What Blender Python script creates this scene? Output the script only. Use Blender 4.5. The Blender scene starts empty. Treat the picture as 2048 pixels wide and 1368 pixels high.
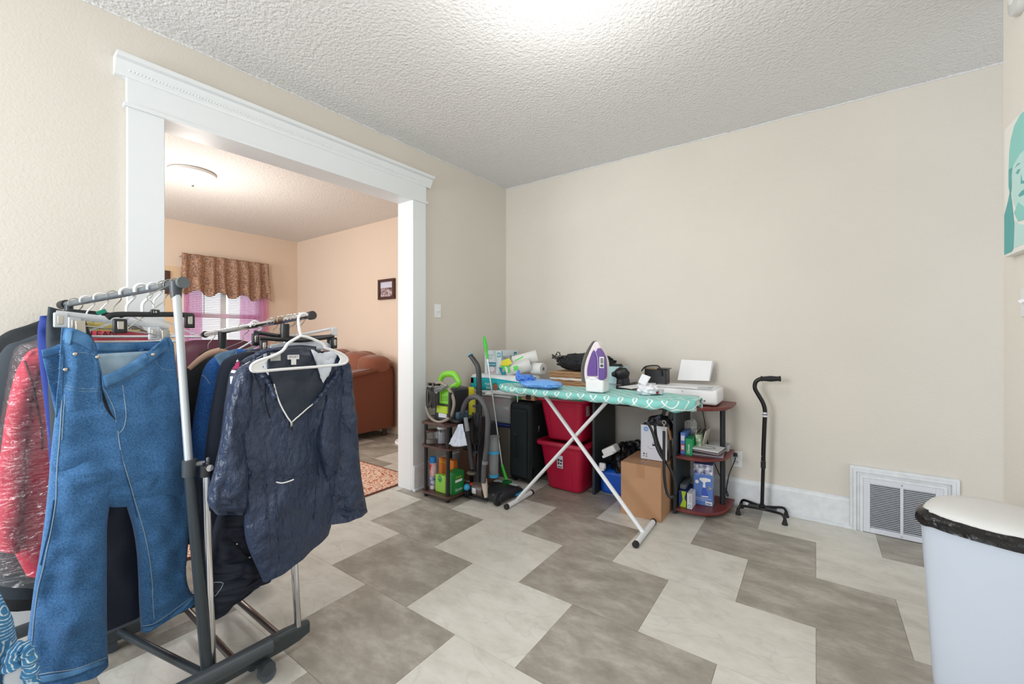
import bpy, bmesh, math, random
from mathutils import Vector, Matrix, noise
random.seed(4)
PI = math.pi
SC = bpy.context.scene
COL = SC.collection

# ------------------------------------------------------------------ camera, light, exposure
CAM_H, FPX, YAW, V0 = 1.22, 843.5, 0.6235, 674.45
cam = bpy.data.cameras.new('camera')
cam.sensor_width = 36
cam.lens = 36 * FPX / 2048
cam.shift_y = -(684 - V0) / 2048
cam.clip_start = .02
camo = bpy.data.objects.new('camera', cam)
camo.location = (0, 0, CAM_H)
camo.rotation_euler = (PI / 2, 0, YAW)
COL.objects.link(camo)
SC.camera = camo

SC.view_settings.view_transform = 'Standard'
SC.view_settings.look = 'None'
SC.view_settings.gamma = 1
SC.view_settings.use_curve_mapping = False
SC.view_settings.exposure = 0.40
w = bpy.data.worlds.new('world')
SC.world = w
w.use_nodes = True
w.node_tree.nodes['Background'].inputs[0].default_value = (.93, .97, 1.0, 1)
w.node_tree.nodes['Background'].inputs[1].default_value = 1.0

def lamp(name, loc, power, color, size):
    l = bpy.data.lights.new(name, 'POINT')
    l.energy = power
    l.color = color
    l.shadow_soft_size = size
    o = bpy.data.objects.new(name, l)
    o.location = loc
    COL.objects.link(o)
    return o
lamp('ceiling_lamp_light', (-.80, 1.50, 2.3), 13, (1, .975, .94), .10)
lamp('living_room_lamp_light', (-4.64, 1.43, 1.95), 27, (1, .955, .90), .14)
# added area lights out of view, with no window built behind them
def area(name, loc, target, sx, sy, power, color):
    l = bpy.data.lights.new(name, 'AREA')
    l.shape = 'RECTANGLE'
    l.size, l.size_y = sx, sy
    l.energy = power
    l.color = color
    o = bpy.data.objects.new(name, l)
    o.location = loc
    o.rotation_euler = (Vector(target) - Vector(loc)).to_track_quat('-Z', 'Y').to_euler()
    COL.objects.link(o)
area('added_fill_light', (-1.9, -1.7, 1.75), (.2, 3.0, 1.1), 1.1, 1.3, 52, (.95, .98, 1))  # added fill from the left, brightens the back and right walls

area('living_room_added_fill', (-4.8, -1.7, 1.5), (-4.8, 3.0, 1.9), 1.4, 1.4, 46, (.98, .98, 1))  # added fill, brightens the living room and its ceiling

# ------------------------------------------------------------------ survey helpers: a sight line of the photograph met with a real plane
CY, SY = math.cos(YAW), math.sin(YAW)
def ray(u):
    a = (u - 1024) / FPX
    return -SY + a * CY, CY + a * SY
def PZ(u, v, z=0.0):
    t = FPX * (CAM_H - z) / (v - V0)
    r = ray(u)
    return Vector((r[0] * t, r[1] * t, z))
def PX(u, v, x):
    r = ray(u)
    t = x / r[0]
    return Vector((x, r[1] * t, CAM_H - (v - V0) * t / FPX))
def PY(u, v, y):
    r = ray(u)
    t = y / r[1]
    return Vector((r[0] * t, y, CAM_H - (v - V0) * t / FPX))

YB = 3.467                     # back wall
HC = 2.736                     # ceiling
LW = -0.030                    # the left wall is not quite square
NL = Vector((math.cos(LW), math.sin(LW), 0))
DL = Vector((math.sin(LW), -math.cos(LW), 0))
C0 = Vector((-2.569, YB, 0))
ML = Matrix(((DL.x, NL.x, 0, C0.x), (DL.y, NL.y, 0, C0.y), (0, 0, 1, 0), (0, 0, 0, 1)))
def PL(u, v, out=0.0):         # point of the left wall as (along, out, height)
    r = ray(u)
    dd = C0.x * NL.x + C0.y * NL.y + out
    t = dd / (r[0] * NL.x + r[1] * NL.y)
    p = Vector((r[0] * t, r[1] * t, 0)) - C0
    return Vector((p.dot(DL), out, CAM_H - (v - V0) * t / FPX))

# ------------------------------------------------------------------ materials
def lin(c):
    return tuple(((x / 255) / 12.92 if x / 255 <= .04045 else ((x / 255 + .055) / 1.055) ** 2.4) for x in c)
MATS = {}
def mat(name, col, rough=.5, metal=0, bump=None, var=None, emis=None, trans=0, alpha=1, coat=0, sheen=0, stretch=None, spec=None, rnd=False):
    if name in MATS:
        return MATS[name]
    m = bpy.data.materials.new(name)
    MATS[name] = m
    m.use_nodes = True
    nt = m.node_tree
    b = nt.nodes['Principled BSDF']
    c = lin(col) + (1,)
    b.inputs['Base Color'].default_value = c
    b.inputs['Roughness'].default_value = rough
    b.inputs['Metallic'].default_value = metal
    b.inputs['Transmission Weight'].default_value = trans
    b.inputs['Alpha'].default_value = alpha
    b.inputs['Coat Weight'].default_value = coat
    b.inputs['Sheen Weight'].default_value = sheen
    if spec is not None:
        b.inputs['Specular IOR Level'].default_value = spec
    if emis:
        b.inputs['Emission Color'].default_value = lin(emis[0]) + (1,)
        b.inputs['Emission Strength'].default_value = emis[1]
    vec = None
    if bump or var:
        tc = nt.nodes.new('ShaderNodeTexCoord')
        vec = tc.outputs['Object']
        if stretch:
            mp = nt.nodes.new('ShaderNodeMapping')
            mp.inputs['Scale'].default_value = stretch
            nt.links.new(vec, mp.inputs[0])
            vec = mp.outputs[0]
        if rnd:
            oi = nt.nodes.new('ShaderNodeObjectInfo')
            ml = nt.nodes.new('ShaderNodeMath'); ml.operation = 'MULTIPLY'
            ml.inputs[1].default_value = 57
            nt.links.new(oi.outputs['Random'], ml.inputs[0])
            va = nt.nodes.new('ShaderNodeVectorMath'); va.operation = 'ADD'
            nt.links.new(vec, va.inputs[0]); nt.links.new(ml.outputs[0], va.inputs[1])
            vec = va.outputs[0]
    if var:                                   # (scale, second colour[, detail])
        n = nt.nodes.new('ShaderNodeTexNoise')
        n.inputs['Scale'].default_value = var[0]
        n.inputs['Detail'].default_value = var[2] if len(var) > 2 else 6
        nt.links.new(vec, n.inputs['Vector'])
        r = nt.nodes.new('ShaderNodeValToRGB')
        r.color_ramp.elements[0].position = .35
        r.color_ramp.elements[1].position = .65
        r.color_ramp.elements[0].color = c
        r.color_ramp.elements[1].color = lin(var[1]) + (1,)
        nt.links.new(n.outputs['Fac'], r.inputs[0])
        nt.links.new(r.outputs[0], b.inputs['Base Color'])
    if bump:                                  # (scale, strength, distance)
        n = nt.nodes.new('ShaderNodeTexNoise')
        n.inputs['Scale'].default_value = bump[0]
        n.inputs['Detail'].default_value = 3
        nt.links.new(vec, n.inputs['Vector'])
        bp = nt.nodes.new('ShaderNodeBump')
        bp.inputs['Strength'].default_value = bump[1]
        bp.inputs['Distance'].default_value = bump[2] if len(bump) > 2 else .004
        nt.links.new(n.outputs['Fac'], bp.inputs['Height'])
        nt.links.new(bp.outputs[0], b.inputs['Normal'])
    return m

def film(name, col, fac, haze=.04):           # thin clear plastic: see-through with sharp crinkled highlights
    m = bpy.data.materials.new(name); m.use_nodes = True
    nt = m.node_tree; nt.nodes.clear()
    N = nt.nodes.new; K = nt.links.new
    o = N('ShaderNodeOutputMaterial'); mx = N('ShaderNodeMixShader'); m2 = N('ShaderNodeMixShader')
    t = N('ShaderNodeBsdfTransparent'); g = N('ShaderNodeBsdfGlossy'); d = N('ShaderNodeBsdfDiffuse')
    g.inputs['Roughness'].default_value = .10; d.inputs[0].default_value = lin(col) + (1,)
    mx.inputs[0].default_value = fac; m2.inputs[0].default_value = haze
    tc = N('ShaderNodeTexCoord'); mp = N('ShaderNodeMapping')
    mp.inputs['Scale'].default_value = (1, 1, 3.5); mp.inputs['Rotation'].default_value = (.5, 0, 0)
    n = N('ShaderNodeTexNoise'); n.inputs['Scale'].default_value = 16; n.inputs['Distortion'].default_value = 1.2; n.inputs['Detail'].default_value = 4
    bp = N('ShaderNodeBump'); bp.inputs['Strength'].default_value = 1; bp.inputs['Distance'].default_value = .02
    K(tc.outputs['Object'], mp.inputs[0]); K(mp.outputs[0], n.inputs['Vector'])
    K(n.outputs['Fac'], bp.inputs['Height']); K(bp.outputs[0], g.inputs['Normal'])
    K(t.outputs[0], mx.inputs[1]); K(g.outputs[0], mx.inputs[2]); K(mx.outputs[0], m2.inputs[1]); K(d.outputs[0], m2.inputs[2]); K(m2.outputs[0], o.inputs[0])
    return m

M = dict(
    wall=mat('wall_paint', (217, 211, 201), .85, bump=(95, .3, .004), var=(1.2, (213, 207, 197), 2)),
    wall_r=mat('brightened_wall_paint', (234, 230, 222), .85, bump=(95, .45, .005)),  # made paler than the other walls, missing light put into the colour
    wall_peach=mat('peach_paint', (226, 207, 188), .85, bump=(80, .2, .003)),
    ceil=mat('textured_ceiling', (226, 226, 226), .8, bump=(62, 1.0, .011)),
    trim=mat('white_trim', (226, 230, 232), .38, bump=(30, .06)),
    trim_worn=mat('worn_white_trim', (226, 230, 234), .5, bump=(30, .35, .003), var=(22, (217, 220, 224), 8)),
    tile_l=None, tile_d=None,
    grout=mat('grout', (150, 145, 136), .8),
    white=mat('white_plastic', (235, 236, 238), .35),
    offwhite=mat('cream_plastic', (214, 215, 214), .45),
    binw=mat('bin_plastic', (196, 206, 220), .32),
    black=mat('black_plastic', (26, 28, 32), .4),
    blackm=mat('black_metal', (20, 20, 22), .3, .3),
    dgrey=mat('dark_grey_plastic', (62, 68, 74), .4),
    grey=mat('grey_plastic', (120, 124, 128), .4),
    rubber=mat('black_rubber', (30, 31, 33), .75),
    chrome=mat('chrome', (215, 215, 218), .12, 1),
    steel=mat('steel', (190, 188, 182), .28, 1),
    alu=mat('silver_tube', (200, 208, 214), .35, .6),
    denim=mat('denim', (44, 90, 138), .9, bump=(900, .5, .001), var=(230, (70, 120, 168), 12), sheen=.1),
    denim2=mat('bright_denim', (26, 76, 146), .9, bump=(900, .5, .001), var=(200, (48, 106, 176), 10)),
    denim_in=mat('denim_inside', (150, 178, 198), .95, bump=(900, .4, .001), var=(30, (168, 194, 210))),
    denim_col=mat('faded_denim', (96, 126, 156), .9, bump=(900, .4, .001)),
    thread=mat('seam_thread', (150, 168, 180), .8),
    seamd=mat('dark_seam', (40, 78, 120), .9),
    nylon=mat('navy_nylon', (38, 52, 78), .40, bump=(42, 1.0, .016), sheen=.05, stretch=(1, 1, .6)),
    nylon_d=mat('navy_nylon_inside', (34, 44, 60), .5, bump=(40, .5, .004)),
    lining=mat('pale_lining', (205, 212, 222), .8, bump=(50, .2)),
    navy=mat('navy_cloth', (28, 36, 52), .85, bump=(120, .2, .002)),
    navyp=mat('dark_navy_cloth', (18, 26, 44), .75, bump=(60, .25, .003)),
    royal=mat('royal_blue_cloth', (28, 52, 130), .85, bump=(60, .2, .003)),
    bcloth=mat('black_cloth', (26, 30, 34), .8, bump=(50, .3, .003)),
    gcloth=mat('slate_cloth', (44, 54, 62), .8, bump=(50, .3, .003)),
    red=mat('crimson_cloth', (184, 8, 56), .7, bump=(60, .3, .003)),
    maroon=mat('maroon_cloth', (140, 30, 80), .8),
    wood_o=mat('pale_wood', (196, 160, 136), .5),
    tote=mat('crimson_plastic', (186, 18, 60), .36),
    green=mat('green_lid', (24, 128, 104), .4),
    lime=mat('lime_plastic', (120, 196, 44), .35),
    ygreen=mat('yellow_green', (170, 200, 30), .4),
    mopg=mat('bright_green', (70, 205, 66), .35),
    suit=mat('suitcase_nylon', (26, 36, 40), .75, bump=(400, .3, .001)),
    card=mat('cardboard', (184, 142, 108), .85, bump=(20, .1), var=(3, (176, 134, 100))),
    cardd=mat('dark_cardboard', (120, 88, 70), .85),
    tape=mat('packing_tape', (176, 130, 96), .4),
    whitebox=mat('white_carton', (216, 218, 228), .5),
    desktop=mat('mahogany_laminate', (122, 50, 46), .35, var=(9, (100, 40, 38)), stretch=(1, 8, 8)),
    walnut=mat('dark_walnut', (84, 56, 50), .4, var=(9, (66, 44, 40)), stretch=(1, 9, 9)),
    panel=mat('graphite_panel', (44, 52, 56), .5),
    teal=mat('aqua_fabric', (136, 204, 198), .9, bump=(70, .2, .003)),
    paper=mat('paper', (232, 232, 234), .8),
    kraft=mat('kraft_paper', (176, 140, 104), .85, bump=(30, .3)),
    bagblue=mat('blue_film', (112, 170, 238), .3, bump=(30, .8, .01)),
    bagblack=mat('black_film', (20, 20, 22), .3, bump=(26, .8, .012)),
    leather=mat('black_leather', (22, 22, 26), .35, bump=(60, .2, .003)),
    purple=mat('purple_plastic', (104, 76, 148), .3),
    brownc=mat('rust_slipcover', (112, 58, 34), .9, bump=(110, .6, .006), sheen=.3),
    brownl=mat('rust_cushion', (134, 78, 56), .9, bump=(90, .5, .006), sheen=.3),
    burg=mat('burgundy_leather', (74, 34, 56), .5),
    frame=mat('dark_wood_frame', (72, 40, 34), .4),
    tealbox=mat('aqua_carton', (0, 168, 178), .45),
    bluep=mat('blue_print', (88, 126, 200), .45),
    blueb=mat('blue_plastic', (10, 84, 190), .4),
    vacb=mat('vacuum_black', (42, 44, 48), .38),
    hose=mat('hose_grey', (84, 84, 88), .5),
    hoset=mat('taupe_hose', (150, 138, 126), .5),
    skyb=mat('cyan_accent', (60, 170, 220), .35),
    clear=mat('clear_plastic', (235, 240, 242), .08, trans=1),
    smoke=mat('smoky_tank', (150, 158, 168), .15, trans=.75),
    dust=mat('dust_cup', (190, 196, 202), .15, trans=.6),
    ink=mat('black_ink', (30, 30, 34), .6),
    inkg=mat('grey_ink', (120, 122, 128), .6),
    inkb=mat('teal_ink', (20, 130, 160), .6),
    inkw=mat('white_ink', (240, 242, 244), .6),
    yellow=mat('yellow_label', (226, 214, 40), .5),
    orange=mat('orange_pack', (214, 120, 34), .5),
    redp=mat('red_print', (206, 50, 44), .5),
    greenp=mat('green_carton', (34, 132, 60), .5),
    limep=mat('lime_pack', (136, 190, 70), .45),
    tan=mat('tan_print', (190, 140, 110), .6),
    skin=mat('baby_print', (160, 96, 66), .6),
    grille=mat('white_grille', (216, 220, 228), .45),
    dark=mat('dark_void', (14, 14, 16), .9),
    glow=mat('lamp_glass', (255, 255, 255), .3, emis=((255, 246, 232), 2.2)),
    canvas=mat('canvas_white', (240, 240, 236), .8),
    aqua1=mat('poster_aqua', (148, 214, 206), .8),
    aqua2=mat('poster_teal', (100, 178, 176), .8),
    aqua3=mat('poster_pale', (196, 232, 228), .8),
)
M['film'] = film('clear_garment_film', (235, 235, 240), .09, .012)
M['film2'] = film('thick_clear_film', (225, 230, 234), .12, .30)

def tile_mat(name, base, mid, dark, light):
    m = bpy.data.materials.new(name); m.use_nodes = True
    nt = m.node_tree; b = nt.nodes['Principled BSDF']
    b.inputs['Roughness'].default_value = .42
    tc = nt.nodes.new('ShaderNodeTexCoord'); oi = nt.nodes.new('ShaderNodeObjectInfo')
    ml = nt.nodes.new('ShaderNodeMath'); ml.operation = 'MULTIPLY'; ml.inputs[1].default_value = 91
    nt.links.new(oi.outputs['Random'], ml.inputs[0])
    va = nt.nodes.new('ShaderNodeVectorMath'); va.operation = 'ADD'
    nt.links.new(tc.outputs['Object'], va.inputs[0]); nt.links.new(ml.outputs[0], va.inputs[1])
    mp = nt.nodes.new('ShaderNodeMapping'); mp.inputs['Scale'].default_value = (1, 1.9, 1); mp.inputs['Rotation'].default_value = (0, 0, -.25)
    nt.links.new(va.outputs[0], mp.inputs[0])
    n1 = nt.nodes.new('ShaderNodeTexNoise'); n1.inputs['Scale'].default_value = 5; n1.inputs['Detail'].default_value = 10; n1.inputs['Roughness'].default_value = .68
    nt.links.new(mp.outputs[0], n1.inputs['Vector'])
    r1 = nt.nodes.new('ShaderNodeValToRGB')
    e = r1.color_ramp.elements
    e[0].position, e[0].color = .3, lin(dark) + (1,)
    e[1].position, e[1].color = .7, lin(light) + (1,)
    x = r1.color_ramp.elements.new(.5); x.color = lin(base) + (1,)
    nt.links.new(n1.outputs['Fac'], r1.inputs[0])
    n2 = nt.nodes.new('ShaderNodeTexNoise'); n2.inputs['Scale'].default_value = 2.4; n2.inputs['Detail'].default_value = 7; n2.inputs['Distortion'].default_value = .8
    nt.links.new(mp.outputs[0], n2.inputs['Vector'])
    r2 = nt.nodes.new('ShaderNodeValToRGB')               # a thin vein where the noise crosses one half
    e = r2.color_ramp.elements
    e[0].position, e[0].color = .485, (0, 0, 0, 1)
    e[1].position, e[1].color = .515, (0, 0, 0, 1)
    x = r2.color_ramp.elements.new(.5); x.color = (.22, .22, .22, 1)
    nt.links.new(n2.outputs['Fac'], r2.inputs[0])
    mx = nt.nodes.new('ShaderNodeMix'); mx.data_type = 'RGBA'
    nt.links.new(r2.outputs[0], mx.inputs['Factor']); nt.links.new(r1.outputs[0], mx.inputs['A'])
    mx.inputs['B'].default_value = lin(mid) + (1,)
    nt.links.new(mx.outputs['Result'], b.inputs['Base Color'])
    return m
M['tile_l'] = tile_mat('pale_marble_vinyl', (208, 205, 197), (158, 155, 148), (194, 190, 181), (219, 217, 210))
M['tile_d'] = tile_mat('taupe_vinyl', (158, 152, 142), (142, 136, 128), (134, 128, 118), (188, 183, 174))

# ------------------------------------------------------------------ mesh collector
class MB:
    def __init__(s, xf=None):
        s.v, s.f, s.xf = [], [], xf
    def add(s, vs, fs):
        k = len(s.v)
        s.v += [Vector(p) for p in vs]
        s.f += [tuple(i + k for i in f) for f in fs]
        return s
    def box(s, c, d, rot=None):
        c = Vector(c)
        x, y, z = d[0] / 2, d[1] / 2, d[2] / 2
        vs = [Vector(p) for p in ((-x, -y, -z), (x, -y, -z), (x, y, -z), (-x, y, -z), (-x, -y, z), (x, -y, z), (x, y, z), (-x, y, z))]
        if rot is not None:
            vs = [rot @ p for p in vs]
        return s.add([p + c for p in vs], [(0, 3, 2, 1), (4, 5, 6, 7), (0, 1, 5, 4), (1, 2, 6, 5), (2, 3, 7, 6), (3, 0, 4, 7)])
    def bb(s, x0, x1, y0, y1, z0, z1):
        return s.box(((x0 + x1) / 2, (y0 + y1) / 2, (z0 + z1) / 2), (x1 - x0, y1 - y0, z1 - z0))
    def tube(s, path, r, n=10, closed=False, caps=True, flat=1.0, up=None):
        P = [Vector(p) for p in path]
        R = r if isinstance(r, (list, tuple)) else [r] * len(P)
        N = len(P)
        if len(R) != N: R = [R[min(len(R) - 1, int(i * len(R) / N))] for i in range(N)]
        T = []
        for i in range(N):
            a = P[(i - 1) % N] if closed or i else P[0]
            b = P[(i + 1) % N] if closed or i < N - 1 else P[-1]
            T.append((b - a).normalized() if (b - a).length > 1e-9 else Vector((0, 0, 1)))
        u = Vector(up) if up else (Vector((0, 0, 1)) if abs(T[0].z) < .9 else Vector((1, 0, 0)))
        vs = []
        u = (u - T[0] * u.dot(T[0])).normalized()
        for i in range(N):
            u = (u - T[i] * u.dot(T[i]))
            u = u.normalized() if u.length > 1e-6 else T[i].orthogonal().normalized()
            w_ = T[i].cross(u)
            for k in range(n):
                a = 2 * PI * k / n
                vs.append(P[i] + u * (math.cos(a) * R[i]) + w_ * (math.sin(a) * R[i] * flat))
        fs = []
        for i in range(N if closed else N - 1):
            j = (i + 1) % N
            for k in range(n):
                l = (k + 1) % n
                fs.append((i * n + k, i * n + l, j * n + l, j * n + k))
        if caps and not closed:
            fs.append(tuple(range(n - 1, -1, -1)))
            fs.append(tuple((N - 1) * n + k for k in range(n)))
        return s.add(vs, fs)
    def cyl(s, a, b, r, r2=None, n=20):
        return s.tube([a, b], [r, r if r2 is None else r2], n)
    def lathe(s, prof, c=(0, 0, 0), n=24, sx=1, sy=1, axis='Z'):
        c = Vector(c); vs = []; fs = []
        for (r, z) in prof:
            for k in range(n):
                a = 2 * PI * k / n
                p = (r * math.cos(a) * sx, r * math.sin(a) * sy, z)
                if axis == 'X': p = (p[2], p[0], p[1])
                if axis == 'Y': p = (p[0], p[2], p[1])
                vs.append(c + Vector(p))
        m = len(prof)
        for i in range(m - 1):
            for k in range(n):
                l = (k + 1) % n
                fs.append((i * n + k, i * n + l, (i + 1) * n + l, (i + 1) * n + k))
        fs.append(tuple(range(n - 1, -1, -1)))
        fs.append(tuple((m - 1) * n + k for k in range(n)))
        return s.add(vs, fs)
    def ball(s, c, r, n=16, m=10, fn=None):
        c = Vector(c)
        r = r if isinstance(r, (tuple, list)) else (r, r, r)
        vs, fs = [], []
        for i in range(1, m):
            th = PI * i / m
            for k in range(n):
                a = 2 * PI * k / n
                d = Vector((math.sin(th) * math.cos(a), math.sin(th) * math.sin(a), math.cos(th)))
                q = fn(d) if fn else 1
                vs.append(c + Vector((d.x * r[0], d.y * r[1], d.z * r[2])) * q)
        top, bot = len(vs), len(vs) + 1
        vs += [c + Vector((0, 0, r[2])), c - Vector((0, 0, r[2]))]
        for i in range(m - 2):
            for k in range(n):
                l = (k + 1) % n
                fs.append((i * n + k, (i + 1) * n + k, (i + 1) * n + l, i * n + l))
        for k in range(n):
            l = (k + 1) % n
            fs.append((top, k, l)); fs.append((bot, (m - 2) * n + l, (m - 2) * n + k))
        return s.add(vs, fs)
    def grid(s, fn, nu, nv, wrap=False):
        vs = [fn(i / (nu if wrap else nu - 1), j / (nv - 1)) for j in range(nv) for i in range(nu)]
        fs = []
        for j in range(nv - 1):
            for i in range(nu if wrap else nu - 1):
                k = (i + 1) % nu
                fs.append((j * nu + i, j * nu + k, (j + 1) * nu + k, (j + 1) * nu + i))
        return s.add(vs, fs)
    def prism(s, poly, a, b):
        """poly: list of 3-D points in one plane, extruded by vector b-a"""
        d = Vector(b) - Vector(a)
        P = [Vector(p) for p in poly]; n = len(P)
        vs = P + [p + d for p in P]
        fs = [tuple(range(n - 1, -1, -1)), tuple(range(n, 2 * n))]
        fs += [(i, (i + 1) % n, n + (i + 1) % n, n + i) for i in range(n)]
        return s.add(vs, fs)
    def build(s, name, m, parent=None, bevel=0, solid=0, sub=0, smooth=40, local=False, seg=2, props=None):
        vs = s.v
        if s.xf is not None:
            vs = [s.xf @ p for p in vs]
        if parent is not None and not local:
            inv = WM[parent.name].inverted()
            vs = [inv @ p for p in vs]
        me = bpy.data.meshes.new(name)
        me.from_pydata([tuple(p) for p in vs], [], s.f)
        me.update()
        bm = bmesh.new(); bm.from_mesh(me)
        if solid == 0:
            bmesh.ops.recalc_face_normals(bm, faces=bm.faces)
        bm.to_mesh(me); bm.free()
        me.materials.append(m)
        if smooth:
            me.polygons.foreach_set('use_smooth', [True] * len(me.polygons))
            me.set_sharp_from_angle(angle=math.radians(smooth))
        o = bpy.data.objects.new(name, me)
        COL.objects.link(o)
        WM[o.name] = Matrix() if parent is None else WM[parent.name].copy()
        if parent is not None:
            o.parent = parent
        if solid:
            q = o.modifiers.new('solid', 'SOLIDIFY'); q.thickness = solid; q.offset = 0
        if sub:
            q = o.modifiers.new('sub', 'SUBSURF'); q.levels = q.render_levels = sub
        if bevel:
            q = o.modifiers.new('bevel', 'BEVEL'); q.width = bevel; q.segments = seg; q.limit_method = 'ANGLE'; q.angle_limit = .7
        if props:
            for k, v in props.items():
                o[k] = v
        return o
WM = {}
def tag(o, label, cat, group=None, kind=None):
    o['label'] = label; o['category'] = cat
    if group: o['group'] = group
    if kind: o['kind'] = kind
    return o
def thing(name, label, cat, loc=(0, 0, 0), rz=0.0, group=None, mtx=None):
    o = bpy.data.objects.new(name, None)
    o.empty_display_size = .05
    COL.objects.link(o)
    m = mtx if mtx is not None else Matrix.Translation(Vector(loc)) @ Matrix.Rotation(rz, 4, 'Z')
    o.matrix_world = m
    WM[o.name] = m.copy()
    tag(o, label, cat, group)
    return o
def struct(name, mb, m, **k):
    o = mb.build(name, m, **k)
    o['kind'] = 'structure'
    return o
def rotm(a, ax='Z'):
    return Matrix.Rotation(a, 3, ax)
def spl(pts, n=8):
    """Catmull-Rom through points"""
    P = [Vector(p) for p in pts]
    out = []
    for i in range(len(P) - 1):
        p0 = P[i - 1] if i else P[0] * 2 - P[1]
        p1, p2 = P[i], P[i + 1]
        p3 = P[i + 2] if i + 2 < len(P) else P[-1] * 2 - P[-2]
        for k in range(n):
            t = k / n
            out.append(.5 * ((2 * p1) + (p2 - p0) * t + (2 * p0 - 5 * p1 + 4 * p2 - p3) * t * t + (3 * p1 - p0 - 3 * p2 + p3) * t ** 3))
    out.append(P[-1])
    return out
def at(pts, t):
    """piecewise-smooth lookup on a spline list"""
    x = t * (len(pts) - 1); i = min(int(x), len(pts) - 2)
    return pts[i].lerp(pts[i + 1], x - i)
def nz(x, y, s=0.0):
    return noise.noise(Vector((x, y, s)))

def cloth_tube(mb, rows, n=44, m=60, fold=.008, fx=3.0, fz=1.2, seed=1.0, capt=True, pw=.75):
    """a hanging garment piece: closed cross-sections between a left and a right edge, with folds"""
    L = spl([r[0] for r in rows]); R = spl([r[1] for r in rows])
    T = spl([Vector((r[2], 0, 0)) for r in rows])
    up = Vector((0, 0, 1))
    def fn(a, t):
        l, r, th = at(L, t), at(R, t), at(T, t).x
        ax = r - l; wd = max(ax.length, 1e-5)
        nrm = ax.cross(up); nrm = nrm.normalized() if nrm.length > 1e-6 else Vector((1, 0, 0))
        th_ = 2 * PI * a
        c_, s_ = math.cos(th_), math.sin(th_)
        s = (1 - c_) / 2
        p = l + ax * s + nrm * (math.copysign(abs(s_) ** pw, s_) * th / 2)
        ww = s * wd / .12
        amp = fold * min(1, 4 * s * (1 - s) * 1.6)
        f = amp * (math.sin(ww * fx + 2.2 * nz(t * 2.2, ww * .4, seed) + seed) * .6 + 1.1 * nz(ww * fx * .6, t * fz * 6, seed + 5) + .6 * nz(ww * 2.4, t * fz * 16, seed + 9))
        return p + nrm * f
    k = len(mb.v)
    mb.grid(fn, n, m, wrap=True)
    if capt:
        mb.f.append(tuple(k + i for i in range(n)))
    return mb

def sheet(mb, top, bot, n=40, m=30, fold=.006, fx=3, seed=1.0, bulge=0.0, axis=Vector((1, 0, 0))):
    A, B = spl(top), spl(bot)
    def fn(s, t):
        a, b = at(A, s), at(B, s)
        p = a.lerp(b, t)
        f = fold * (math.sin(s * fx * 6 + 2 * nz(t * 2, s * 2, seed) + seed) * .6 + nz(s * fx * 2, t * 5, seed + 3)) + bulge * math.sin(PI * s)
        return p + axis * f
    return mb.grid(fn, n, m)

def text(s, parent, pos, right, up, h, m, name='lettering', wmax=None, lift=.0008):
    cu = bpy.data.curves.new('t', 'FONT')
    cu.body = s; cu.size = 1; cu.extrude = 0
    to = bpy.data.objects.new('t', cu)
    me = bpy.data.meshes.new_from_object(to)
    vs = [v.co.copy() for v in me.vertices]
    fs = [tuple(p.vertices) for p in me.polygons]
    bpy.data.objects.remove(to); bpy.data.curves.remove(cu); bpy.data.meshes.remove(me)
    if not vs: return None
    x0 = min(v.x for v in vs); x1 = max(v.x for v in vs); y0 = min(v.y for v in vs); y1 = max(v.y for v in vs)
    k = h / (y1 - y0); kx = k
    if wmax and (x1 - x0) * k > wmax: kx = wmax / (x1 - x0)
    right = Vector(right).normalized(); up = Vector(up).normalized(); nn = right.cross(up)
    mb = MB(); mb.add([Vector(pos) + right * ((v.x - x0) * kx) + up * ((v.y - y0) * k) + nn * lift for v in vs], fs)
    return mb.build(name, m, parent, smooth=0)
def patch(parent, pos, right, up, w_, h_, m, name='label_patch', lift=.0005, th=.0004):
    right = Vector(right).normalized(); up = Vector(up).normalized(); nn = right.cross(up)
    p = Vector(pos) + nn * (lift - th)
    return MB().prism([p, p + right * w_, p + right * w_ + up * h_, p + up * h_], (0, 0, 0), nn * th).build(name, m, parent, smooth=0)
def disc(parent, c, right, up, r, m, name='printed_disc', lift=.0006, r2=None, n=24):
    right = Vector(right).normalized(); up = Vector(up).normalized(); nn = right.cross(up)
    P = [Vector(c) + nn * (lift - .0004) + right * (math.cos(2 * PI * k / n) * r) + up * (math.sin(2 * PI * k / n) * (r2 or r)) for k in range(n)]
    return MB().prism(P, (0, 0, 0), nn * .0004).build(name, m, parent, smooth=0)
def poly(parent, pts, d, m, name='printed_shape'):
    return MB().prism(pts, (0, 0, 0), Vector(d)).build(name, m, parent, smooth=0)
X, Y, Z = Vector((1, 0, 0)), Vector((0, 1, 0)), Vector((0, 0, 1))
#@@
# ------------------------------------------------------------------ room shell
RX, RY = .67, 2.76                       # near corner of the right-hand wall
YF = -1.9                                # room goes on behind the camera
fl = struct('floor', MB().bb(-6.75, 2.4, YF, YB, -.05, -.004), M['grout'], smooth=0)
TX, TY, TW, TD = -1.7230 * 1.2267 + .012, 1.0402 * 1.2267 - .004, .6045, .4580
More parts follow.
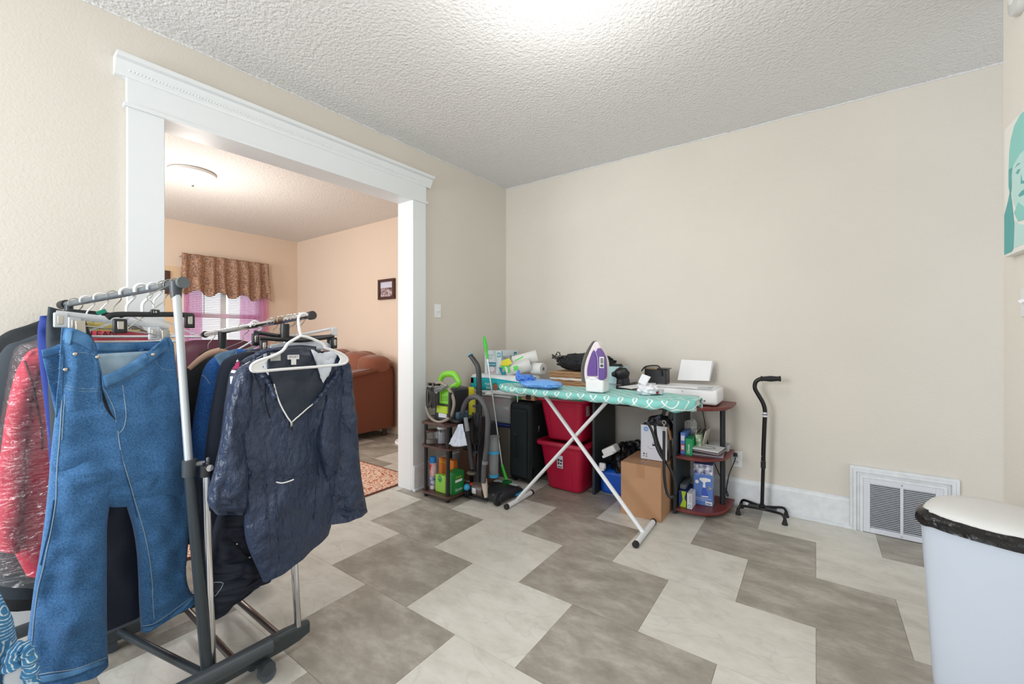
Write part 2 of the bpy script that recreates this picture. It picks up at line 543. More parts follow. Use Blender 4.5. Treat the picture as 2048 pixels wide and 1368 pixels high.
# survey fit: unit steps measured on the vinyl
TX = -1.7230 * CAM_H; TY = 1.0402 * CAM_H
TW = .2464 * CAM_H * 2; TD = .3735 * CAM_H
tile_me = {}
def tile(x0, x1, y0, y1, m, key):
    g = .0006
    x0, x1, y0, y1 = max(x0, -6.74), min(x1, 2.39), max(y0, YF), min(y1, YB)
    if x1 - x0 < .01 or y1 - y0 < .01: return
    k = (key, round(x1 - x0, 4), round(y1 - y0, 4))
    if k not in tile_me:
        o = MB().bb(g, x1 - x0 - g, g, y1 - y0 - g, -.004, 0).build('tile', m, fl, smooth=0)
        tile_me[k] = o.data
    else:
        o = bpy.data.objects.new('tile', tile_me[k]); COL.objects.link(o); o.parent = fl
    o.location = (x0, y0, 0)
for row in range(-7, 6):
    y0 = TY + row * TD
    for k in range(-9, 10):
        # dark piece of this row starts one half-width further left for each row away
        xs = TX + k * TW * 2 - row * TW / 2
        for q, mm in ((0, 'tile_d'), (1, 'tile_l')):
            x0 = xs + q * TW
            if x0 + TW < -6.74 or x0 > 2.39 or (x0 < -3.2 and y0 < -.2) : continue
            if x0 > 1.3: continue
            tile(x0, x0 + TW, y0, y0 + TD, M[mm], mm)

struct('wall_back', MB().bb(C0.x - .2, 2.4, YB, YB + .12, 0, HC + .03), M['wall'], smooth=0)
struct('ceiling', MB().bb(-2.72, 2.4, YF, YB, HC, HC + .08), M['ceil'], smooth=0)
# a shallow wandering bead where the ceiling coat meets the walls
cm = MB()
cm.tube([ML @ Vector((s * .1, .002, HC - .004 + .004 * nz(s * .9, 0, 3))) for s in range(0, 52)], [.006 + .003 * nz(s * 1.3, 1) for s in range(52)], 6)
cm.tube([(C0.x + s * .1, YB - .002, HC - .004 + .004 * nz(s * .9, 4, 3)) for s in range(0, 46)], [.006 + .003 * nz(s * 1.3, 7) for s in range(46)], 6)
struct('trim_1', cm, M['ceil'])
# right wall: runs toward the camera, its near corner is in view
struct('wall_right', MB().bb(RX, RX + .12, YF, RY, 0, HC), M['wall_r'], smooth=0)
# left wall with the wide cased opening
SL, SR = PL(327, 255).x, PL(822, 405).x            # opening edges along the wall
ZO = 2.31
WT = .145
LWALL = Matrix(ML)
mb = MB(LWALL)
mb.bb(-.05, SR - .02, -WT, 0, 0, HC + .03); mb.bb(SL + .02, 5.6, -WT, 0, 0, HC + .03); mb.bb(SR - .02, SL + .02, -WT, 0, ZO + .02, HC + .03)
struct('wall_left', mb, M['wall'], smooth=0)
mb = MB(LWALL)
OL, OR_ = PL(252, 160).x, PL(848, 409).x
ZH, ZK, ZT = 2.325, 2.455, 2.53
mb.bb(OR_, SR, 0, .024, 0, ZO); mb.bb(SL, OL, 0, .024, 0, ZO)
mb.bb(SR - .02, SR, -WT - .02, 0, 0, ZO); mb.bb(SL, SL + .02, -WT - .02, 0, 0, ZO)       # jambs
mb.bb(SR - .02, SL + .02, -WT - .02, 0, ZO, ZO + .02)
mb.bb(OR_ - .003, OL + .003, 0, .026, ZO + .012, ZK)
struct('door_1', mb, M['trim'], bevel=.003)
mb = MB(LWALL)
mb.bb(OR_ - .012, OL + .012, 0, .036, ZO - .004, ZO + .014)                                # fillet strip
prof = [(0, ZK - .012), (.03, ZK - .012), (.032, ZK), (.036, ZK + .006), (.05, ZK + .028), (.058, ZK + .05), (.082, ZK + .054), (.082, ZT), (0, ZT)]
mb.prism([(OR_ - .045, a, b) for a, b in prof], (0, 0, 0), (OL - OR_ + .09, 0, 0))
struct('trim_2', mb, M['trim'])
mb = MB(LWALL)
s = OR_
while s < OL:
    mb.ball((s, .041, ZK + .017), (.006, .006, .0055), 6, 4); s += .0135
struct('trim_3', mb, M['trim']); bpy.data.objects['trim_3']['label'] = 'bead row of the opening crown'
mb = MB(LWALL)
mb.bb(OR_ + .004, SR - .003, .022, .036, 0, .2); mb.bb(SL, OL, .022, .036, 0, .2)
mb.bb(OR_ - .005, SR + .0, 0, .048, 0, .018)
mb.bb(OL + .001, 5.4, 0, .02, 0, .2); mb.bb(.0, OR_ - .001, 0, .02, 0, .2)
struct('baseboard_left', mb, M['trim_worn'], bevel=.003)

# back baseboard, stops at the grille
GX0, GX1 = .178, .668
mb = MB()
mb.bb(-2.5, GX0, YB - .022, YB, 0, .165)
mb.prism([(-2.5, YB - .022, .165), (-2.5, YB - .016, .178), (-2.5, YB - .01, .186), (-2.5, YB, .192), (-2.5, YB, .165)], (0, 0, 0), (GX0 + 2.5, 0, 0))
mb.bb(-2.5, GX0 + .03, YB - .036, YB, 0, .018)
mb.bb(GX1, 2.3, YB - .022, YB, 0, .18)
struct('baseboard_back', mb, M['trim_worn'], bevel=.002)
mb = MB(); mb.bb(RX - .018, RX, YF, RY, 0, .18)
struct('baseboard_right', mb, M['trim_worn'], bevel=.003)

# return-air grille
g = thing('wall_vent', 'white louvred return air grille low on the back wall beside the bin', 'vent', (GX0, YB, 0))
mb = MB()
ZG = .405
sw = .0165
for (o_, dpt) in ((0, .03), (sw, .038), (2 * sw, .026), (3 * sw, .034)):
    a, b, c, d = GX0 + o_, GX1 - o_, ZG - o_, .0015 * (1 + o_ * 10)
    mb.prism([(a, YB - dpt, 0), (a + sw, YB - dpt, 0), (a + sw, YB - dpt, c - sw), (b - sw, YB - dpt, c - sw), (b - sw, YB - dpt, 0), (b, YB - dpt, 0), (b, YB - dpt, c), (a, YB - dpt, c)], (0, 0, 0), (0, dpt - .0005, 0))
mb.build('moulding', M['trim_worn'], g, bevel=.002)
x0, x1, z0, z1 = GX0 + .0665, GX1 - .0665, .004, ZG - .0665
mb = MB()
mb.bb(x0, x0 + .032, YB - .034, YB - .02, z0, z1); mb.bb(x1 - .032, x1, YB - .034, YB - .02, z0, z1)
mb.bb(x0 + .032, x1 - .032, YB - .034, YB - .02, z1 - .03, z1); mb.bb(x0 + .032, x1 - .032, YB - .034, YB - .02, z0, z0 + .03)
xm = x0 + (x1 - x0) * .5
mb.bb(xm - .007, xm + .007, YB - .035, YB - .018, z0, z1)
mb.build('vent_frame', M['grille'], g, bevel=.0015)
mb = MB()
n = 25
for k in range(n):
    z = z0 + .036 + k * (z1 - z0 - .072) / (n - 1)
    for a, b in ((x0 + .03, xm - .006), (xm + .006, x1 - .03)):
        mb.box(((a + b) / 2, YB - .026, z), (b - a, .013, .0022), rotm(math.radians(-38), 'X'))
mb.build('louvre', M['grille'], g, smooth=0, props={'kind': 'stuff'})
MB().bb(x0 + .02, x1 - .02, YB - .008, YB - .004, z0 + .02, z1 - .02).build('duct_opening', M['dark'], g, smooth=0)
for z in (z0 + .012, z1 - .012): MB().cyl((xm, YB - .037, z), (xm, YB - .033, z), .0035, n=8).build('screw', M['steel'], g)

# outlet, switch plates
def plate(name, label, cat, mtx, w_=.07, h_=.115):
    t = thing(name, label, cat, mtx=mtx)
    MB().bb(-w_ / 2, w_ / 2, -.005, 0, -h_ / 2, h_ / 2).build('plate', M['white'], t, bevel=.003, local=True)
    return t
p = (PY(1462, 901, YB) + PY(1485, 935, YB)) / 2
t = plate('wall_outlet', 'white duplex outlet with a black plug above the back baseboard', 'outlet', Matrix.Translation(p))
for dz in (.02, -.02):
    o = MB().lathe([(.016, -.0075), (.0165, -.005)], (0, 0, dz), 20, 1, 1, 'Y').build('socket', M['offwhite'], t, local=True)
    mb = MB()
    for dx in (-.006, .006): mb.bb(dx - .001, dx + .001, -.009, -.0055, dz - .002, dz + .006)
    mb.build('slot', M['dark'], o, smooth=0, local=True)
pm = ML @ Matrix.Translation(PL(875, 622)) @ Matrix.Rotation(PI, 4, 'Z')
t = plate('light_switch', 'white toggle light switch on the left wall beside the opening', 'light switch', pm)
MB().box((0, -.012, .004), (.009, .018, .014), rotm(.5, 'X')).build('toggle', M['white'], t, bevel=.002, local=True)
MB().bb(-.006, .006, -.006, -.004, -.013, .013).build('toggle_slot', M['offwhite'], t, smooth=0, local=True)
RWM = Matrix.Translation((RX, 0, 0)) @ Matrix.Rotation(PI / 2, 4, 'Z')       # local x along +y... faces -x
def RW(u, v):
    q = PX(u, v, RX); return q
q = RW(2046, 605)
pm = Matrix.Translation((RX, q.y - .03, q.z)) @ Matrix.Rotation(-PI / 2, 4, 'Z')
t = plate('light_switch', 'white switch plate on the right wall below the teal portrait', 'light switch', pm)
MB().box((0, -.012, .004), (.009, .018, .014), rotm(.5, 'X')).build('toggle', M['white'], t, bevel=.002, local=True)
q = RW(2040, 12)
t = thing('smoke_alarm', 'round white alarm high on the right wall above the portrait', 'alarm', (RX, q.y - .03, q.z))
MB().lathe([(.064, 0), (.066, -.01), (.06, -.026), (.04, -.032)], (RX, q.y - .03, q.z + .02), 32, 1, 1, 'X').build('alarm_body', M['offwhite'], t)
MB().lathe([(.02, -.032), (.018, -.036)], (RX, q.y - .03, q.z + .02), 20, 1, 1, 'X').build('test_button', M['white'], t)

# canvas portrait on the right wall
a, b = PX(2009, 260, RX - .03), PX(2009, 515, RX - .03)
cy0, cz1, cz0 = a.y, a.z, b.z
CW = .42
t = thing('canvas_portrait', 'teal and white stencil portrait canvas of a person on the right wall', 'picture', (RX - .03, cy0, cz0))
MB().bb(RX - .03, RX, cy0 - CW, cy0, cz0, cz1).build('canvas', M['canvas'], t, bevel=.002)
def cvp(pts, m, name='painted_area', k=0):
    xx = RX - .03
    return poly(t, [(xx - .0006 - k * .0004, cy0 - p_[0] * CW, cz0 + p_[1] * (cz1 - cz0)) for p_ in pts], (.0003, 0, 0), m, name)
cvp([(.0, .02), (.0, .33), (.10, .42), (.16, .50), (.22, .34), (.26, .22), (.24, .04), (.2, .02)], M['aqua2'], k=1)
cvp([(.12, .66), (.13, .78), (.17, .87), (.26, .95), (.40, .985), (.55, .98), (.72, .93), (.82, .80), (.86, .66), (.62, .70), (.40, .70), (.22, .64)], M['aqua1'], k=1)
cvp([(.12, .66), (.12, .53), (.16, .45), (.2, .50), (.2, .6), (.22, .65)], M['aqua2'], k=2)
cvp([(.2, .62), (.19, .5), (.24, .38), (.34, .30), (.5, .26), (.66, .3), (.78, .42), (.8, .66), (.62, .70), (.4, .7), (.24, .66)], M['aqua3'], k=2)
cvp([(.26, .3), (.36, .22), (.6, .2), (.74, .28), (.66, .36), (.5, .30), (.36, .36)], M['aqua1'], k=3)
for yy in (.3, .56): cvp([(yy, .585), (yy + .05, .6), (yy + .12, .59), (yy + .06, .565)], M['aqua2'], 'painted_eye', 3)
cvp([(.28, .63), (.35, .645), (.43, .63), (.35, .632)], M['aqua2'], 'painted_brow', 3)
cvp([(.43, .55), (.42, .48), (.5, .465), (.54, .49), (.5, .49), (.46, .49)], M['aqua2'], 'painted_nose', 3)
cvp([(.36, .41), (.44, .425), (.56, .42), (.6, .40), (.5, .385), (.4, .39)], M['aqua2'], 'painted_mouth', 3)
cvp([(.26, .04), (.28, .24), (.36, .2), (.5, .17), (.64, .2), (.74, .26), (.8, .04)], M['aqua3'], k=1)
cvp([(.80, .04), (.78, .28), (.88, .38), (1, .34), (1, .02)], M['aqua2'], k=2)

# main ceiling dome light (its tip shows at the top edge)
def dome(name, label, c, r, zt, k=1.0):
    t = thing(name, label, 'ceiling light', c)
    x, y, z = c
    MB().lathe([(r * .98, 0), (r * 1.04, -.012), (r * 1.02, -.03), (r * .93, -.036)], c, 40).build('rim', M['offwhite'], t)
    MB().lathe([(r * .93, -.034), (r * .88, -.055), (r * .7, -.085), (r * .45, -.105), (r * .2, -.115), (.012, -.117)], c, 40).build('glass_bowl', M['glow'], t)
    MB().lathe([(.012, -.116), (.014, -.122), (.009, -.13), (.003, -.138)], c, 16).build('finial', M['steel'], t)
dome('ceiling_light', 'frosted dome ceiling light whose tip shows at the top of the photo', (-.865, 1.475, HC), .17, 0)
dome('ceiling_light', 'glowing frosted dome ceiling light in the living room beyond the opening', (-4.635, 1.43, HC), .175, 0)

# ------------------------------------------------------------------ living room beyond the opening
XW = -6.72
struct('wall_living_room_right', MB().bb(-6.75, C0.x - WT - .0, YB, YB + .12, 0, HC + .03), M['wall_peach'], smooth=0)
wy0, wy1, wz0, wz1 = 2.03, 2.90, .88, 2.16
mb = MB()
mb.bb(XW - .12, XW, YF, wy0, 0, HC + .03); mb.bb(XW - .12, XW, wy1, YB, 0, HC + .03)
mb.bb(XW - .12, XW, wy0, wy1, 0, wz0); mb.bb(XW - .12, XW, wy0, wy1, wz1, HC + .03)
struct('wall_living_room_far', mb, M['wall_peach'], smooth=0)
struct('ceiling_living_room', MB().bb(-6.84, -2.74, YF, YB, HC, HC + .08), mat('warm_textured_ceiling', (226, 222, 218), .85, bump=(70, .8, .01)), smooth=0)
# peach face of the dividing wall
mb = MB(ML)
mb.bb(-.02, SR - .02, -WT - .012, -WT, 0, HC); mb.bb(SL + .02, 5.4, -WT - .012, -WT, 0, HC); mb.bb(SR - .02, SL + .02, -WT - .012, -WT, ZO + .02, HC)
struct('wall_living_room_near', mb, M['wall_peach'], smooth=0)
struct('wall_far_panel', MB().bb(XW, XW + .012, 1.55, 1.98, .9, 2.13), mat('tan_panel_paint', (222, 196, 160), .85), smooth=0)

pink = mat('sash_pink_cast', (222, 190, 214), .5)  # pink light of the sheers put into the rail's colour
mb = MB()
mb.bb(XW - .1, XW + .02, wy0 - .07, wy0, wz0 - .05, wz1 + .07); mb.bb(XW - .1, XW + .02, wy1, wy1 + .07, wz0 - .05, wz1 + .07)
mb.bb(XW - .1, XW + .02, wy0 - .07, wy1 + .07, wz1, wz1 + .07); mb.bb(XW - .1, XW + .05, wy0 - .09, wy1 + .09, wz0 - .05, wz0)
win = struct('window_1', mb, M['trim'], bevel=.004)
zr = PX(450, 632, XW).z
MB().bb(XW - .07, XW - .03, wy0, wy1, zr - .03, zr + .03).build('sash_rail', pink, win, smooth=0)
ym = PX(450, 632, XW).y
MB().bb(XW - .085, XW - .045, ym - .03, ym + .03, wz0, wz1).build('mullion', M['trim'], win, smooth=0)
MB().bb(XW - .066, XW - .062, wy0, wy1, wz0, wz1).build('pane', mat('window_glass', (250, 250, 255), .02, trans=1), win, smooth=0)
mb = MB()
z = wz0 + .02
while z < wz1:
    for a, b in ((wy0 + .01, ym - .045), (ym + .045, wy1 - .01)):
        mb.box((XW - .014, (a + b) / 2, z), (.024, b - a, .0012), rotm(math.radians(28), 'Y'))
    z += .0235
bl = mb.build('blind_slats', mat('blind_white', (245, 246, 250), .5), win, smooth=0, props={'kind': 'stuff'})
mb = MB()
mb.cyl((XW + .004, wy0 + .17, zr + .02), (XW + .004, wy0 + .17, wz1), .004, n=6)
mb.build('blind_wand', M['grey'], win)

def sheer(label, y0, y1):
    m = MATS.get('pink_sheer') or None
    if m is None:
        m = bpy.data.materials.new('pink_sheer'); MATS['pink_sheer'] = m; m.use_nodes = True
        nt = m.node_tree; nt.nodes.clear()
        o = nt.nodes.new('ShaderNodeOutputMaterial'); a = nt.nodes.new('ShaderNodeMixShader'); b2 = nt.nodes.new('ShaderNodeMixShader')
        tr = nt.nodes.new('ShaderNodeBsdfTransparent'); di = nt.nodes.new('ShaderNodeBsdfDiffuse'); tl = nt.nodes.new('ShaderNodeBsdfTranslucent')
        di.inputs[0].default_value = lin((222, 160, 200)) + (1,); tl.inputs[0].default_value = lin((236, 176, 214)) + (1,); tr.inputs[0].default_value = lin((250, 228, 242)) + (1,)
        a.inputs[0].default_value = .6; b2.inputs[0].default_value = .55
        nt.links.new(di.outputs[0], a.inputs[1]); nt.links.new(tl.outputs[0], a.inputs[2])
        nt.links.new(tr.outputs[0], b2.inputs[1]); nt.links.new(a.outputs[0], b2.inputs[2]); nt.links.new(b2.outputs[0], o.inputs[0])
    mb = MB()
    mb.grid(lambda s, t: Vector((XW + .055 + .018 * math.sin(s * 34 + nz(t * 3, s) * 1.5), y0 + (y1 - y0) * s, 2.22 - t * (2.22 - .72))), 60, 10)
    tag(mb.build('sheer_curtain', m), label, 'curtain', None)
sheer('narrow pink sheer curtain at the left edge of the living room window', 1.96, 2.16)
sheer('wide pink sheer curtain at the right side of the living room window', 2.62, 3.0)

# valance on its rod
vm = bpy.data.materials.new('damask'); vm.use_nodes = True
nt = vm.node_tree; b = nt.nodes['Principled BSDF']; b.inputs['Roughness'].default_value = .6
tc = nt.nodes.new('ShaderNodeTexCoord'); mp = nt.nodes.new('ShaderNodeMapping'); mp.inputs['Scale'].default_value = (0.3, 1, .75)
wv = nt.nodes.new('ShaderNodeTexWave'); wv.wave_type = 'RINGS'; wv.rings_direction = 'SPHERICAL'; wv.inputs['Scale'].default_value = 13; wv.inputs['Distortion'].default_value = 14; wv.inputs['Detail Scale'].default_value = 2.2; wv.inputs['Detail'].default_value = 3
r = nt.nodes.new('ShaderNodeValToRGB'); r.color_ramp.elements[0].position = .35; r.color_ramp.elements[1].position = .6
r.color_ramp.elements[0].color = lin((126, 92, 76)) + (1,); r.color_ramp.elements[1].color = lin((176, 140, 114)) + (1,)
nt.links.new(tc.outputs['Object'], mp.inputs[0]); nt.links.new(mp.outputs[0], wv.inputs['Vector']); nt.links.new(wv.outputs['Fac'], r.inputs[0]); nt.links.new(r.outputs[0], b.inputs['Base Color'])
vy0, vy1 = 1.93, 2.98
t = thing('window_valance', 'brown damask valance with scalloped hem over the living room window', 'valance', (XW, 2.45, 2.2))
def vf(s, q):
    y = vy0 + (vy1 - vy0) * s
    fall = .50 + .035 * math.sin(s * PI * 8 + .6) + .04 * s
    k = .6 + q * .8
    flare = .02 * (q) * (1 if s > .5 else -1) * abs(2 * s - 1)
    return Vector((XW + .10 + k * .028 * math.sin(s * 46 + 1.4 * nz(s * 5, q * 1.5)) + .02 * q, y + flare, 2.31 - .05 * (q < .02) * 0 - q * fall))
MB().grid(vf, 150, 22).build('valance_cloth', vm, t, solid=.004)
MB().tube([(XW, vy0 + .0, 2.27), (XW + .09, vy0, 2.27), (XW + .09, vy1, 2.27), (XW, vy1, 2.27)], .008, 8).build('curtain_rod', M['steel'], t)

# framed photo
a = PY(757, 560, YB - .02); b = PY(789, 600, YB - .02)
fx0, fx1, fz0, fz1 = a.x, b.x, 1.705, 1.965
t = thing('picture_frame', 'small dark wooden picture frame on the peach wall above the sofa', 'picture', (fx0, YB, fz0))
for (x0, x1, z0, z1) in ((fx0, fx1, fz0, fz0 + .035), (fx0, fx1, fz1 - .035, fz1), (fx0, fx0 + .035, fz0 + .035, fz1 - .035), (fx1 - .035, fx1, fz0 + .035, fz1 - .035)):
    MB().bb(x0, x1, YB - .035, YB - .002, z0, z1).build('frame_side', M['frame'], t, bevel=.004)
MB().bb(fx0 + .03, fx1 - .03, YB - .014, YB - .008, fz0 + .03, fz1 - .03).build('photo', mat('photo_print', (206, 190, 196), .4, var=(26, (92, 52, 46), 3)), t, smooth=0)
MB().bb(fx0 + .034, fx1 - .034, YB - .016, YB - .0145, fz0 + .15, fz1 - .034).build('photo_sky', mat('photo_sky_print', (206, 206, 222), .4), t, smooth=0)
t = thing('wall_plaque', 'dark brown square plaque behind the left jamb of the opening', 'wall decor', (XW, 1.83, 1.95))
a = PX(333, 541, XW + .03); b = PX(341, 588, XW + .03)
MB().bb(XW, XW + .03, a.y - .3, b.y, b.z, a.z).build('plaque_body', M['frame'], t, bevel=.004)

# rust sofa along the right wall of the living room, its end toward us
t = thing('sofa', 'rust brown slipcovered sofa seen end-on through the opening', 'sofa', (-5.0, 3.0, 0))
def pillow(mb, c, r, e=.55, n=28, m=16, warp=.0, seed=0):
    def f(d):
        q = (abs(d.x) ** (2 / e) + abs(d.y) ** (2 / e) + abs(d.z) ** (2 / e)) ** (-e / 2)
        return q * (1 + warp * nz(d.x * 2.3, d.y * 2.3 + d.z * 1.7, seed))
    return mb.ball(c, r, n, m, f)
def armf(s, q):
    # end arm: section in (y,z) swept a little in x, rising toward the wall
    pass
P = [PX(640, 778, -4.3), PX(688, 763, -4.3), PX(735, 747, -4.3), PX(765, 741, -4.3), PX(794, 737, -4.3)]
prof = [(2.50, .10), (2.46, .3), (2.45, .55), (2.47, .70), (2.55, .77), (2.75, .80), (3.0, .83), (3.25, .87), (3.42, .90), (3.44, .6), (3.44, .10)]
mb = MB()
def arm(x0, x1):
    pp = spl([(0, a, b) for a, b in prof], 5)
    N = len(pp); cx = (x0 + x1) / 2; hw = (x1 - x0) / 2
    def fn(s, q):
        p_ = at(pp, s); a = PI * q; x = cx + hw * math.cos(a) * 1.0
        inset = .05 * (1 - math.sin(a) ** .5)
        y = p_.y + (inset if p_.y < 2.8 else -inset * .4); z = p_.z - inset * (1 if p_.z > .3 else 0)
        return Vector((x + .008 * nz(s * 9, q * 5, 2), y, z + .01 * nz(s * 6, q * 3, 1)))
    mb.grid(fn, 60, 16)
    k = len(mb.v)
arm(-4.50, -4.27)
mb.prism([(-4.29, a, b) for a, b in prof], (0, 0, 0), (-.19, 0, 0))
mb.build('arm', M['brownc'], t)
mb = MB(); mb.prism([(-5.5, a, b) for a, b in prof], (0, 0, 0), (-.2, 0, 0)); mb.build('arm', M['brownc'], t, bevel=.03)
pillow(MB(), (-5.0, 2.9, .38), (.52, .46, .16), .35).build('seat_cushion', M['brownc'], t)
MB().bb(-5.6, -4.4, 2.52, 3.42, .08, .36).build('sofa_base', M['brownc'], t, bevel=.03)
pillow(MB(), (-4.72, 3.22, .76), (.28, .19, .28), .6, warp=.08, seed=3).build('back_cushion', M['brownl'], t)
pillow(MB(), (-5.25, 3.22, .78), (.27, .19, .28), .6, warp=.08, seed=5).build('back_cushion', M['brownl'], t)
pillow(MB(), (-4.43, 3.24, .88), (.17, .19, .12), .75, warp=.1, seed=8).build('arm_throw', M['brownl'], t)
for x in (-4.36, -5.56):
    for y in (2.6, 3.34): MB().cyl((x, y, 0), (x, y, .1), .03, n=10).build('foot', M['frame'], t)

# burgundy recliner in front of the window
t = thing('recliner', 'dark burgundy recliner with a high back below the living room window', 'armchair', (-6.1, 2.14, 0))
pillow(MB(), (-6.28, 2.2, .86), (.13, .42, .33), .4).build('backrest', M['burg'], t)
pillow(MB(), (-6.05, 2.14, .36), (.32, .32, .15), .4).build('seat', M['burg'], t)
for s_ in (-1, 1): pillow(MB(), (-6.05, 2.14 + s_ * .38, .42), (.34, .1, .25), .4).build('armrest', M['burg'], t)
MB().bb(-6.3, -5.72, 1.8, 2.48, 0, .25).build('recliner_base', M['dark'], t, bevel=.02)
t = thing('throw_blanket', 'blue and rust blanket bunched on the burgundy recliner', 'blanket', (-5.9, 2.3, .5))
pillow(MB(), (-5.98, 2.14, .60), (.22, .26, .09), .8, warp=.35, seed=2, n=36, m=22).build('blanket', mat('blue_rust_print', (36, 62, 120), .9, var=(7, (150, 60, 50))), t)

# rug
rm = bpy.data.materials.new('rug_scroll'); rm.use_nodes = True
nt = rm.node_tree; b = nt.nodes['Principled BSDF']; b.inputs['Roughness'].default_value = .95
tc = nt.nodes.new('ShaderNodeTexCoord')
wv = nt.nodes.new('ShaderNodeTexWave'); wv.wave_type = 'RINGS'; wv.inputs['Scale'].default_value = 5; wv.inputs['Distortion'].default_value = 22; wv.inputs['Detail'].default_value = 2; wv.inputs['Detail Scale'].default_value = 2.4
r = nt.nodes.new('ShaderNodeValToRGB'); r.color_ramp.interpolation = 'EASE'; r.color_ramp.elements[0].position = .16; r.color_ramp.elements[1].position = .34
r.color_ramp.elements[0].color = lin((184, 100, 66)) + (1,); r.color_ramp.elements[1].color = lin((230, 204, 184)) + (1,)
nt.links.new(tc.outputs['Object'], wv.inputs['Vector']); nt.links.new(wv.outputs['Fac'], r.inputs[0]); nt.links.new(r.outputs[0], b.inputs['Base Color'])
t = thing('area_rug', 'peach rug with rust scroll pattern on the living room floor', 'rug', (-3.5, 1.4, 0))
MB().bb(-4.35, -2.80, .35, 2.47, .0005, .012).build('rug_pile', rm, t, bevel=.003)
mb = MB()
for (a, b2) in (((-4.36, .34), (-2.79, .34)), ((-4.36, 2.48), (-2.79, 2.48)), ((-4.36, .34), (-4.36, 2.48)), ((-2.79, .34), (-2.79, 2.48))):
    mb.cyl((a[0], a[1], .007), (b2[0], b2[1], .007), .0065, n=6)
mb.build('rug_binding', mat('rug_edge', (120, 66, 48), .9), t)
t = thing('round_side_table', 'edge of a white round-topped low table behind the right jamb', 'table', (-3.06, 2.62, 0))
MB().lathe([(.155, 0), (.16, .01), (.155, .02)], (-3.06, 2.66, .24), 40).build('table_top', M['white'], t)
MB().cyl((-3.06, 2.66, .02), (-3.06, 2.66, .24), .025).build('stem', M['white'], t)
MB().lathe([(.12, 0), (.11, .018), (.02, .024)], (-3.06, 2.66, 0), 32).build('base', M['white'], t)
#@@
# ------------------------------------------------------------------ things along the back of the room
def carton(name, label, cat, x0, x1, y0, y1, z0, z1, m, bevel=.002, part='carton', group=None):
    t = thing(name, label, cat, ((x0 + x1) / 2, (y0 + y1) / 2, z0), group=group)
    MB().bb(x0, x1, y0, y1, z0, z1).build(part, m, t, bevel=bevel)
    return t
FR = (X, Z)                     # faces seen: front (-y) and right side (+x)
RT = (Y, Z)

# --- narrow three-shelf stand
t = thing('shelf_stand', 'small three-tier dark walnut shelf stand with black posts beside the opening', 'shelf', (-2.32, 2.38, 0))
sx0, sx1, sy0, sy1 = -2.475, -2.165, 2.215, 2.56
SZ = (.048, .400, .575)
for z in SZ:
    r_ = .05
    pl = [(sx0 + r_, sy0), (sx1 - .03, sy0)] + [(sx1 - .03 + .03 * math.sin(a), sy0 + .03 - .03 * math.cos(a)) for a in (.5, 1.0, 1.57)] + [(sx1, sy1), (sx0, sy1), (sx0, sy0 + r_), (sx0 + .015, sy0 + .015)]
    MB().prism([(a, b, z) for a, b in pl], (0, 0, 0), (0, 0, -.016)).build('shelf', M['walnut'], t, bevel=.003)
for (x, y) in ((-2.435, 2.25), (-2.205, 2.255), (-2.435, 2.52), (-2.205, 2.52)):
    for a, b in ((0, SZ[0] - .016), (SZ[0], SZ[1] - .016), (SZ[1], SZ[2] - .016)):
        MB().cyl((x, y, a), (x, y, b), .0145, n=16).build('post', M['black'], t)

# --- portable carpet cleaner on top
YC = 2.30
def Q(u, v, y=YC): return PY(u, v, y)
t = thing('carpet_cleaner', 'lime green and black portable carpet cleaner with clear tank on the shelf stand', 'carpet cleaner', (-2.32, 2.36, SZ[2]))
a, b = Q(866, 842), Q(904, 778)
zb = SZ[2] + .001
MB().bb(a.x, b.x, YC + .01, YC + .2, zb, b.z).build('body', M['vacb'], t, bevel=.02, seg=3)
a, b = Q(852, 842), Q(922, 828)
MB().bb(a.x + .02, b.x - .03, YC + .0, YC + .22, zb, zb + .03).build('base', M['black'], t, bevel=.01)
a, b = Q(879, 807), Q(898, 778)
MB().bb(a.x, b.x, YC - .004, YC + .05, a.z, b.z + .01).build('green_housing', M['lime'], t, bevel=.008)
mb = MB()
for i in range(4):
    for j in range(3):
        q = Q(883 + i * 3.6, 794 + j * 3.4, YC - .0045); mb.cyl((q.x, q.y, q.z), (q.x, q.y - .001, q.z), .0036, n=8)
mb.build('vent_holes', M['dark'], t, props={'kind': 'stuff'})
a, b = Q(874, 825), Q(896, 813.5)
MB().bb(a.x, b.x, YC - .006, YC + .05, a.z, b.z).build('lime_band', M['ygreen'], t, bevel=.004)
a, b = Q(877, 834), Q(893, 826)
MB().bb(a.x, b.x, YC + .0, YC + .02, a.z, b.z).build('name_plate', M['whitebox'], t, bevel=.001)
a, b = Q(902, 842), PY(923, 770, YC + .16)
MB().bb(a.x, b.x, YC + .02, YC + .16, zb + .02, b.z).build('water_tank', M['smoke'], t, bevel=.02, seg=3)
a, b = Q(904, 842), Q(911, 826)
MB().bb(a.x, b.x, YC + .03, YC + .15, zb + .022, b.z).build('tank_water', mat('tank_water_blue', (70, 92, 110), .2), t, bevel=.01)
hp = spl([Q(880, 768, 2.37), Q(882, 757, 2.37), Q(887, 750, 2.37), Q(897, 747.5, 2.37), Q(908, 749, 2.37), Q(914, 757, 2.37), Q(917, 767, 2.37), Q(903, 775, 2.37), Q(888, 783, 2.37)], 8)
MB().tube(hp, [.013 + .004 * math.sin(i / len(hp) * PI) for i in range(len(hp))], 10, flat=1.5, up=(0, 1, 0)).build('carry_handle', M['lime'], t)
hp = spl([Q(866, 771, 2.29), Q(874, 766, 2.28), Q(884, 766, 2.275), Q(896, 776, 2.27), Q(904, 789, 2.27), Q(908, 805, 2.27), Q(906, 820, 2.27), Q(900, 834, 2.27), Q(889, 842, 2.27), Q(876, 844, 2.27), Q(864, 838, 2.27), Q(857, 828, 2.275), Q(853, 812, 2.28)], 14)
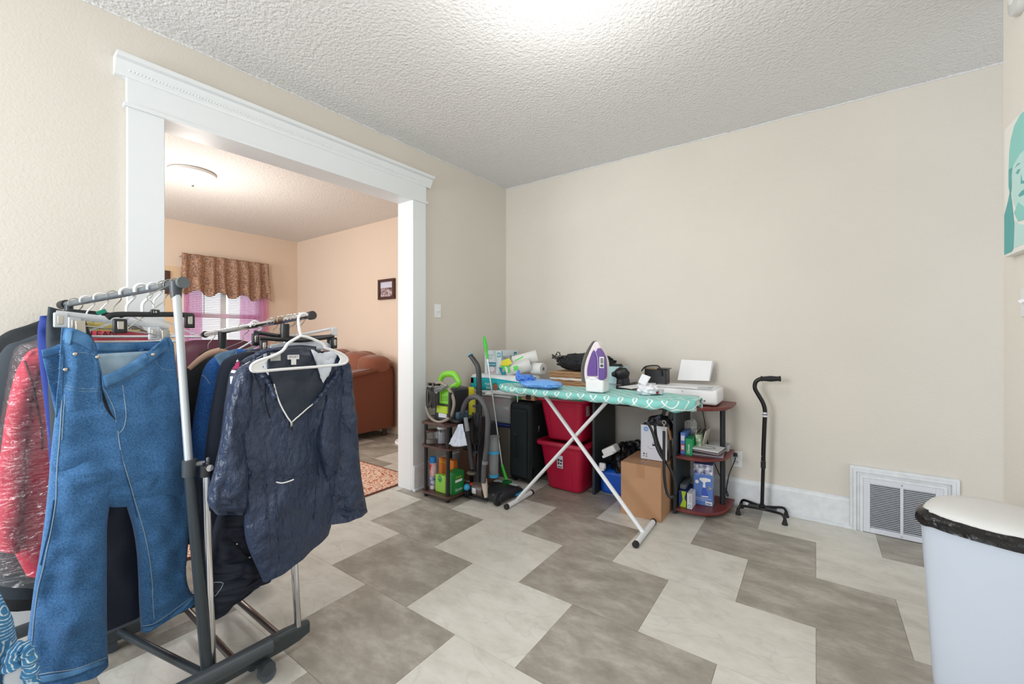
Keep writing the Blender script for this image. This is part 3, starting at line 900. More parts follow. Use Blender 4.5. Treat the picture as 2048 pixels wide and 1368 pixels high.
MB().tube(hp, [.0105 + .0016 * (i % 2) for i in range(len(hp))], 10).build('flex_hose', M['hoset'], t)
hp = spl([Q(871, 782, 2.255), Q(878, 779, 2.25), Q(886, 776, 2.25), Q(894, 771, 2.25)], 5)
MB().tube(hp, [.022, .021, .02, .02, .019, .018, .018, .017, .016, .015, .014, .013, .012, .012, .011, .01][:len(hp)], 12, flat=.6).build('stain_tool', M['smoke'], t)
mb = MB()
for k in range(6):
    c = Q(855 + k * 2.6, 795, 2.262 - .004 * (k % 3))
    hh = .082 - .004 * (k % 3)
    mb.tube([(c.x + .012 * math.cos(a) + .003 * k * math.sin(a * .5), c.y, c.z + hh * math.sin(a)) for a in [2 * PI * i / 28 for i in range(28)]], .0042, 6, closed=True)
mb.build('power_cord', M['black'], t, props={'kind': 'stuff'})
for u in (856, 866):
    q = Q(u, 768, 2.26); MB().cyl((q.x, 2.26, q.z), (q.x, 2.33, q.z - .01), .011, n=12).build('cord_hook', M['black'], t)
a = Q(901, 785, 2.262); b = Q(899, 835, 2.262)
MB().tube([a, a.lerp(b, .4), b], [.015, .013, .011], 12).build('hose_clip_wand', M['black'], t)

# --- jars and packets on the stand
def jar(label, x, y, z, r, h, mlid, fill=None, zf=.7):
    t = thing('storage_jar', label, 'jar', (x, y, z), group=None)
    MB().lathe([(r * .96, 0), (r, .004), (r, h * .86), (r * .9, h * .9), (r * .9, h * .93)], (x, y, z), 28).build('glass', M['clear'], t)
    MB().lathe([(r * 1.02, h * .9), (r * 1.04, h * .93), (r * 1.02, h), (r * .9, h * 1.02)], (x, y, z), 28).build('lid', mlid, t)
    if fill: MB().lathe([(r * .9, .006), (r * .9, h * zf)], (x, y, z), 24).build('contents', fill, t)
q = Q(863, 885, 2.28); jar('clear jar with a dark lid on the middle shelf of the stand', q.x, 2.28, SZ[1], .043, .107, M['walnut'], mat('tan_contents', (170, 160, 150), .8), .35)
q = Q(884, 885, 2.33); jar('white-filled jar with a white lid on the middle shelf of the stand', q.x, 2.33, SZ[1], .036, .128, M['white'], mat('white_contents', (226, 226, 236), .7), .72)
# silver pouch hanging over the shelf edge
t = thing('silver_pouch', 'crumpled silvery pouch on the middle shelf of the stand', 'pouch', (-2.24, 2.3, SZ[1]))
mb = MB()
top = [PY(u, v, 2.27) for u, v in ((917, 852), (920, 848), (926, 848))]
bot = [PY(u, v, 2.23) for u, v in ((898, 888), (914, 893), (935, 891))]
sheet(mb, top, bot, 24, 16, .006, 3, 2, bulge=.012, axis=Vector((0, -1, 0)))
mb.build('pouch_front', mat('silver_film', (190, 200, 216), .3, bump=(40, .8, .01)), t, solid=.004)
q = Q(872, 982, 2.27)
t = thing('aerosol_can', 'blue-capped red and white aerosol can on the bottom shelf of the stand', 'can', (-2.415, 2.31, SZ[0]))
cx, cy = PY(866, 960, 2.30).x, 2.30
z0 = SZ[0]
MB().lathe([(.026, 0), (.027, .004), (.027, .195), (.023, .205)], (cx, cy, z0), 28).build('can_body', mat('can_print', (214, 60, 56), .35, var=(16, (235, 230, 240), 1)), t)
MB().lathe([(.0275, .03), (.0275, .10)], (cx, cy, z0), 28).build('lower_label', mat('can_label', (224, 226, 240), .35, var=(30, (60, 70, 150), 1)), t)
MB().lathe([(.0255, .2), (.0265, .203), (.0265, .238), (.024, .245)], (cx, cy, z0), 28).build('cap', M['bagblue'] if 0 else mat('sky_blue_cap', (30, 136, 214), .35), t)
a, b = PY(877, 915, 2.38), PY(907, 972, 2.38)
t = carton('snack_pack', 'orange packet standing at the back of the bottom shelf of the stand', 'packet', a.x, b.x, 2.38, 2.43, z0, a.z, M['orange'], .008, 'packet')
text('KITCHEN', t, (a.x + .015, 2.38, a.z - .035), X, Z, .014, M['yellow'], wmax=.07)
a, b = PY(870, 948, 2.265), PY(891, 990, 2.265)
t = carton('soap_pouch', 'lime green packet with rounded label leaning on the bottom shelf of the stand', 'packet', a.x, b.x, 2.265, 2.31, z0, a.z, M['limep'], .006, 'pouch')
q = PY(880, 958, 2.264)
disc(t, (q.x - .002, 2.265, q.z), X, Z, .02, M['greenp'], 'label_oval', r2=.026)
text('Simply', t, (q.x - .015, 2.2645, q.z + .004), X, Z, .008, M['inkw'], wmax=.028)
a = PY(899, 945, 2.29); b = PY(907, 990, 2.29); c = PX(919, 945, a.x + .0)
t = carton('green_carton', 'green box with white label strip at the right of the bottom shelf of the stand', 'box', -2.262, -2.178, 2.29, 2.40, z0, a.z, M['greenp'], .001)
xr = -2.178
patch(t, (xr, 2.305, z0 + .085), Y, Z, .075, .018, M['inkw'])
text('SCRUB', t, (xr, 2.31, z0 + .115), Y, Z, .014, M['yellow'], wmax=.07)
text('Gentle', t, (xr, 2.305, z0 + .02), Y, Z, .02, M['inkw'], wmax=.08)
# --- brown box and its neighbours behind the vacuum
t = carton('cardboard_box', 'brown cardboard box on the floor between stand and upright vacuum', 'box', -2.50, -2.20, 2.70, 2.86, 0, .25, M['cardd'], .002)
q = PY(931, 942, 2.70)
t2 = patch(t, (-2.26, 2.70, .1), X, Z, .025, .02, M['skyb'])
t = carton('storage_crate', 'dark grey crate stacked on the brown box behind the vacuum', 'crate', -2.48, -2.22, 2.71, 2.85, .251, .50, M['dgrey'], .01)
t = thing('spray_bottle', 'yellow bottle standing on the crate behind the vacuum hose', 'bottle', (-2.37, 2.74, .501))
q = PY(937, 790, 2.74)
MB().lathe([(.036, 0), (.04, .006), (.04, .18), (.03, .2), (.03, .215)], (q.x, 2.77, .501), 24).build('bottle_body', mat('yellow_bottle', (222, 214, 60), .3), t)
MB().lathe([(.032, .205), (.034, .21), (.034, .275), (.02, .285)], (q.x, 2.77, .501), 20).build('cap', M['yellow'], t)

# --- upright vacuum
YV = 2.44
def V(u, v, y=YV): return PY(u, v, y)
t = thing('upright_vacuum', 'black upright vacuum cleaner with grey hose loop and cyan trim', 'vacuum cleaner', (-2.0, 2.5, 0))
vm_ = M['vacb']
mb = MB()
hx0, hx1 = -2.135, -1.80
prof = [(2.42, .02), (2.42, .075), (2.50, .095), (2.60, .085), (2.70, .055), (2.72, .02)]
mb.prism([(hx0 + .06, a, b) for a, b in prof], (0, 0, 0), (hx1 - hx0 - .1, 0, 0))
mb.build('floor_head', vm_, t, bevel=.01)
MB().tube([(hx0 + .08, 2.722, .028), (hx1 - .05, 2.722, .028), (hx1 - .032, 2.70, .028), (hx1 - .032, 2.6, .028)], .008, 8).build('cyan_bumper', M['skyb'], t)
for x in (-2.15, -1.865):
    c_ = MB().lathe([(.03, -.012), (.045, -.012), (.047, -.006), (.047, .006), (.045, .012), (.03, .012)], (x, 2.42, .048), 28, axis='X').build('wheel', M['rubber'], t)
    mb = MB()
    mb.lathe([(.012, 0), (.012, .016)], (x, 2.42, .048), 12, axis='X')
    for k in range(5):
        a = 2 * PI * k / 5
        mb.box((x + .0135, 2.42 + .019 * math.cos(a), .048 + .019 * math.sin(a)), (.004, .026, .006), rotm(a, 'X'))
    mb.build('hub_spokes', M['dgrey'], c_, props={'kind': 'stuff'})
MB().lathe([(.05, -.05), (.052, -.04), (.052, .04), (.05, .05)], (-2.05, 2.44, .075), 24, axis='X').build('motor_drum', mat('taupe_motor', (92, 80, 76), .4), t)
q = V(948, 990, 2.385)
patch(t, (q.x - .02, 2.387, .055), X, Z, .035, .04, M['whitebox'], 'warning_label')
text('7 IN 1', t, (q.x - .016, 2.3865, .06), X, Z, .010, M['ink'], wmax=.028)
q0, q1 = V(968, 958, 2.40), V(972, 995, 2.39)
MB().tube([q0, q0.lerp(q1, .5), q1], [.022, .021, .012], 14).build('hose_elbow', mat('cream_fitting', (196, 186, 172), .4), t)
mb = MB(); a, b = V(951, 985, 2.43), V(972, 880, 2.53)
mb.prism([(a.x, 2.43, .08), (b.x, 2.43, .08), (b.x - .01, 2.44, .34), (b.x - .02, 2.44, .62), (a.x + .04, 2.44, .62), (a.x + .01, 2.44, .34)], (0, 0, 0), (0, .10, 0))
mb.build('body_tower', vm_, t, bevel=.012)
hp = [V(958, 860, 2.47), V(958, 800, 2.47), V(958, 760, 2.47), V(956, 735, 2.47), V(949, 722, 2.47), V(941, 711, 2.47)]
MB().tube(spl(hp, 5), [.026 - .0003 * i for i in range(26)], 14, flat=.8, up=(1, 0, 0)).build('handle_shaft', vm_, t)
q = V(941, 711, 2.47)
MB().tube([q, q + Vector((-.004, 0, .006))], [.022, .019], 14).build('handle_button', M['skyb'], t)
hp = spl([V(927, 880, 2.385), V(922, 850, 2.385), V(924, 827, 2.385), V(930, 808, 2.385), V(940, 796, 2.385), V(954, 794, 2.385), V(965, 804, 2.385), V(973, 822, 2.385), V(976, 845, 2.385), V(974, 882, 2.385), V(971, 912, 2.385), V(968, 935, 2.385), V(967, 965, 2.385)], 16)
MB().tube(hp, [.0185 + .0014 * (i % 2) for i in range(len(hp))], 12).build('flex_hose', M['hose'], t)
q = V(970, 925, 2.385)
MB().cyl(q + Vector((0, 0, .012)), q - Vector((0, 0, .012)), .023).build('hose_cuff', M['grey'], t)
a, b, c = V(931, 835, 2.36), V(935, 862, 2.36), V(945, 938, 2.36)
MB().tube([a, b], [.016, .018], 12).build('wand_grip', mat('wand_grip_grey', (140, 144, 150), .4), t)
MB().tube([b, c], [.0185, .0175], 12).build('wand_tube', vm_, t)
q = V(943, 946, 2.37)
MB().ball(q, (.04, .03, .016), 16, 8).build('wand_holder', mat('taupe_holder', (86, 80, 70), .4), t)
mb = MB()
for k in range(7):
    c = V(946 + k * 2.2, 858 + (k % 3) * 3, 2.405 + .003 * (k % 3))
    mb.tube([(c.x + .016 * math.cos(a), c.y, c.z + (.125 + .006 * (k % 3)) * math.sin(a) * (1 if math.sin(a) > 0 else .8)) for a in [2 * PI * i / 26 for i in range(26)]], .004, 6, closed=True)
mb.build('power_cord', M['black'], t, props={'kind': 'stuff'})
for k, v in enumerate((812, 905)):
    q = V(951, v, 2.41); MB().box(q, (.03, .04, .016)).build('cord_hook', M['dgrey'], t, bevel=.004)
q = V(950, 909, 2.395); mb = MB()
mb.bb(q.x - .01, q.x - .004, 2.385, 2.39, q.z - .01, q.z + .012); mb.bb(q.x + .004, q.x + .01, 2.385, 2.39, q.z - .01, q.z + .012)
mb.build('plug_prongs', M['steel'], t)
a = V(986, 905, 2.53)
MB().lathe([(.03, 0), (.036, .01), (.04, .26), (.036, .30)], (a.x, 2.54, .15), 24).build('dust_cup', M['dust'], t)
for z, m_ in ((.152, 'skyb'), (.33, 'skyb'), (.44, 'grey')):
    MB().lathe([(.038 + (z - .15) * .02, 0), (.039 + (z - .15) * .02, .022)], (a.x, 2.54, z), 24).build('cup_band', M[m_], t)
q = V(934, 975, 2.39)
MB().ball(q, (.026, .03, .03), 14, 8, lambda d: 1 - .25 * max(0, -d.z)).build('cyan_nozzle', M['skyb'], t)
MB().tube([q - Vector((0, 0, .01)), q + Vector((.01, 0, -.05))], [.012, .008], 10).build('nozzle_neck', M['black'], t)
q = V(944, 968, 2.42)
MB().ball(q, (.02, .02, .013), 14, 8).build('red_latch', M['redp'], t)
MB().bb(-2.165, -1.94, 2.385, 2.40, .018, .03).build('rear_bar', M['black'], t, bevel=.004)

# --- mop
YM = 2.80
t = thing('spray_mop', 'silver-handled mop with bright green grip leaning beside the suitcase', 'mop', (-2.1, YM, 0))
q = PZ(1008, 966, .03)
MP = Vector((q.x, q.y + .03, .05))
gt, gb = PY(968, 672, YM + .03), PY(975, 718, YM + .02)
jb = PY(1004, 930, MP.y)
MB().tube(spl([gt, gt.lerp(gb, .2), gt.lerp(gb, .5), gt.lerp(gb, .75), gb], 3), [.005, .009, .012, .0145, .016, .0165, .016, .014, .0125, .0115, .011, .0105, .010], 12).build('grip', M['mopg'], t)
MB().tube([gb, jb], .0068, 10).build('pole', mat('mop_pole', (206, 212, 214), .25, .7), t)
MB().tube([jb, jb.lerp(MP, .8), MP], [.011, .014, .018], 12).build('green_neck', M['mopg'], t)
MB().box(MP + Vector((.01, 0, -.018)), (.07, .05, .02)).build('swivel', mat('dark_green', (20, 120, 60), .4), t, bevel=.006)
mb = MB()
mb.grid(lambda s, q_: Vector((MP.x - .11 + .22 * s, MP.y - .045 + .09 * q_, .012 + .012 * math.sin(PI * q_) + .003 * nz(s * 8, q_ * 5))), 30, 12)
mb.build('mop_pad', mat('mop_pad_white', (206, 222, 224), .9, bump=(60, .8, .01)), t, solid=.008)

# --- suitcase
t = thing('suitcase', 'black fabric suitcase standing upright left of the crimson totes', 'suitcase', (-2.0, 3.1, 0))
MB().bb(-2.11, -1.895, 2.90, 3.36, .03, .675).build('shell', M['suit'], t, bevel=.03, seg=4)
mb = MB()
def rrect(y, x0, x1, z0, z1, r, n=5):
    pts = []
    for cx_, cz_, a0 in ((x1 - r, z1 - r, 0), (x0 + r, z1 - r, PI / 2), (x0 + r, z0 + r, PI), (x1 - r, z0 + r, 1.5 * PI)):
        for k in range(n + 1):
            a = a0 + PI / 2 * k / n
            pts.append((cx_ + r * math.cos(a), y, cz_ + r * math.sin(a)))
    return pts
MB().tube(rrect(2.905, -2.10, -1.905, .04, .665, .03), .005, 6, closed=True).build('piping', M['black'], t)
MB().bb(-2.09, -1.93, 2.878, 2.905, .06, .62).build('front_pocket', M['suit'], t, bevel=.02, seg=3)
p0, p1 = PY(1031, 868, 2.872), PY(1032, 916, 2.872)
MB().tube(spl([p0, p0.lerp(p1, .15) + Vector((.004, -.016, 0)), p0.lerp(p1, .5) + Vector((.004, -.02, 0)), p0.lerp(p1, .85) + Vector((.004, -.016, 0)), p1], 4), .008, 8, flat=.6).build('side_handle', M['black'], t)
for p_ in (p0, p1): MB().ball(p_ + Vector((0, -.002, 0)), .006, 10, 6).build('handle_rivet', M['steel'], t)
p0, p1 = Vector((-2.0, 3.0, .675)), Vector((-2.0, 3.15, .675))
MB().tube(spl([p0, p0 + Vector((0, .03, .022)), p1 + Vector((0, -.03, .022)), p1], 4), .008, 8).build('top_handle', mat('suit_handle', (70, 78, 80), .5), t)
MB().bb(-1.899, -1.892, 3.02, 3.05, .42, .47).build('zip_toggle', M['steel'], t, bevel=.002)
for (x, y) in ((-2.08, 2.94), (-1.93, 2.94), (-2.08, 3.32), (-1.93, 3.32)):
    MB().cyl((x - .014, y, .025), (x + .014, y, .025), .024, n=16).build('wheel', M['rubber'], t)
MB().bb(-1.94, -1.893, 2.905, 2.96, .03, .14).build('corner_guard', M['black'], t, bevel=.012)

# --- crimson totes
def tote(label, z0, h, lid=False):
    t = thing('storage_tote', label, 'storage bin', (-1.63, 3.15, z0))
    bx0, bx1, by0, by1 = -1.775, -1.475, 2.955, 3.36
    tx0, tx1, ty0, ty1 = -1.825, -1.440, 2.905, 3.40
    def ring(k, g=0, n=6):
        r = .045
        x0, x1, y0, y1 = bx0 + (tx0 - bx0) * k - g, bx1 + (tx1 - bx1) * k + g, by0 + (ty0 - by0) * k - g, by1 + (ty1 - by1) * k + g
        pts = []
        for cx_, cy_, a0 in ((x1 - r, y1 - r, 0), (x0 + r, y1 - r, PI / 2), (x0 + r, y0 + r, PI), (x1 - r, y0 + r, 1.5 * PI)):
            for q_ in range(n + 1):
                a = a0 + PI / 2 * q_ / n
                pts.append((cx_ + r * math.cos(a), cy_ + r * math.sin(a)))
        return pts
    mb = MB(); vs = []; N = 28
    levels = [(0, -.02, 0), (0, 0, .012), (.5, 0, h * .5), (.93, 0, h * .93), (.93, -.006, h * .93), (.1, -.006, .02)]
    for k, g, z in levels: vs += [(a, b, z0 + z) for a, b in ring(k, g)]
    fs = [(i * N + k, i * N + (k + 1) % N, (i + 1) * N + (k + 1) % N, (i + 1) * N + k) for i in range(len(levels) - 1) for k in range(N)]
    fs += [tuple(range(N - 1, -1, -1)), tuple((len(levels) - 1) * N + k for k in range(N))]
    mb.add(vs, fs); mb.build('tub', M['tote'], t)
    mb = MB(); vs = []
    levels = [(.9, 0, h * .90), (.9, .022, h * .90), (.95, .026, h * .93), (.98, .02, h * .985), (.98, -.004, h * .99), (.9, -.004, h * .9)]
    for k, g, z in levels: vs += [(a, b, z0 + z) for a, b in ring(k, g)]
    fs = [(i * N + k, i * N + (k + 1) % N, (i + 1) * N + (k + 1) % N, (i + 1) * N + k) for i in range(len(levels) - 1) for k in range(N)]
    mb.add(vs, fs); mb.build('rim', M['tote'], t)
    # raised front panel and corner flutes
    f0, f1 = Vector((0, by0, z0 + .02)), Vector((0, by0 + (ty0 - by0) * .8, z0 + h * .82))
    mb = MB()
    a0, a1, b0, b1 = -1.72, -1.54, -1.735, -1.525
    mb.prism([(a0, f0.y - .004, f0.z), (a1, f0.y - .004, f0.z), (b1, f1.y - .004, f1.z), (b0, f1.y - .004, f1.z)], (0, 0, 0), (0, .012, 0))
    mb.build('front_panel', M['tote'], t, bevel=.003)
    if lid:
        mb = MB(); vs = []
        levels = [(1, .02, h * .965), (1, .03, h * .97), (1, .03, h + .012), (1, .012, h + .02), (1, -.03, h + .02), (1, -.04, h + .008), (1, -.15, h + .008)]
        for k, g, z in levels: vs += [(a, b, z0 + z) for a, b in ring(k, g)]
        fs = [(i * N + k, i * N + (k + 1) % N, (i + 1) * N + (k + 1) % N, (i + 1) * N + k) for i in range(len(levels) - 1) for k in range(N)]
        fs.append(tuple((len(levels) - 1) * N + k for k in range(N)))
        mb.add(vs, fs); mb.build('lid', M['green'], t)
    return t
t = tote('crimson plastic storage tote on the floor with a printed sticker, lower of two', 0, .395)
q = PY(1115, 935, 2.925)
s0 = Vector((q.x, 2.922, q.z))
patch(t, (q.x, 2.92, q.z), X, Vector((0, -.04, 1)), .052, .10, M['whitebox'], 'sticker')
mb = MB()
for (a, b, c_, d) in ((.006, .055, .016, .018), (.03, .055, .016, .014), (.008, .03, .012, .018), (.028, .032, .014, .012), (.006, .008, .038, .006)):
    mb.bb(q.x + a, q.x + a + c_, 2.917 - b * .04, 2.919 - b * .04, q.z + b, q.z + b + d)
mb.build('sticker_print', M['ink'], t, smooth=0, props={'kind': 'stuff'})
t = tote('crimson plastic storage tote with a green lid, upper of two', .392, .355, True)
patch(t, (-1.447, 3.0, .60), Y, Z, .06, .085, mat('sticker_grey', (170, 160, 160), .5), 'sticker')
t = thing('clear_plastic_lid', 'flat clear plastic lid with dark cloth under the ironing board', 'tray', (-1.62, 3.1, .77))  # clear plastic lid with dark cloth, not a tray
MB().bb(-1.74, -1.54, 2.98, 3.2, .7685, .786).build('tray', M['film2'], t, bevel=.006)
MB().bb(-1.70, -1.58, 3.02, 3.16, .770, .782).build('dark_cloth', M['bcloth'], t, bevel=.004)

# --- corner pile
t = carton('storage_bin', 'taupe bin standing on the floor behind the mop', 'storage bin', -2.50, -2.125, 2.93, 3.30, 0, .445, mat('taupe_bin', (108, 104, 94), .5), .02, 'bin_body')
MB().bb(-2.52, -2.115, 2.91, 3.32, .445, .468).build('bin_lid', mat('navy_lid', (24, 40, 110), .5), t, bevel=.008)
t = thing('clear_tote', 'clear plastic tote of toys stacked behind the suitcase', 'storage bin', (-2.3, 3.1, .469))
mb = MB(); mb.bb(-2.50, -2.12, 2.93, 3.30, .47, .70); mb.build('clear_tub', M['film2'], t, bevel=.02)
MB().bb(-2.525, -2.10, 2.905, 3.325, .70, .718).build('white_lid', M['white'], t, bevel=.006)
random.seed(9)
cols = [(180, 60, 70), (90, 70, 120), (200, 190, 180), (60, 110, 130), (150, 110, 90), (120, 40, 60)]
for k in range(14):
    c = (-2.46 + .3 * random.random(), 2.96 + .1 * random.random(), .51 + .15 * random.random())
    MB().ball(c, (.03, .025, .022), 10, 7).build('toy', mat('toy_%d' % (k % 6), cols[k % 6], .5), t)
MB().bb(-2.42, -2.24, 2.945, 3.0, .63, .69).build('maroon_book', M['maroon'], t)

# carton of tissue rolls (teal print)
t = thing('bath_tissue_pack', 'large teal and white wrapped pack of bath tissue on the clear tote', 'tissue pack', (-2.2, 3.0, .72))
px0, px1, py0, py1, pz0, pz1 = -2.54, -1.93, 2.86, 3.16, .722, .893
mb = MB()
pillow(mb, ((px0 + px1) / 2, (py0 + py1) / 2, (pz0 + pz1) / 2), ((px1 - px0) / 2, (py1 - py0) / 2, (pz1 - pz0) / 2), .22, 60, 30, .01)
mb.build('wrapped_rolls', mat('tissue_wrap', (228, 232, 236), .3, bump=(20, .4, .01)), t)
def band(x0, x1):
    return
mb = MB()
mb.grid(lambda s, q_: Vector((px0 + .03 + (px1 - px0 - .06) * s, py0 - .0015 - .0005, pz0 + .046 + .012 * math.sin(s * 4.5 + 3.8) * (1 - q_) + q_ * (.085 + .014 * math.sin(s * 3.0 + .6)))), 40, 4)
mb.build('teal_band', M['tealbox'], t, solid=.001)
mb = MB(); mb.grid(lambda s, q_: Vector((px1 + .0015, py0 + .02 + (py1 - py0 - .04) * s, pz0 + .046 + q_ * .085)), 10, 3); mb.build('teal_band', M['tealbox'], t, solid=.001)
q = PY(970, 770, py0)
text('Angel', t, (q.x, py0 - .003, q.z - .000), X, Z, .024, M['inkw'], wmax=.06)
text('Soft', t, (q.x + .016, py0 - .003, q.z - .030), X, Z, .022, M['inkw'], wmax=.05)
q = PY(991, 774, py0)
disc(t, (q.x, py0 - .0025, q.z), X, Z, .026, M['skin'], 'baby_face', r2=.03)
disc(t, (q.x - .002, py0 - .0022, q.z + .016), X, Z, .024, M['ink'], 'baby_hair', r2=.018)
for dx in (-.009, .010): disc(t, (q.x + dx, py0 - .0032, q.z + .002), X, Z, .003, M['ink'], 'baby_eye')
disc(t, (q.x + .001, py0 - .0032, q.z - .013), X, Z, .006, M['redp'], 'baby_mouth', r2=.002)
q = PY(977, 786, py0)
poly(t, [(q.x - .04, py0 - .003, q.z - .012), (q.x + .035, py0 - .003, q.z - .012), (q.x + .04, py0 - .003, q.z), (q.x + .02, py0 - .003, q.z + .012), (q.x - .005, py0 - .003, q.z + .012), (q.x - .03, py0 - .003, q.z)], (0, .0005, 0), M['inkw'], 'printed_wing')
q = PY(937, 765, py0)
patch(t, (px0 + .022, py0 - .002, pz0 + .09), X, Z, .04, .045, mat('coral_print', (226, 140, 110), .5), 'corner_label')

# white carton
t = thing('white_box', 'tall white carton with teal badge in the corner on the tissue pack', 'box', (-2.32, 3.08, pz1))
wx0, wx1, wwy0, wwy1, wz0_, wz1_ = -2.43, -2.235, 2.955, 3.20, .894, 1.10
MB().bb(wx0, wx1, wwy0, wwy1, wz0_, wz1_).build('carton', mat('pale_carton', (214, 226, 232), .5), t, bevel=.002)
MB().bb(wx1 - .002, wx1 + .0006, wwy0 - .0006, wwy0 + .006, wz0_, wz1_).build('teal_edge', M['inkb'], t, smooth=0)
patch(t, (wx1 - .05, wwy0, wz1_ - .055), X, Z, .036, .038, M['inkb'], 'badge')
patch(t, (wx1 - .044, wwy0 - .0004, wz1_ - .048), X, Z, .024, .024, mat('pale_teal', (180, 220, 230), .5), 'badge_inner')
patch(t, (wx0 + .03, wwy0, wz0_ + .065), X, Z, .1, .038, M['inkb'], 'teal_title_panel')
patch(t, (wx0 + .03, wwy0, wz0_ + .005), X, Z, .1, .06, mat('rose_print', (186, 168, 170), .5), 'photo_panel')
disc(t, (wx0 + .08, wwy0 - .0006, wz0_ + .04), X, Z, .034, M['whitebox'], 'printed_dish', r2=.022)
text('FLEX WRAP', t, (wx0 + .036, wwy0 - .0006, wz0_ + .077), X, Z, .013, M['inkw'], wmax=.088)
text('BAG OF', t, (wx0 + .03, wwy0, wz1_ - .05), X, Z, .015, M['inkg'], wmax=.07)
text('GOOD', t, (wx0 + .03, wwy0, wz1_ - .075), X, Z, .013, M['inkg'], wmax=.06)
text('BAG OF', t, (wx1, wwy0 + .02, wz1_ - .075), Y, Vector((0, .0, 1)), .03, M['ink'], wmax=.13)
text('Goodness', t, (wx1, wwy0 + .03, wz1_ - .12), Y, Z, .028, M['ink'], wmax=.15)
patch(t, (wx1, wwy1 - .062, wz1_ - .075), Y, Z, .044, .06, M['inkb'], 'badge')
patch(t, (wx1 + .0004, wwy1 - .053, wz1_ - .063), Y, Z, .026, .032, mat('pale_teal', (180, 220, 230), .5), 'badge_inner')

# pack of paper rolls, tipped
def roll(tt, c, r, L, ax, m, name='paper_roll', core=True):
    ax = Vector(ax).normalized(); c = Vector(c)
    o = MB().tube([c - ax * (L / 2), c - ax * (L / 2 - .006), c + ax * (L / 2 - .006), c + ax * (L / 2)], [r * .93, r, r, r * .93], 28).build(name, m, tt)
    if core: MB().cyl(c + ax * (L / 2 - .001), c + ax * (L / 2 + .0006), r * .3, n=16).build('core_hole', M['inkg'], o)
    return o
t = thing('paper_roll_pack', 'opened pack of white paper rolls leaning on the white carton', 'paper rolls', (-2.05, 3.0, pz1))
ax = (.55, .35, .18)
ctr = PY(1048, 722, 3.07)
pw = mat('roll_paper', (226, 226, 224), .85, bump=(60, .2))
roll(t, ctr + Vector((0, .02, .012)), .058, .22, ax, pw)
roll(t, ctr + Vector((-.02, -.06, -.052)), .058, .22, ax, pw)
roll(t, PY(1076, 737, 3.10), .05, .12, (.7, -.1, 0), pw)
e = ctr - Vector(ax).normalized() * .13
mb = MB()
mb.ball(e + Vector((.0, -.03, -.035)), (.085, .06, .075), 22, 14, lambda d: 1 + .18 * nz(d.x * 2, d.y * 2 + d.z * 2, 4))
o = mb.build('crumpled_wrapper', M['film2'], t)
for pts, m_ in ((((1003, 722), (1018, 716), (1024, 726), (1016, 732), (1001, 731)), 'yellow'), (((1001, 732), (1018, 731), (1020, 745), (1012, 747)), 'mopg'), (((997, 734), (1004, 736), (1013, 747), (1004, 751)), 'inkb'), (((1026, 733), (1036, 731), (1035, 740), (1028, 742)), 'mopg')):
    P = [PY(u, v, 2.915) for u, v in pts]
    poly(t, P, (0, .002, 0), M[m_], 'wrapper_print')
for pts in (((1030, 720), (1046, 712), (1047, 714.5), (1031, 722.5)),):
    poly(t, [PY(u, v, 2.925) for u, v in pts], (0, .002, 0), M['mopg'], 'wrapper_print')

t = carton('cardboard_box', 'small brown carton with a black printed band on top of the suitcase', 'box', -1.99, -1.86, 2.90, 3.03, .70, .80, M['card'], .002)
patch(t, (-1.945, 2.90, .705), X, Z, .05, .09, M['ink'], 'printed_band')
patch(t, (-1.93, 2.8993, .765), X, Z, .02, .018, M['inkw'], 'label_patch')
t = carton('green_folder', 'green folder lying on the suitcase beside the brown carton', 'folder', -2.06, -1.995, 2.905, 3.2, .70, .725, M['greenp'], .002, 'folder_cover')

# --- desk
t = thing('desk', 'mahogany topped desk with graphite panels and rounded end shelves', 'desk', (-1.0, 3.23, 0))
dx0, dx1 = -1.42, -.785
def dshape(r0):
    return [(-.47 + r0 * 0 - .0, YB - .03), (-.47, 3.25), (-.49, 3.15), (-.535, 3.07), (-.61, 3.015), (-.70, 2.995), (-.80, 2.992)]
tp = [(dx0, YB - .03)] + [(dx0, 2.995)] + [(-.80, 2.992), (-.70, 2.995), (-.61, 3.012), (-.535, 3.06), (-.485, 3.14), (-.465, 3.25), (-.465, YB - .03)]
MB().prism([(a, b, .728) for a, b in tp], (0, 0, 0), (0, 0, .022)).build('desktop', M['desktop'], t, bevel=.005)
MB().bb(-1.405, -1.385, 3.02, YB - .035, 0, .728).build('side_panel', M['panel'], t, bevel=.001)
MB().bb(-.80, -.78, 3.02, YB - .035, 0, .728).build('side_panel', M['panel'], t, bevel=.001)
MB().bb(-1.385, -.80, 3.40, 3.415, .645, .728).build('back_rail', mat('mahogany_rail', (84, 44, 52), .45), t)
for z in (.045, .405):
    sp = [(-.78, YB - .04)] + [(-.78, 3.015), (-.70, 3.01), (-.60, 3.03), (-.53, 3.09), (-.49, 3.17), (-.475, 3.27), (-.475, YB - .04)]
    MB().prism([(a, b, z) for a, b in sp], (0, 0, 0), (0, 0, -.02)).build('end_shelf', M['desktop'], t, bevel=.004)
for (a, b) in ((0, .025), (.045, .385), (.405, .728)):
    MB().cyl((-.53, 3.28, a), (-.53, 3.28, b), .018, n=18).build('post', M['black'], t)
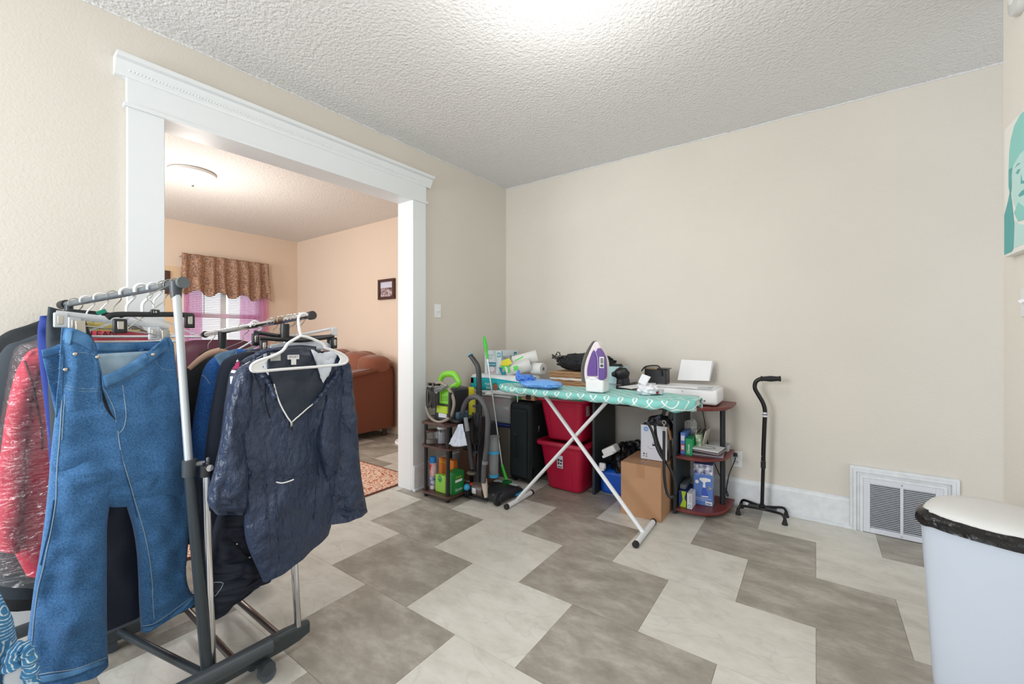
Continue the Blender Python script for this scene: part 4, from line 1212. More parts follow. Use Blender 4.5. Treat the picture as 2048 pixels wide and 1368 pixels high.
# literature on the end shelves
t = carton('upright_box', 'blue and white box with a red square on the upper end shelf of the desk', 'box', -.765, -.735, 3.08, 3.24, .406, .555, M['bluep'], .001)
patch(t, (-.763, 3.08, .43), X, Z, .026, .045, M['redp']); patch(t, (-.759, 3.0795, .437), X, Z, .018, .03, M['whitebox'])
patch(t, (-.762, 3.08, .5), X, Z, .024, .035, M['whitebox'])
t = carton('upright_box', 'bright green box with white lettering on the upper end shelf of the desk', 'box', -.73, -.685, 3.07, 3.22, .406, .52, mat('emerald_carton', (10, 150, 90), .5), .001)
text('Gloves', t, (-.702, 3.07, .42), Z, -X, .016, M['inkw'], wmax=.075)
t = carton('upright_box', 'dark green worn box behind the bright green one on the desk end shelf', 'box', -.68, -.645, 3.14, 3.3, .406, .54, mat('worn_green', (50, 120, 70), .6, var=(30, (200, 200, 180))), .001)
t = thing('pamphlet', 'printed newspaper pamphlet tucked behind the blue box on the desk end shelf', 'pamphlet', (-.75, 3.25, .41))
mb = MB(); mb.prism([(-.79 + .012, 3.25, .41), (-.70, 3.25, .41), (-.695, 3.25, .60), (-.715, 3.25, .63), (-.778, 3.25, .605)], (0, 0, 0), (0, .004, 0)); mb.build('pages', mat('newsprint', (206, 204, 200), .8, var=(60, (150, 150, 150))), t)
t = thing('pamphlet', 'grey booklets slanting between the green boxes on the desk end shelf', 'pamphlet', (-.68, 3.24, .41))
for k in range(3):
    MB().box((-.70 + .03 * k, 3.27, .49), (.006, .16, .15), rotm(.25, 'Y')).build('booklet', mat('booklet_%d' % k, [(170, 168, 160), (120, 110, 104), (196, 190, 180)][k], .6), t)
random.seed(5)
for k in range(6):
    zc = .4065 + k * .0095
    cx, cy, rz = -.615 + random.uniform(-.012, .012), 3.16 + random.uniform(-.01, .01), random.uniform(-.15, .12)
    lab = ['lowest magazine of the pile on the desk end shelf', 'second magazine from the bottom of the pile on the desk end shelf', 'third magazine from the bottom of the pile on the desk end shelf', 'third magazine from the top of the pile on the desk end shelf', 'magazine just under the top one on the desk end shelf', 'topmost pale magazine with a dark oval drawing on the desk end shelf'][k]
    t = thing('magazine', lab, 'magazine', (cx, cy, zc), rz, group='magazines on the desk end shelf')
    mc = [(90, 70, 80), (150, 146, 150), (70, 60, 66), (160, 140, 150), (110, 104, 110), (222, 224, 224)][k]
    MB().bb(-.10, .10, -.08, .08, 0, .0065).build('cover', mat('magazine_cover_%d' % k, mc, .4), t, bevel=.001, local=True)
    if k == 5:
        MB().tube([(.0 + .06 * math.cos(a), .0 + .03 * math.sin(a), .0072) for a in [2 * PI * i / 24 for i in range(24)]], .0016, 5, closed=True).build('oval_drawing', M['ink'], t, local=True)
t = carton('paper_stack', 'flat grey folders at the back of the upper end shelf of the desk', 'papers', -.63, -.50, 3.27 + .04, 3.42, .406, .45, mat('folder_grey', (186, 190, 192), .7), .004, 'folders')
# steamer box
t = thing('steamer_box', 'tall blue carton picturing a white garment steamer on the bottom desk shelf', 'box', (-.63, 3.15, .046))
a, b, c = PZ(1387, 1008, .046), PZ(1425, 1015, .046), PZ(1438, 998, .046)
ang = math.atan2(b.y - a.y, b.x - a.x)
Wd = (b - a).length; Dp = .10; Ht = .285
fm = Matrix.Translation((a.x, a.y + .01, .046)) @ Matrix.Rotation(ang, 4, 'Z')
bpy.data.objects.remove(t)
t = thing('steamer_box', 'tall blue carton picturing a white garment steamer on the bottom desk shelf', 'box', mtx=fm)
MB(fm).bb(0, Wd, 0, Dp, 0, Ht).build('carton', M['bluep'], t, bevel=.0015)
def fp(p_): return fm @ Vector(p_)
rr, uu = fm.to_3x3() @ X, Z
rs = fm.to_3x3() @ Y
patch(t, fp((0, 0, Ht * .76)), rr, uu, Wd, Ht * .24, mat('laundry_photo', (236, 238, 246), .5, var=(38, (60, 70, 130), 2)), 'photo_strip')
def P2(pts, m_, nm, k=1):
    poly(t, [fp((x * Wd, -.0008 * k - .0004, z * Ht)) for x, z in pts], fm.to_3x3() @ Vector((0, .0006, 0)), m_, nm)
P2([(.32, .66), (.30, .61), (.40, .59), (.50, .55), (.47, .44), (.62, .44), (.60, .56), (.70, .59), (.88, .60), (.88, .66), (.62, .68)], M['inkw'], 'printed_steamer_head')
P2([(.46, .44), (.63, .44), (.70, .36), (.78, .24), (.40, .23), (.42, .34)], mat('tank_print', (60, 90, 190), .4), 'printed_steamer_tank')
P2([(.40, .23), (.78, .24), (.76, .215), (.42, .205)], M['inkw'], 'printed_steamer_foot')
disc(t, fp((.17 * Wd, -.001, .56 * Ht)), rr, uu, .012, M['inkw'], 'printed_badge')
disc(t, fp((.2 * Wd, -.001, .74 * Ht)), rr, uu, .014, mat('badge_blue', (120, 150, 220), .4), 'printed_badge', r2=.01)
disc(t, fp((.84 * Wd, -.001, .44 * Ht)), rr, uu, .012, mat('badge_mixed', (190, 190, 190), .4, var=(80, (60, 60, 70))), 'printed_badge')
text('Handheld Steamer', t, fp((.12 * Wd, -.001, .155 * Ht)), rr, uu, .010, M['inkw'], wmax=Wd * .8)
text('Powerful Steam', t, fp((.12 * Wd, -.001, .11 * Ht)), rr, uu, .008, M['inkw'], wmax=Wd * .7)
patch(t, fp((.62 * Wd, 0, .02 * Ht)), rr, uu, Wd * .34, Ht * .085, M['inkw'], 'barcode_label')
mb = MB(fm)
for k in range(9): mb.bb((.66 + .03 * k) * Wd, (.66 + .03 * k + (.012 if k % 2 else .02)) * Wd, -.0018, -.0012, .035 * Ht, .075 * Ht)
mb.build('barcode', M['ink'], t, smooth=0, props={'kind': 'stuff'})
patch(t, fp((Wd, 0, 0)), rs, uu, Dp, Ht, mat('side_print', (196, 200, 214), .5, var=(30, (120, 126, 150), 3)), 'side_print')
disc(t, fp((Wd + .0008, Dp * .25, Ht * .25)), rs, uu, .014, mat('tank_print', (60, 90, 190), .4), 'printed_oval', r2=.035)
# lime and blue box, white box
a = PZ(1356, 1008, .046)
t = carton('lime_box', 'lime and navy box leaning on the bottom desk shelf beside the panel', 'box', -.772, -.722, 3.06, 3.25, .046, .155, mat('navy_print', (26, 50, 110), .45), .001)
P = [(-.7722 + .018, 3.0594, .155), (-.722, 3.0594, .155), (-.735, 3.0594, .11), (-.722, 3.0594, .085), (-.724, 3.0594, .046), (-.764, 3.0594, .046), (-.745, 3.0594, .095)]
poly(t, P, (0, .0005, 0), M['ygreen'], 'lime_print')
t = carton('grey_case', 'slim grey case lying slanted on the lime and navy box on the desk shelf', 'case', -.775, -.735, 3.09, 3.30, .156, .19, mat('case_grey', (96, 102, 108), .4), .006, 'case_body')
t = carton('white_slim_box', 'slim white box with a blue emblem on the bottom desk shelf', 'box', -.715, -.683, 3.05, 3.16, .046, .152, M['whitebox'], .001)
disc(t, (-.699, 3.05, .065), X, Z, .010, M['inkb'], 'blue_emblem'); disc(t, (-.699, 3.0496, .065), X, Z, .006, M['inkw'], 'emblem_centre')
text('GLOVES', t, (-.690, 3.05, .09), Z, -X, .009, M['inkg'], wmax=.05)

# --- big carton and printer carton beside the desk
t = thing('cardboard_box', 'large brown cardboard box on the floor under the desk front edge', 'box', (-.97, 3.0, 0))
bx0, bx1, by0, by1, bz = -1.098, -.822, 2.822, 3.17, .358
MB().bb(bx0, bx1, by0, by1, 0, bz).build('carton', M['card'], t, bevel=.003)
mb = MB(); xm = (bx0 + bx1) / 2
MB().bb(xm - .026, xm + .026, by0 - .0008, by0, bz - .09, bz).build('tape', M['tape'], t, smooth=0)
MB().bb(xm - .026, xm + .026, by0 - .0008, by0, 0, .06).build('tape', M['tape'], t, smooth=0)
MB().bb(xm - .026, xm + .026, by0 - .0008, by1, bz, bz + .001).build('tape', M['tape'], t, smooth=0)
MB().bb(xm - .001, xm + .001, by0, by1, bz + .0005, bz + .0016).build('flap_seam', M['cardd'], t, smooth=0)
patch(t, (bx1, by0 + .06, .18), Y, Z, .02, .07, mat('grey_sticker', (200, 186, 170), .6), 'sticker')
t = thing('printer_carton', 'white printer carton with blue round logo on the large cardboard box', 'box', (-.93, 3.05, bz))
a, b = PZ(1281, 918, bz), PZ(1334, 926, bz)
ang = math.atan2(b.y - a.y, b.x - a.x); Wd = (b - a).length
fm = Matrix.Translation((a.x, a.y + .004, bz + .002)) @ Matrix.Rotation(ang, 4, 'Z')
bpy.data.objects.remove(t)
t = thing('printer_carton', 'white printer carton with blue round logo on the large cardboard box', 'box', mtx=fm)
Ht = CAM_H - (849.5 - V0) / FPX * (a - Vector((0, 0, 0))).dot(Vector((-SY, CY, 0))) - bz
Dp = .155
mb = MB(fm); mb.bb(0, Wd, 0, .004, 0, Ht); mb.build('front_wall', M['whitebox'], t, smooth=0)
mb = MB(fm); mb.bb(0, Wd, Dp - .004, Dp, 0, Ht); mb.build('back_wall', M['whitebox'], t, smooth=0)
mb = MB(fm); mb.bb(0, .004, 0, Dp, 0, Ht); mb.build('side_wall', M['whitebox'], t, smooth=0)
mb = MB(fm); mb.bb(Wd - .004, Wd, 0, Dp, 0, Ht); mb.build('side_wall', mat('print_side', (196, 190, 186), .5, var=(9, (60, 50, 46), 1)), t, smooth=0)
MB(fm).bb(0, Wd, 0, Dp, 0, .004).build('bottom', M['card'], t, smooth=0)
mb = MB(fm); mb.prism([(Wd, .0, Ht), (Wd, Dp, Ht), (Wd + .018, Dp, Ht - .09), (Wd + .018, .01, Ht - .09)], (0, 0, 0), (.002, 0, 0)); mb.build('open_flap', M['card'], t)
mb = MB(fm); mb.prism([(0, .0, Ht), (0, Dp, Ht), (.05, Dp, Ht + .05), (.05, .0, Ht + .035)], (0, 0, 0), (0, 0, .001)); mb.build('film_flap', M['film2'], t)
rr = fm.to_3x3() @ X
def fp(p_): return fm @ Vector(p_)
c = fp((.037, 0, Ht - .028)); disc(t, c, rr, Z, .0165, mat('logo_blue', (110, 160, 220), .4), 'round_logo')
text('hp', t, fp((.027, -.0008, Ht - .037)), rr + Vector((0, 0, 0)), Z + rr * .25, .019, M['inkw'], wmax=.02)
text('HP', t, fp((.07, 0, Ht - .029)), rr, Z, .006, M['ink'])
text('1x', t, fp((.075, 0, Ht - .085)), rr, Z, .006, M['ink'])
for k, (x, z, w_, h_, m_) in enumerate(((.08, .12, .03, .002, 'inkg'), (.08, .115, .035, .002, 'inkg'), (.08, .11, .026, .002, 'inkg'), (.08, .098, .022, .012, 'ink'), (.108, .098, .006, .012, 'inkg'), (.05, .085, .004, .004, 'ink'), (.056, .078, .036, .002, 'inkg'), (.106, .076, .012, .012, 'ink'), (.124, .078, .006, .005, 'inkg'), (.018, .034, .01, .01, 'ink'), (.036, .034, .009, .01, 'inkg'), (.018, .02, .006, .007, 'ink'), (.036, .018, .009, .01, 'inkg'), (.145, .024, .008, .003, 'ink'), (.14, .014, .028, .002, 'ink'))):
    patch(t, fp((x, 0, z * Ht / .235)), rr, Z, w_, h_, M[m_], 'printed_mark')
# handbag slumped into the carton, straps hanging
t = thing('handbag', 'black leather bag slumped on the printer carton with long straps hanging', 'bag', (-.88, 3.1, .6))
zt = bz + Ht
c = fp((Wd * .62, Dp * .55, Ht - .01))
mb = MB(); mb.ball(c, (.088, .07, .075), 30, 18, lambda d: 1 + .22 * nz(d.x * 2, d.y * 2 + d.z * 2, 7) - .12 * max(0, -d.z))
mb.build('bag_body', M['leather'], t)
a, b, c_, d_ = [PY(u, v, 3.0) for u, v in ((1294, 844), (1318, 829), (1322, 836), (1303, 853))]
MB().prism([a, b, c_, d_], (0, 0, 0), (0, .05, 0)).build('flap', mat('navy_leather', (34, 42, 60), .4), t, bevel=.006)
def strap(pts, r=.0095, y=2.955, name='strap', m_='leather', flat=.3):
    mb = MB(); mb.tube(spl([PY(u, v, y + (p_[2] if len(p_) > 2 else 0)) for p_ in pts for u, v in [(p_[0], p_[1])]], 6), r, 8, flat=flat, up=(1, 0, 0)); return mb.build(name, M[m_], t)
strap([(1294, 845), (1301, 855), (1308, 873), (1313, 892), (1321, 910), (1333, 926), (1343, 944), (1350, 965), (1351, 985), (1348, 993)], y=2.80)
strap([(1309, 838, .1), (1310, 852), (1312, 872), (1318, 892), (1328, 912)], y=2.84)
strap([(1328, 862), (1328, 900), (1328, 935), (1330, 965), (1334, 986), (1341, 995), (1348, 993)], y=2.78)
q = PY(1328, 845, 2.79); MB().tube([(q.x + .011 * math.cos(a), q.y, q.z + .012 * math.sin(a)) for a in [2 * PI * i / 16 for i in range(16)]], .0022, 6, closed=True).build('key_ring', M['steel'], t)
MB().cyl((q.x, q.y, q.z - .012), (q.x, q.y, q.z - .045), .003, n=8).build('snap_hook', M['steel'], t)
q = PY(1293, 843, 2.80); MB().ball(q, .005, 10, 6).build('stud', M['steel'], t)
strap([(1326, 836), (1328, 824), (1334, 815), (1340, 808)], y=3.06, r=.013)
strap([(1340, 840), (1345, 822), (1346, 806)], y=3.06, r=.02, flat=.6)

# --- under the desk: blue bin, white lids, black sack
t = carton('recycling_bin', 'bright blue plastic bin under the left end of the desk', 'bin', -1.375, -1.11, 3.09, 3.36, 0, .19, M['blueb'], .03, 'bin_body')
t = thing('garbage_bag', 'shiny black garbage bag draped over the blue bin under the desk', 'bag', (-1.2, 3.2, .2))
mb = MB(); mb.ball((-1.20, 3.22, .215), (.12, .13, .175), 48, 30, lambda d: 1 + .2 * nz(d.x * 3, d.y * 3 + d.z * 2, 7) + .08 * nz(d.x * 9, d.y * 9, d.z * 9))
mb.build('bag_film', M['bagblack'], t)
mb = MB(); mb.ball((-1.12, 3.30, .35), (.13, .07, .05), 36, 18, lambda d: 1 + .3 * nz(d.x * 3, d.y * 3 + d.z * 3, 2))
mb.build('bag_neck', M['bagblack'], t)
def slab(name, label, u, v, y, w_, h_, d_, a, m_=M['white']):  # loose white plastic lid with a rim
    q = PY(u, v, y); tt = thing(name, label, 'tub', q)
    MB().box(q, (w_, d_, h_), rotm(-a, 'Y')).build('lid_body', m_, tt, bevel=.012, seg=3)
    MB().box(q + Vector((0, -d_ / 2 - .004, -h_ * .4)), (w_ * .9, .02, .02), rotm(-a, 'Y')).build('lid_rim', m_, tt, bevel=.004)
slab('plastic_lid', 'tilted white plastic lid leaning above the blue bin under the desk', 1222, 900, 3.06, .11, .06, .10, math.radians(30))
slab('plastic_lid', 'small upright white lid edge behind the blue bin under the desk', 1205, 932, 3.07, .055, .05, .03, 0)

# --- printer
t = thing('printer', 'white inkjet printer with a sheet standing in its tray on the desk', 'printer', (-.75, 3.25, .75))
zt = .7505
fl_, fr_ = PZ(1335, 800, zt), PZ(1443, 804, zt)
px0, px1 = -.965, -.535
mb = MB(); mb.bb(px0, px1, 3.10, 3.36, zt + .006, zt + .115); mb.build('body', M['white'], t, bevel=.02, seg=4)
MB().bb(px0 + .01, px1 - .02, 3.09, 3.34, zt + .113, zt + .122).build('scanner_lid', M['white'], t, bevel=.004)
MB().bb(px1 - .12, px1 - .03, 3.083, 3.15, zt + .119, zt + .126).build('control_panel', mat('panel_grey', (186, 190, 196), .4), t, bevel=.002)
disc(t, (px1 - .05, 3.11, zt + .126), X, Y, .012, M['inkg'], 'display_print')
MB().bb(px0 + .06, px1 - .11, 3.094, 3.11, zt + .02, zt + .07).build('output_slot', mat('slot_shadow', (198, 200, 204), .4), t, bevel=.004)
MB().bb(px0 + .05, px1 - .10, 3.02, 3.11, zt + .012, zt + .018).build('output_tray', M['white'], t, bevel=.002)
patch(t, (px1 - .085, 3.0995, zt + .03), X, Z, .012, .010, M['ink'], 'corner_logo')
text('hp', t, (px1 - .083, 3.0988, zt + .032), X, Z, .006, M['inkw'])
text('hp', t, (px0 + .2, 3.10, zt + .085), X, Z, .014, M['inkg'])
a, b, c_, d_ = PY(1355, 760, 3.33), PY(1418, 762, 3.33), PY(1425, 722, 3.38), PY(1363, 719, 3.38)
MB().prism([a, b, c_, d_], (0, 0, 0), (0, .003, 0)).build('standing_sheet', M['paper'], t)
MB().prism([a + Vector((.02, .008, 0)), b + Vector((.004, .008, 0)), c_ + Vector((.006, .008, -.012)), d_ + Vector((.02, .008, -.012))], (0, 0, 0), (0, .006, 0)).build('paper_support', M['grille'], t)
mb = MB(); pth = spl([Vector((-.62, 3.40, .76)), PY(1405, 812, 3.43), PY(1408, 835, 3.43), PY(1412, 860, 3.43), PY(1416, 888, 3.44), Vector((-.62, 3.44, .3)), Vector((-.52, 3.42, .08)), PY(1452, 985, 3.42), PY(1458, 950, 3.43), PY(1468, 925, 3.45), PY(1471, 915, 3.452)], 8)
tag(MB().tube(pth, .0035, 8).build('cable', M['black']), 'thin black power cable running down behind the desk to the outlet', 'cable')
q = PY(1471, 909, YB - .015)
t = thing('power_plug', 'black plug pushed into the upper socket of the outlet', 'plug', q)
MB().box((q.x, YB - .022, q.z), (.026, .026, .026)).build('plug_body', M['black'], t, bevel=.005)
# loose papers at the desk front
for k, (pts, z, lab) in enumerate(((((1330, 803), (1402, 797), (1412, 806), (1350, 812)), .752, 'white sheet of paper at the desk edge in front of the printer'), (((1300, 806), (1360, 800), (1400, 807), (1340, 813)), .7545, 'second sheet of paper partly under the ironing board on the desk'))):
    P = [PZ(u, v, z) for u, v in pts]
    for p_ in P: p_.y = max(p_.y, 2.997)
    tag(MB().prism(P, (0, 0, 0), (0, 0, .0012)).build('paper_sheet', M['paper'], smooth=0), lab, 'paper', 'papers on the desk')

# --- ironing board
bm_ = bpy.data.materials.new('lattice_cover'); bm_.use_nodes = True
nt = bm_.node_tree; b = nt.nodes['Principled BSDF']; b.inputs['Roughness'].default_value = .9
tc = nt.nodes.new('ShaderNodeTexCoord'); sp_ = nt.nodes.new('ShaderNodeSeparateXYZ'); nt.links.new(tc.outputs['Object'], sp_.inputs[0])
def mth(op, a, b=None):
    n = nt.nodes.new('ShaderNodeMath'); n.operation = op
    for i, q_ in enumerate((a, b)):
        if q_ is None: continue
        if isinstance(q_, (int, float)): n.inputs[i].default_value = q_
        else: nt.links.new(q_, n.inputs[i])
    return n.outputs[0]
ys = mth('ADD', sp_.outputs['Y'], mth('MULTIPLY', sp_.outputs['Z'], -1.0))
sx_ = mth('MULTIPLY', mth('SINE', mth('MULTIPLY', sp_.outputs['X'], 36.0)), 1.25)
ky = mth('MULTIPLY', ys, 40.0)
l1 = mth('LESS_THAN', mth('ABSOLUTE', mth('SINE', mth('ADD', ky, sx_))), .17)
l2 = mth('LESS_THAN', mth('ABSOLUTE', mth('SINE', mth('SUBTRACT', ky, sx_))), .17)
ln = mth('MAXIMUM', l1, l2)
mx = nt.nodes.new('ShaderNodeMix'); mx.data_type = 'RGBA'
nt.links.new(ln, mx.inputs['Factor']); mx.inputs['A'].default_value = lin((132, 200, 194)) + (1,); mx.inputs['B'].default_value = lin((232, 238, 236)) + (1,)
nt.links.new(mx.outputs['Result'], b.inputs['Base Color'])
t = thing('ironing_board', 'ironing board with an aqua lattice cover on white crossed legs', 'ironing board', (-1.3, 2.62, 0))
yc, hw = 2.62, .178
edge = []
BX0 = -1.985
def half(x):            # half-width along the board
    s = (x - BX0) / (-.545 - BX0)
    if s < .36: return hw * math.sin(PI / 2 * min(1, (s / .36)) ** .62) ** .9
    if s > .86: return hw * (1 - .62 * ((s - .86) / .14) ** 2.2)
    return hw
BZ = .858
def bfn(a, q_):
    x = BX0 + (-.545 - BX0) * a
    h_ = max(half(x), .002)
    # q_: 0..1 around top from lower front skirt over the top to lower back skirt
    w_ = q_ * 2 - 1
    e = abs(w_)
    if e < .72: yy = w_ / .72 * h_; zz = BZ
    else:
        k = (e - .72) / .28
        yy = math.copysign(h_ + .012 * math.sin(PI * k), w_) * 1.0; zz = BZ - .042 * k
    rag = .010 * nz(a * 14, w_ * 2, 3) * (e > .8)
    puff = .009 * nz(a * 9, w_ * 2.0, 5) + (.012 * nz(a * 22, w_ * 3, 8) if a > .72 else 0)
    sag = -.018 * max(0, (a - .7) / .3) * (e > .8)
    return Vector((x, yc + yy, zz + puff * (.35 if e < .72 else 1) + rag + sag))
mb = MB(); mb.grid(bfn, 120, 40); mb.build('board_cover', bm_, t, solid=.003)
mb = MB()
top = [(-1.975 + 1.415 * i / 40, half(-1.975 + 1.415 * i / 40)) for i in range(41)]
pl = [(x, yc - h_ + .004) for x, h_ in top] + [(x, yc + h_ - .004) for x, h_ in reversed(top)]
mb.prism([(x, y, BZ - .030) for x, y in pl], (0, 0, 0), (0, 0, .018)); mb.build('board_plate', M['white'], t)
mb = MB(); mb.tube([(x, y, BZ - .034) for x, y in pl], .005, 6, closed=True); mb.build('rim_tube', M['white'], t)
wt = mat('white_tube', (232, 236, 240), .25)
def leg(p0, p1, y, name='leg'):
    return MB().tube([p0, p0.lerp(p1, .5), p1], .0165, 14, flat=.75, up=(0, 1, 0)).build(name, wt, t)
fa0, fa1 = PZ(1272, 1088, .018), PZ(1306, 1044, .018)
fb0, fb1 = PZ(1014, 1013, .018), PZ(1062, 985, .018)
A1 = PY(1085, 785, 2.60); A1.z = BZ - .035
B1 = PY(1222, 805, 2.65); B1.z = BZ - .035
A0 = fa0.lerp(fa1, .42); B0 = fb0.lerp(fb1, .38)
A0.z = B0.z = .025
leg(A0, A1, 0); leg(B0, B1, 0)
for (p0, p1) in ((fa0, fa1), (fb0, fb1)):
    MB().tube([p0, p1], .0175, 16).build('foot_bar', wt, t)
    for e, o_ in ((p0, p1), (p1, p0)):
        d = (e - o_).normalized(); MB().tube([e - d * .004, e + d * .014, e + d * .018], [.0195, .0195, .016], 16).build('end_cap', M['rubber'], t)
q = PY(1148, 880, 2.598); MB().ball(q + Vector((0, -.012, 0)), .005, 10, 6).build('pivot_bolt', M['steel'], t)
mb = MB()
q = PY(1035, 778, 2.52); mb.cyl(q, q - Vector((0, 0, .095)), .0022, n=6); mb.build('hanging_cord', M['white'], t)

# --- on the board: iron
YI = 2.54
def I(u, v, y=YI): return PY(u, v, y)
zi = BZ + .007
t = thing('steam_iron', 'purple and white steam iron standing on its heel on the ironing board', 'iron', (I(1190, 770).x, YI, zi))
out = [(1171, 768), (1168, 752), (1168, 738), (1171, 722), (1177, 706), (1184, 691), (1189, 684), (1194, 683.5), (1198, 689), (1203, 700), (1208, 712), (1212, 726), (1212, 745), (1211, 760), (1207, 768)]
P = spl([I(u, v, YI + .0) for u, v in out], 3)
for p_ in P: p_.z = max(p_.z, zi + .001)
MB().prism(P, (0, 0, 0), (0, .055, 0)).build('shell', mat('iron_pearl', (226, 218, 222), .3), t, bevel=.008, seg=3)
tank = [(1174, 752), (1174, 738), (1178, 720), (1184, 704), (1188, 701), (1193, 716), (1194, 734), (1194, 752)]
MB().prism(spl([I(u, v, YI - .008) for u, v in tank], 3), (0, 0, 0), (0, .02, 0)).build('water_tank', M['purple'], t, bevel=.003)
hd = [(1195, 696), (1199, 698), (1206, 710), (1209, 722), (1210, 745), (1208, 758), (1197, 759), (1196, 740), (1195, 716), (1191, 704)]
MB().prism(spl([I(u, v, YI - .028) for u, v in hd], 3), (0, 0, 0), (0, .04, 0)).build('handle', M['purple'], t, bevel=.006)
sole = [(1167, 765), (1165.5, 748), (1166, 734), (1170, 716), (1177, 700), (1186, 686), (1191, 682)]
MB().tube(spl([I(u, v, YI + .03) for u, v in sole], 4), .006, 8, flat=4, up=(1, 0, 0)).build('soleplate', M['steel'], t)
a, b = I(1171, 771, YI - .02), I(1207, 759, YI - .02)
MB().bb(a.x, b.x, YI - .025, YI + .075, zi - .001, b.z).build('heel', M['white'], t, bevel=.012, seg=3)
MB().ball(I(1186, 757, YI - .01), (.036, .02, .014), 16, 8).build('spray_collar', M['white'], t)
a, b = I(1199, 736, YI - .03), I(1208, 714, YI - .03)
MB().bb(a.x, b.x, YI - .033, YI - .028, a.z, b.z).build('button_bezel', M['white'], t, bevel=.002)
a, b = I(1200.5, 727, YI - .034), I(1206.5, 716, YI - .034)
MB().bb(a.x, b.x, YI - .036, YI - .033, a.z, b.z).build('display', M['inkg'], t, bevel=.001)
a, b = I(1200.5, 734, YI - .034), I(1206.5, 729, YI - .034)
MB().bb(a.x, b.x, YI - .036, YI - .033, a.z, b.z).build('button', M['dgrey'], t, bevel=.001)

# --- blue plastic bag
t = thing('blue_plastic_bag', 'crumpled light blue plastic bag lying on the narrow end of the ironing board', 'bag', (-1.7, 2.55, BZ))
c = PY(1082, 757, 2.54); c.z = BZ + .03
mb = MB()
def bb_(d):
    return 1 + .14 * nz(d.x * 3, d.y * 3, d.z * 5) + .05 * math.sin(d.x * 17 + 4 * d.z) * abs(d.z) + (.0 if d.z > -.3 else -.1)
mb.ball(c, (.165, .10, .034), 60, 26, bb_)
mb.build('bag_body', M['bagblue'], t)
c = PY(1052, 741, 2.54)
mb = MB(); mb.ball((c.x, 2.53, BZ + .062), (.078, .05, .03), 40, 20, lambda d: 1 + .3 * nz(d.x * 3, d.y * 3, d.z * 3) + .1 * math.sin(d.x * 14 + d.z * 9))
mb.tube([(c.x - .05, 2.53, BZ + .07), (c.x - .065, 2.53, BZ + .1), (c.x - .06, 2.53, BZ + .125)], [.03, .016, .004], 10)
mb.build('bag_top', mat('blue_film_deep', (74, 130, 220), .3, bump=(40, 1, .01)), t)

# --- papers, envelope, tissue, box on the board
def flat(name, label, cat, pts, z, m_, th=.0015, group=None):
    o = MB().prism([PZ(u, v, z) for u, v in pts], (0, 0, 0), (0, 0, th)).build(name, m_, smooth=0)
    return tag(o, label, cat, group)
zb_ = BZ + .008
flat('envelope', 'white envelope lying near the board edge in front of the tissue', 'envelope', [(1236, 774), (1262, 778), (1306, 771), (1290, 767)], zb_ + .004, M['paper'])
flat('paper_sheet', 'grey printed leaflet lying behind the iron on the board', 'paper', [(1212, 766), (1240, 771), (1278, 762), (1262, 757)], zb_, mat('grey_leaflet', (168, 166, 172), .6))
t = thing('crumpled_cloth', 'crumpled white cloth on the ironing board left of the printer', 'cloth', PY(1294, 765, 2.62))
c = PY(1294, 762, 2.62)
mb = MB(); mb.ball((c.x, 2.62, zb_ + .030), (.062, .05, .034), 44, 26, lambda d: 1 + .35 * nz(d.x * 2.4, d.y * 2.4 + 3, d.z * 2.4) + .1 * nz(d.x * 7, d.y * 7, d.z * 7))
mb.prism([PY(1276, 764, 2.57), PY(1284, 748, 2.57), PY(1300, 754, 2.57), PY(1290, 771, 2.57)], (0, 0, 0), (.004, .006, 0))
mb.build('cloth', mat('white_cloth', (228, 228, 234), .9, bump=(60, .3)), t)
MB().prism([PZ(1275, 772, zb_), PZ(1312, 770, zb_), PZ(1312, 765, zb_), PZ(1278, 766, zb_)], (0, 0, 0), (0, 0, .012)).build('napkin', M['paper'], t)
q = PY(1315, 768, 2.70)
t = carton('red_carton_end', 'small white and red carton between the crumpled cloth and printer', 'box', q.x - .02, q.x + .035, 2.66, 2.72, zb_, zb_ + .028, M['whitebox'], .001)
patch(t, (q.x + .005, 2.66, zb_ + .002), X, Z, .012, .024, M['redp'], 'red_stripe')
q0, q1 = PY(1211, 757, 3.06), PY(1248, 735, 3.06)
t = carton('aqua_box', 'light aqua box on the desk behind the iron', 'box', q0.x, q1.x, 3.06, 3.16, .751, q1.z, mat('pale_aqua_carton', (170, 204, 208), .5), .002)
t = thing('hair_dryer_case', 'round black glossy pouch in front of the aqua box', 'pouch', PY(1240, 748, 2.98))
c = PY(1241, 748, 3.0)
mb = MB(); mb.ball((c.x, 3.025, c.z), (.058, .03, .05), 30, 18, lambda d: 1 + .1 * nz(d.x * 2, d.y * 2, d.z * 2)); mb.build('pouch_body', M['leather'], t)
mb = MB(); mb.tube([(c.x - .045, 3.025, c.z - .005), (c.x - .075, 3.02, c.z - .008)], [.028, .014], 14); mb.build('pouch_neck', M['black'], t)
mb = MB(); mb.tube([(c.x + .01, 3.03, .752), (c.x + .01, 3.03, .86), (c.x + .005, 3.03, c.z - .01)], [.06, .056, .045], 16, flat=.5, up=(1, 0, 0)); mb.build('pouch_foot', M['leather'], t)
text('19', t, (c.x - .01, 2.99, c.z + .01), X, Z, .012, M['inkg'])
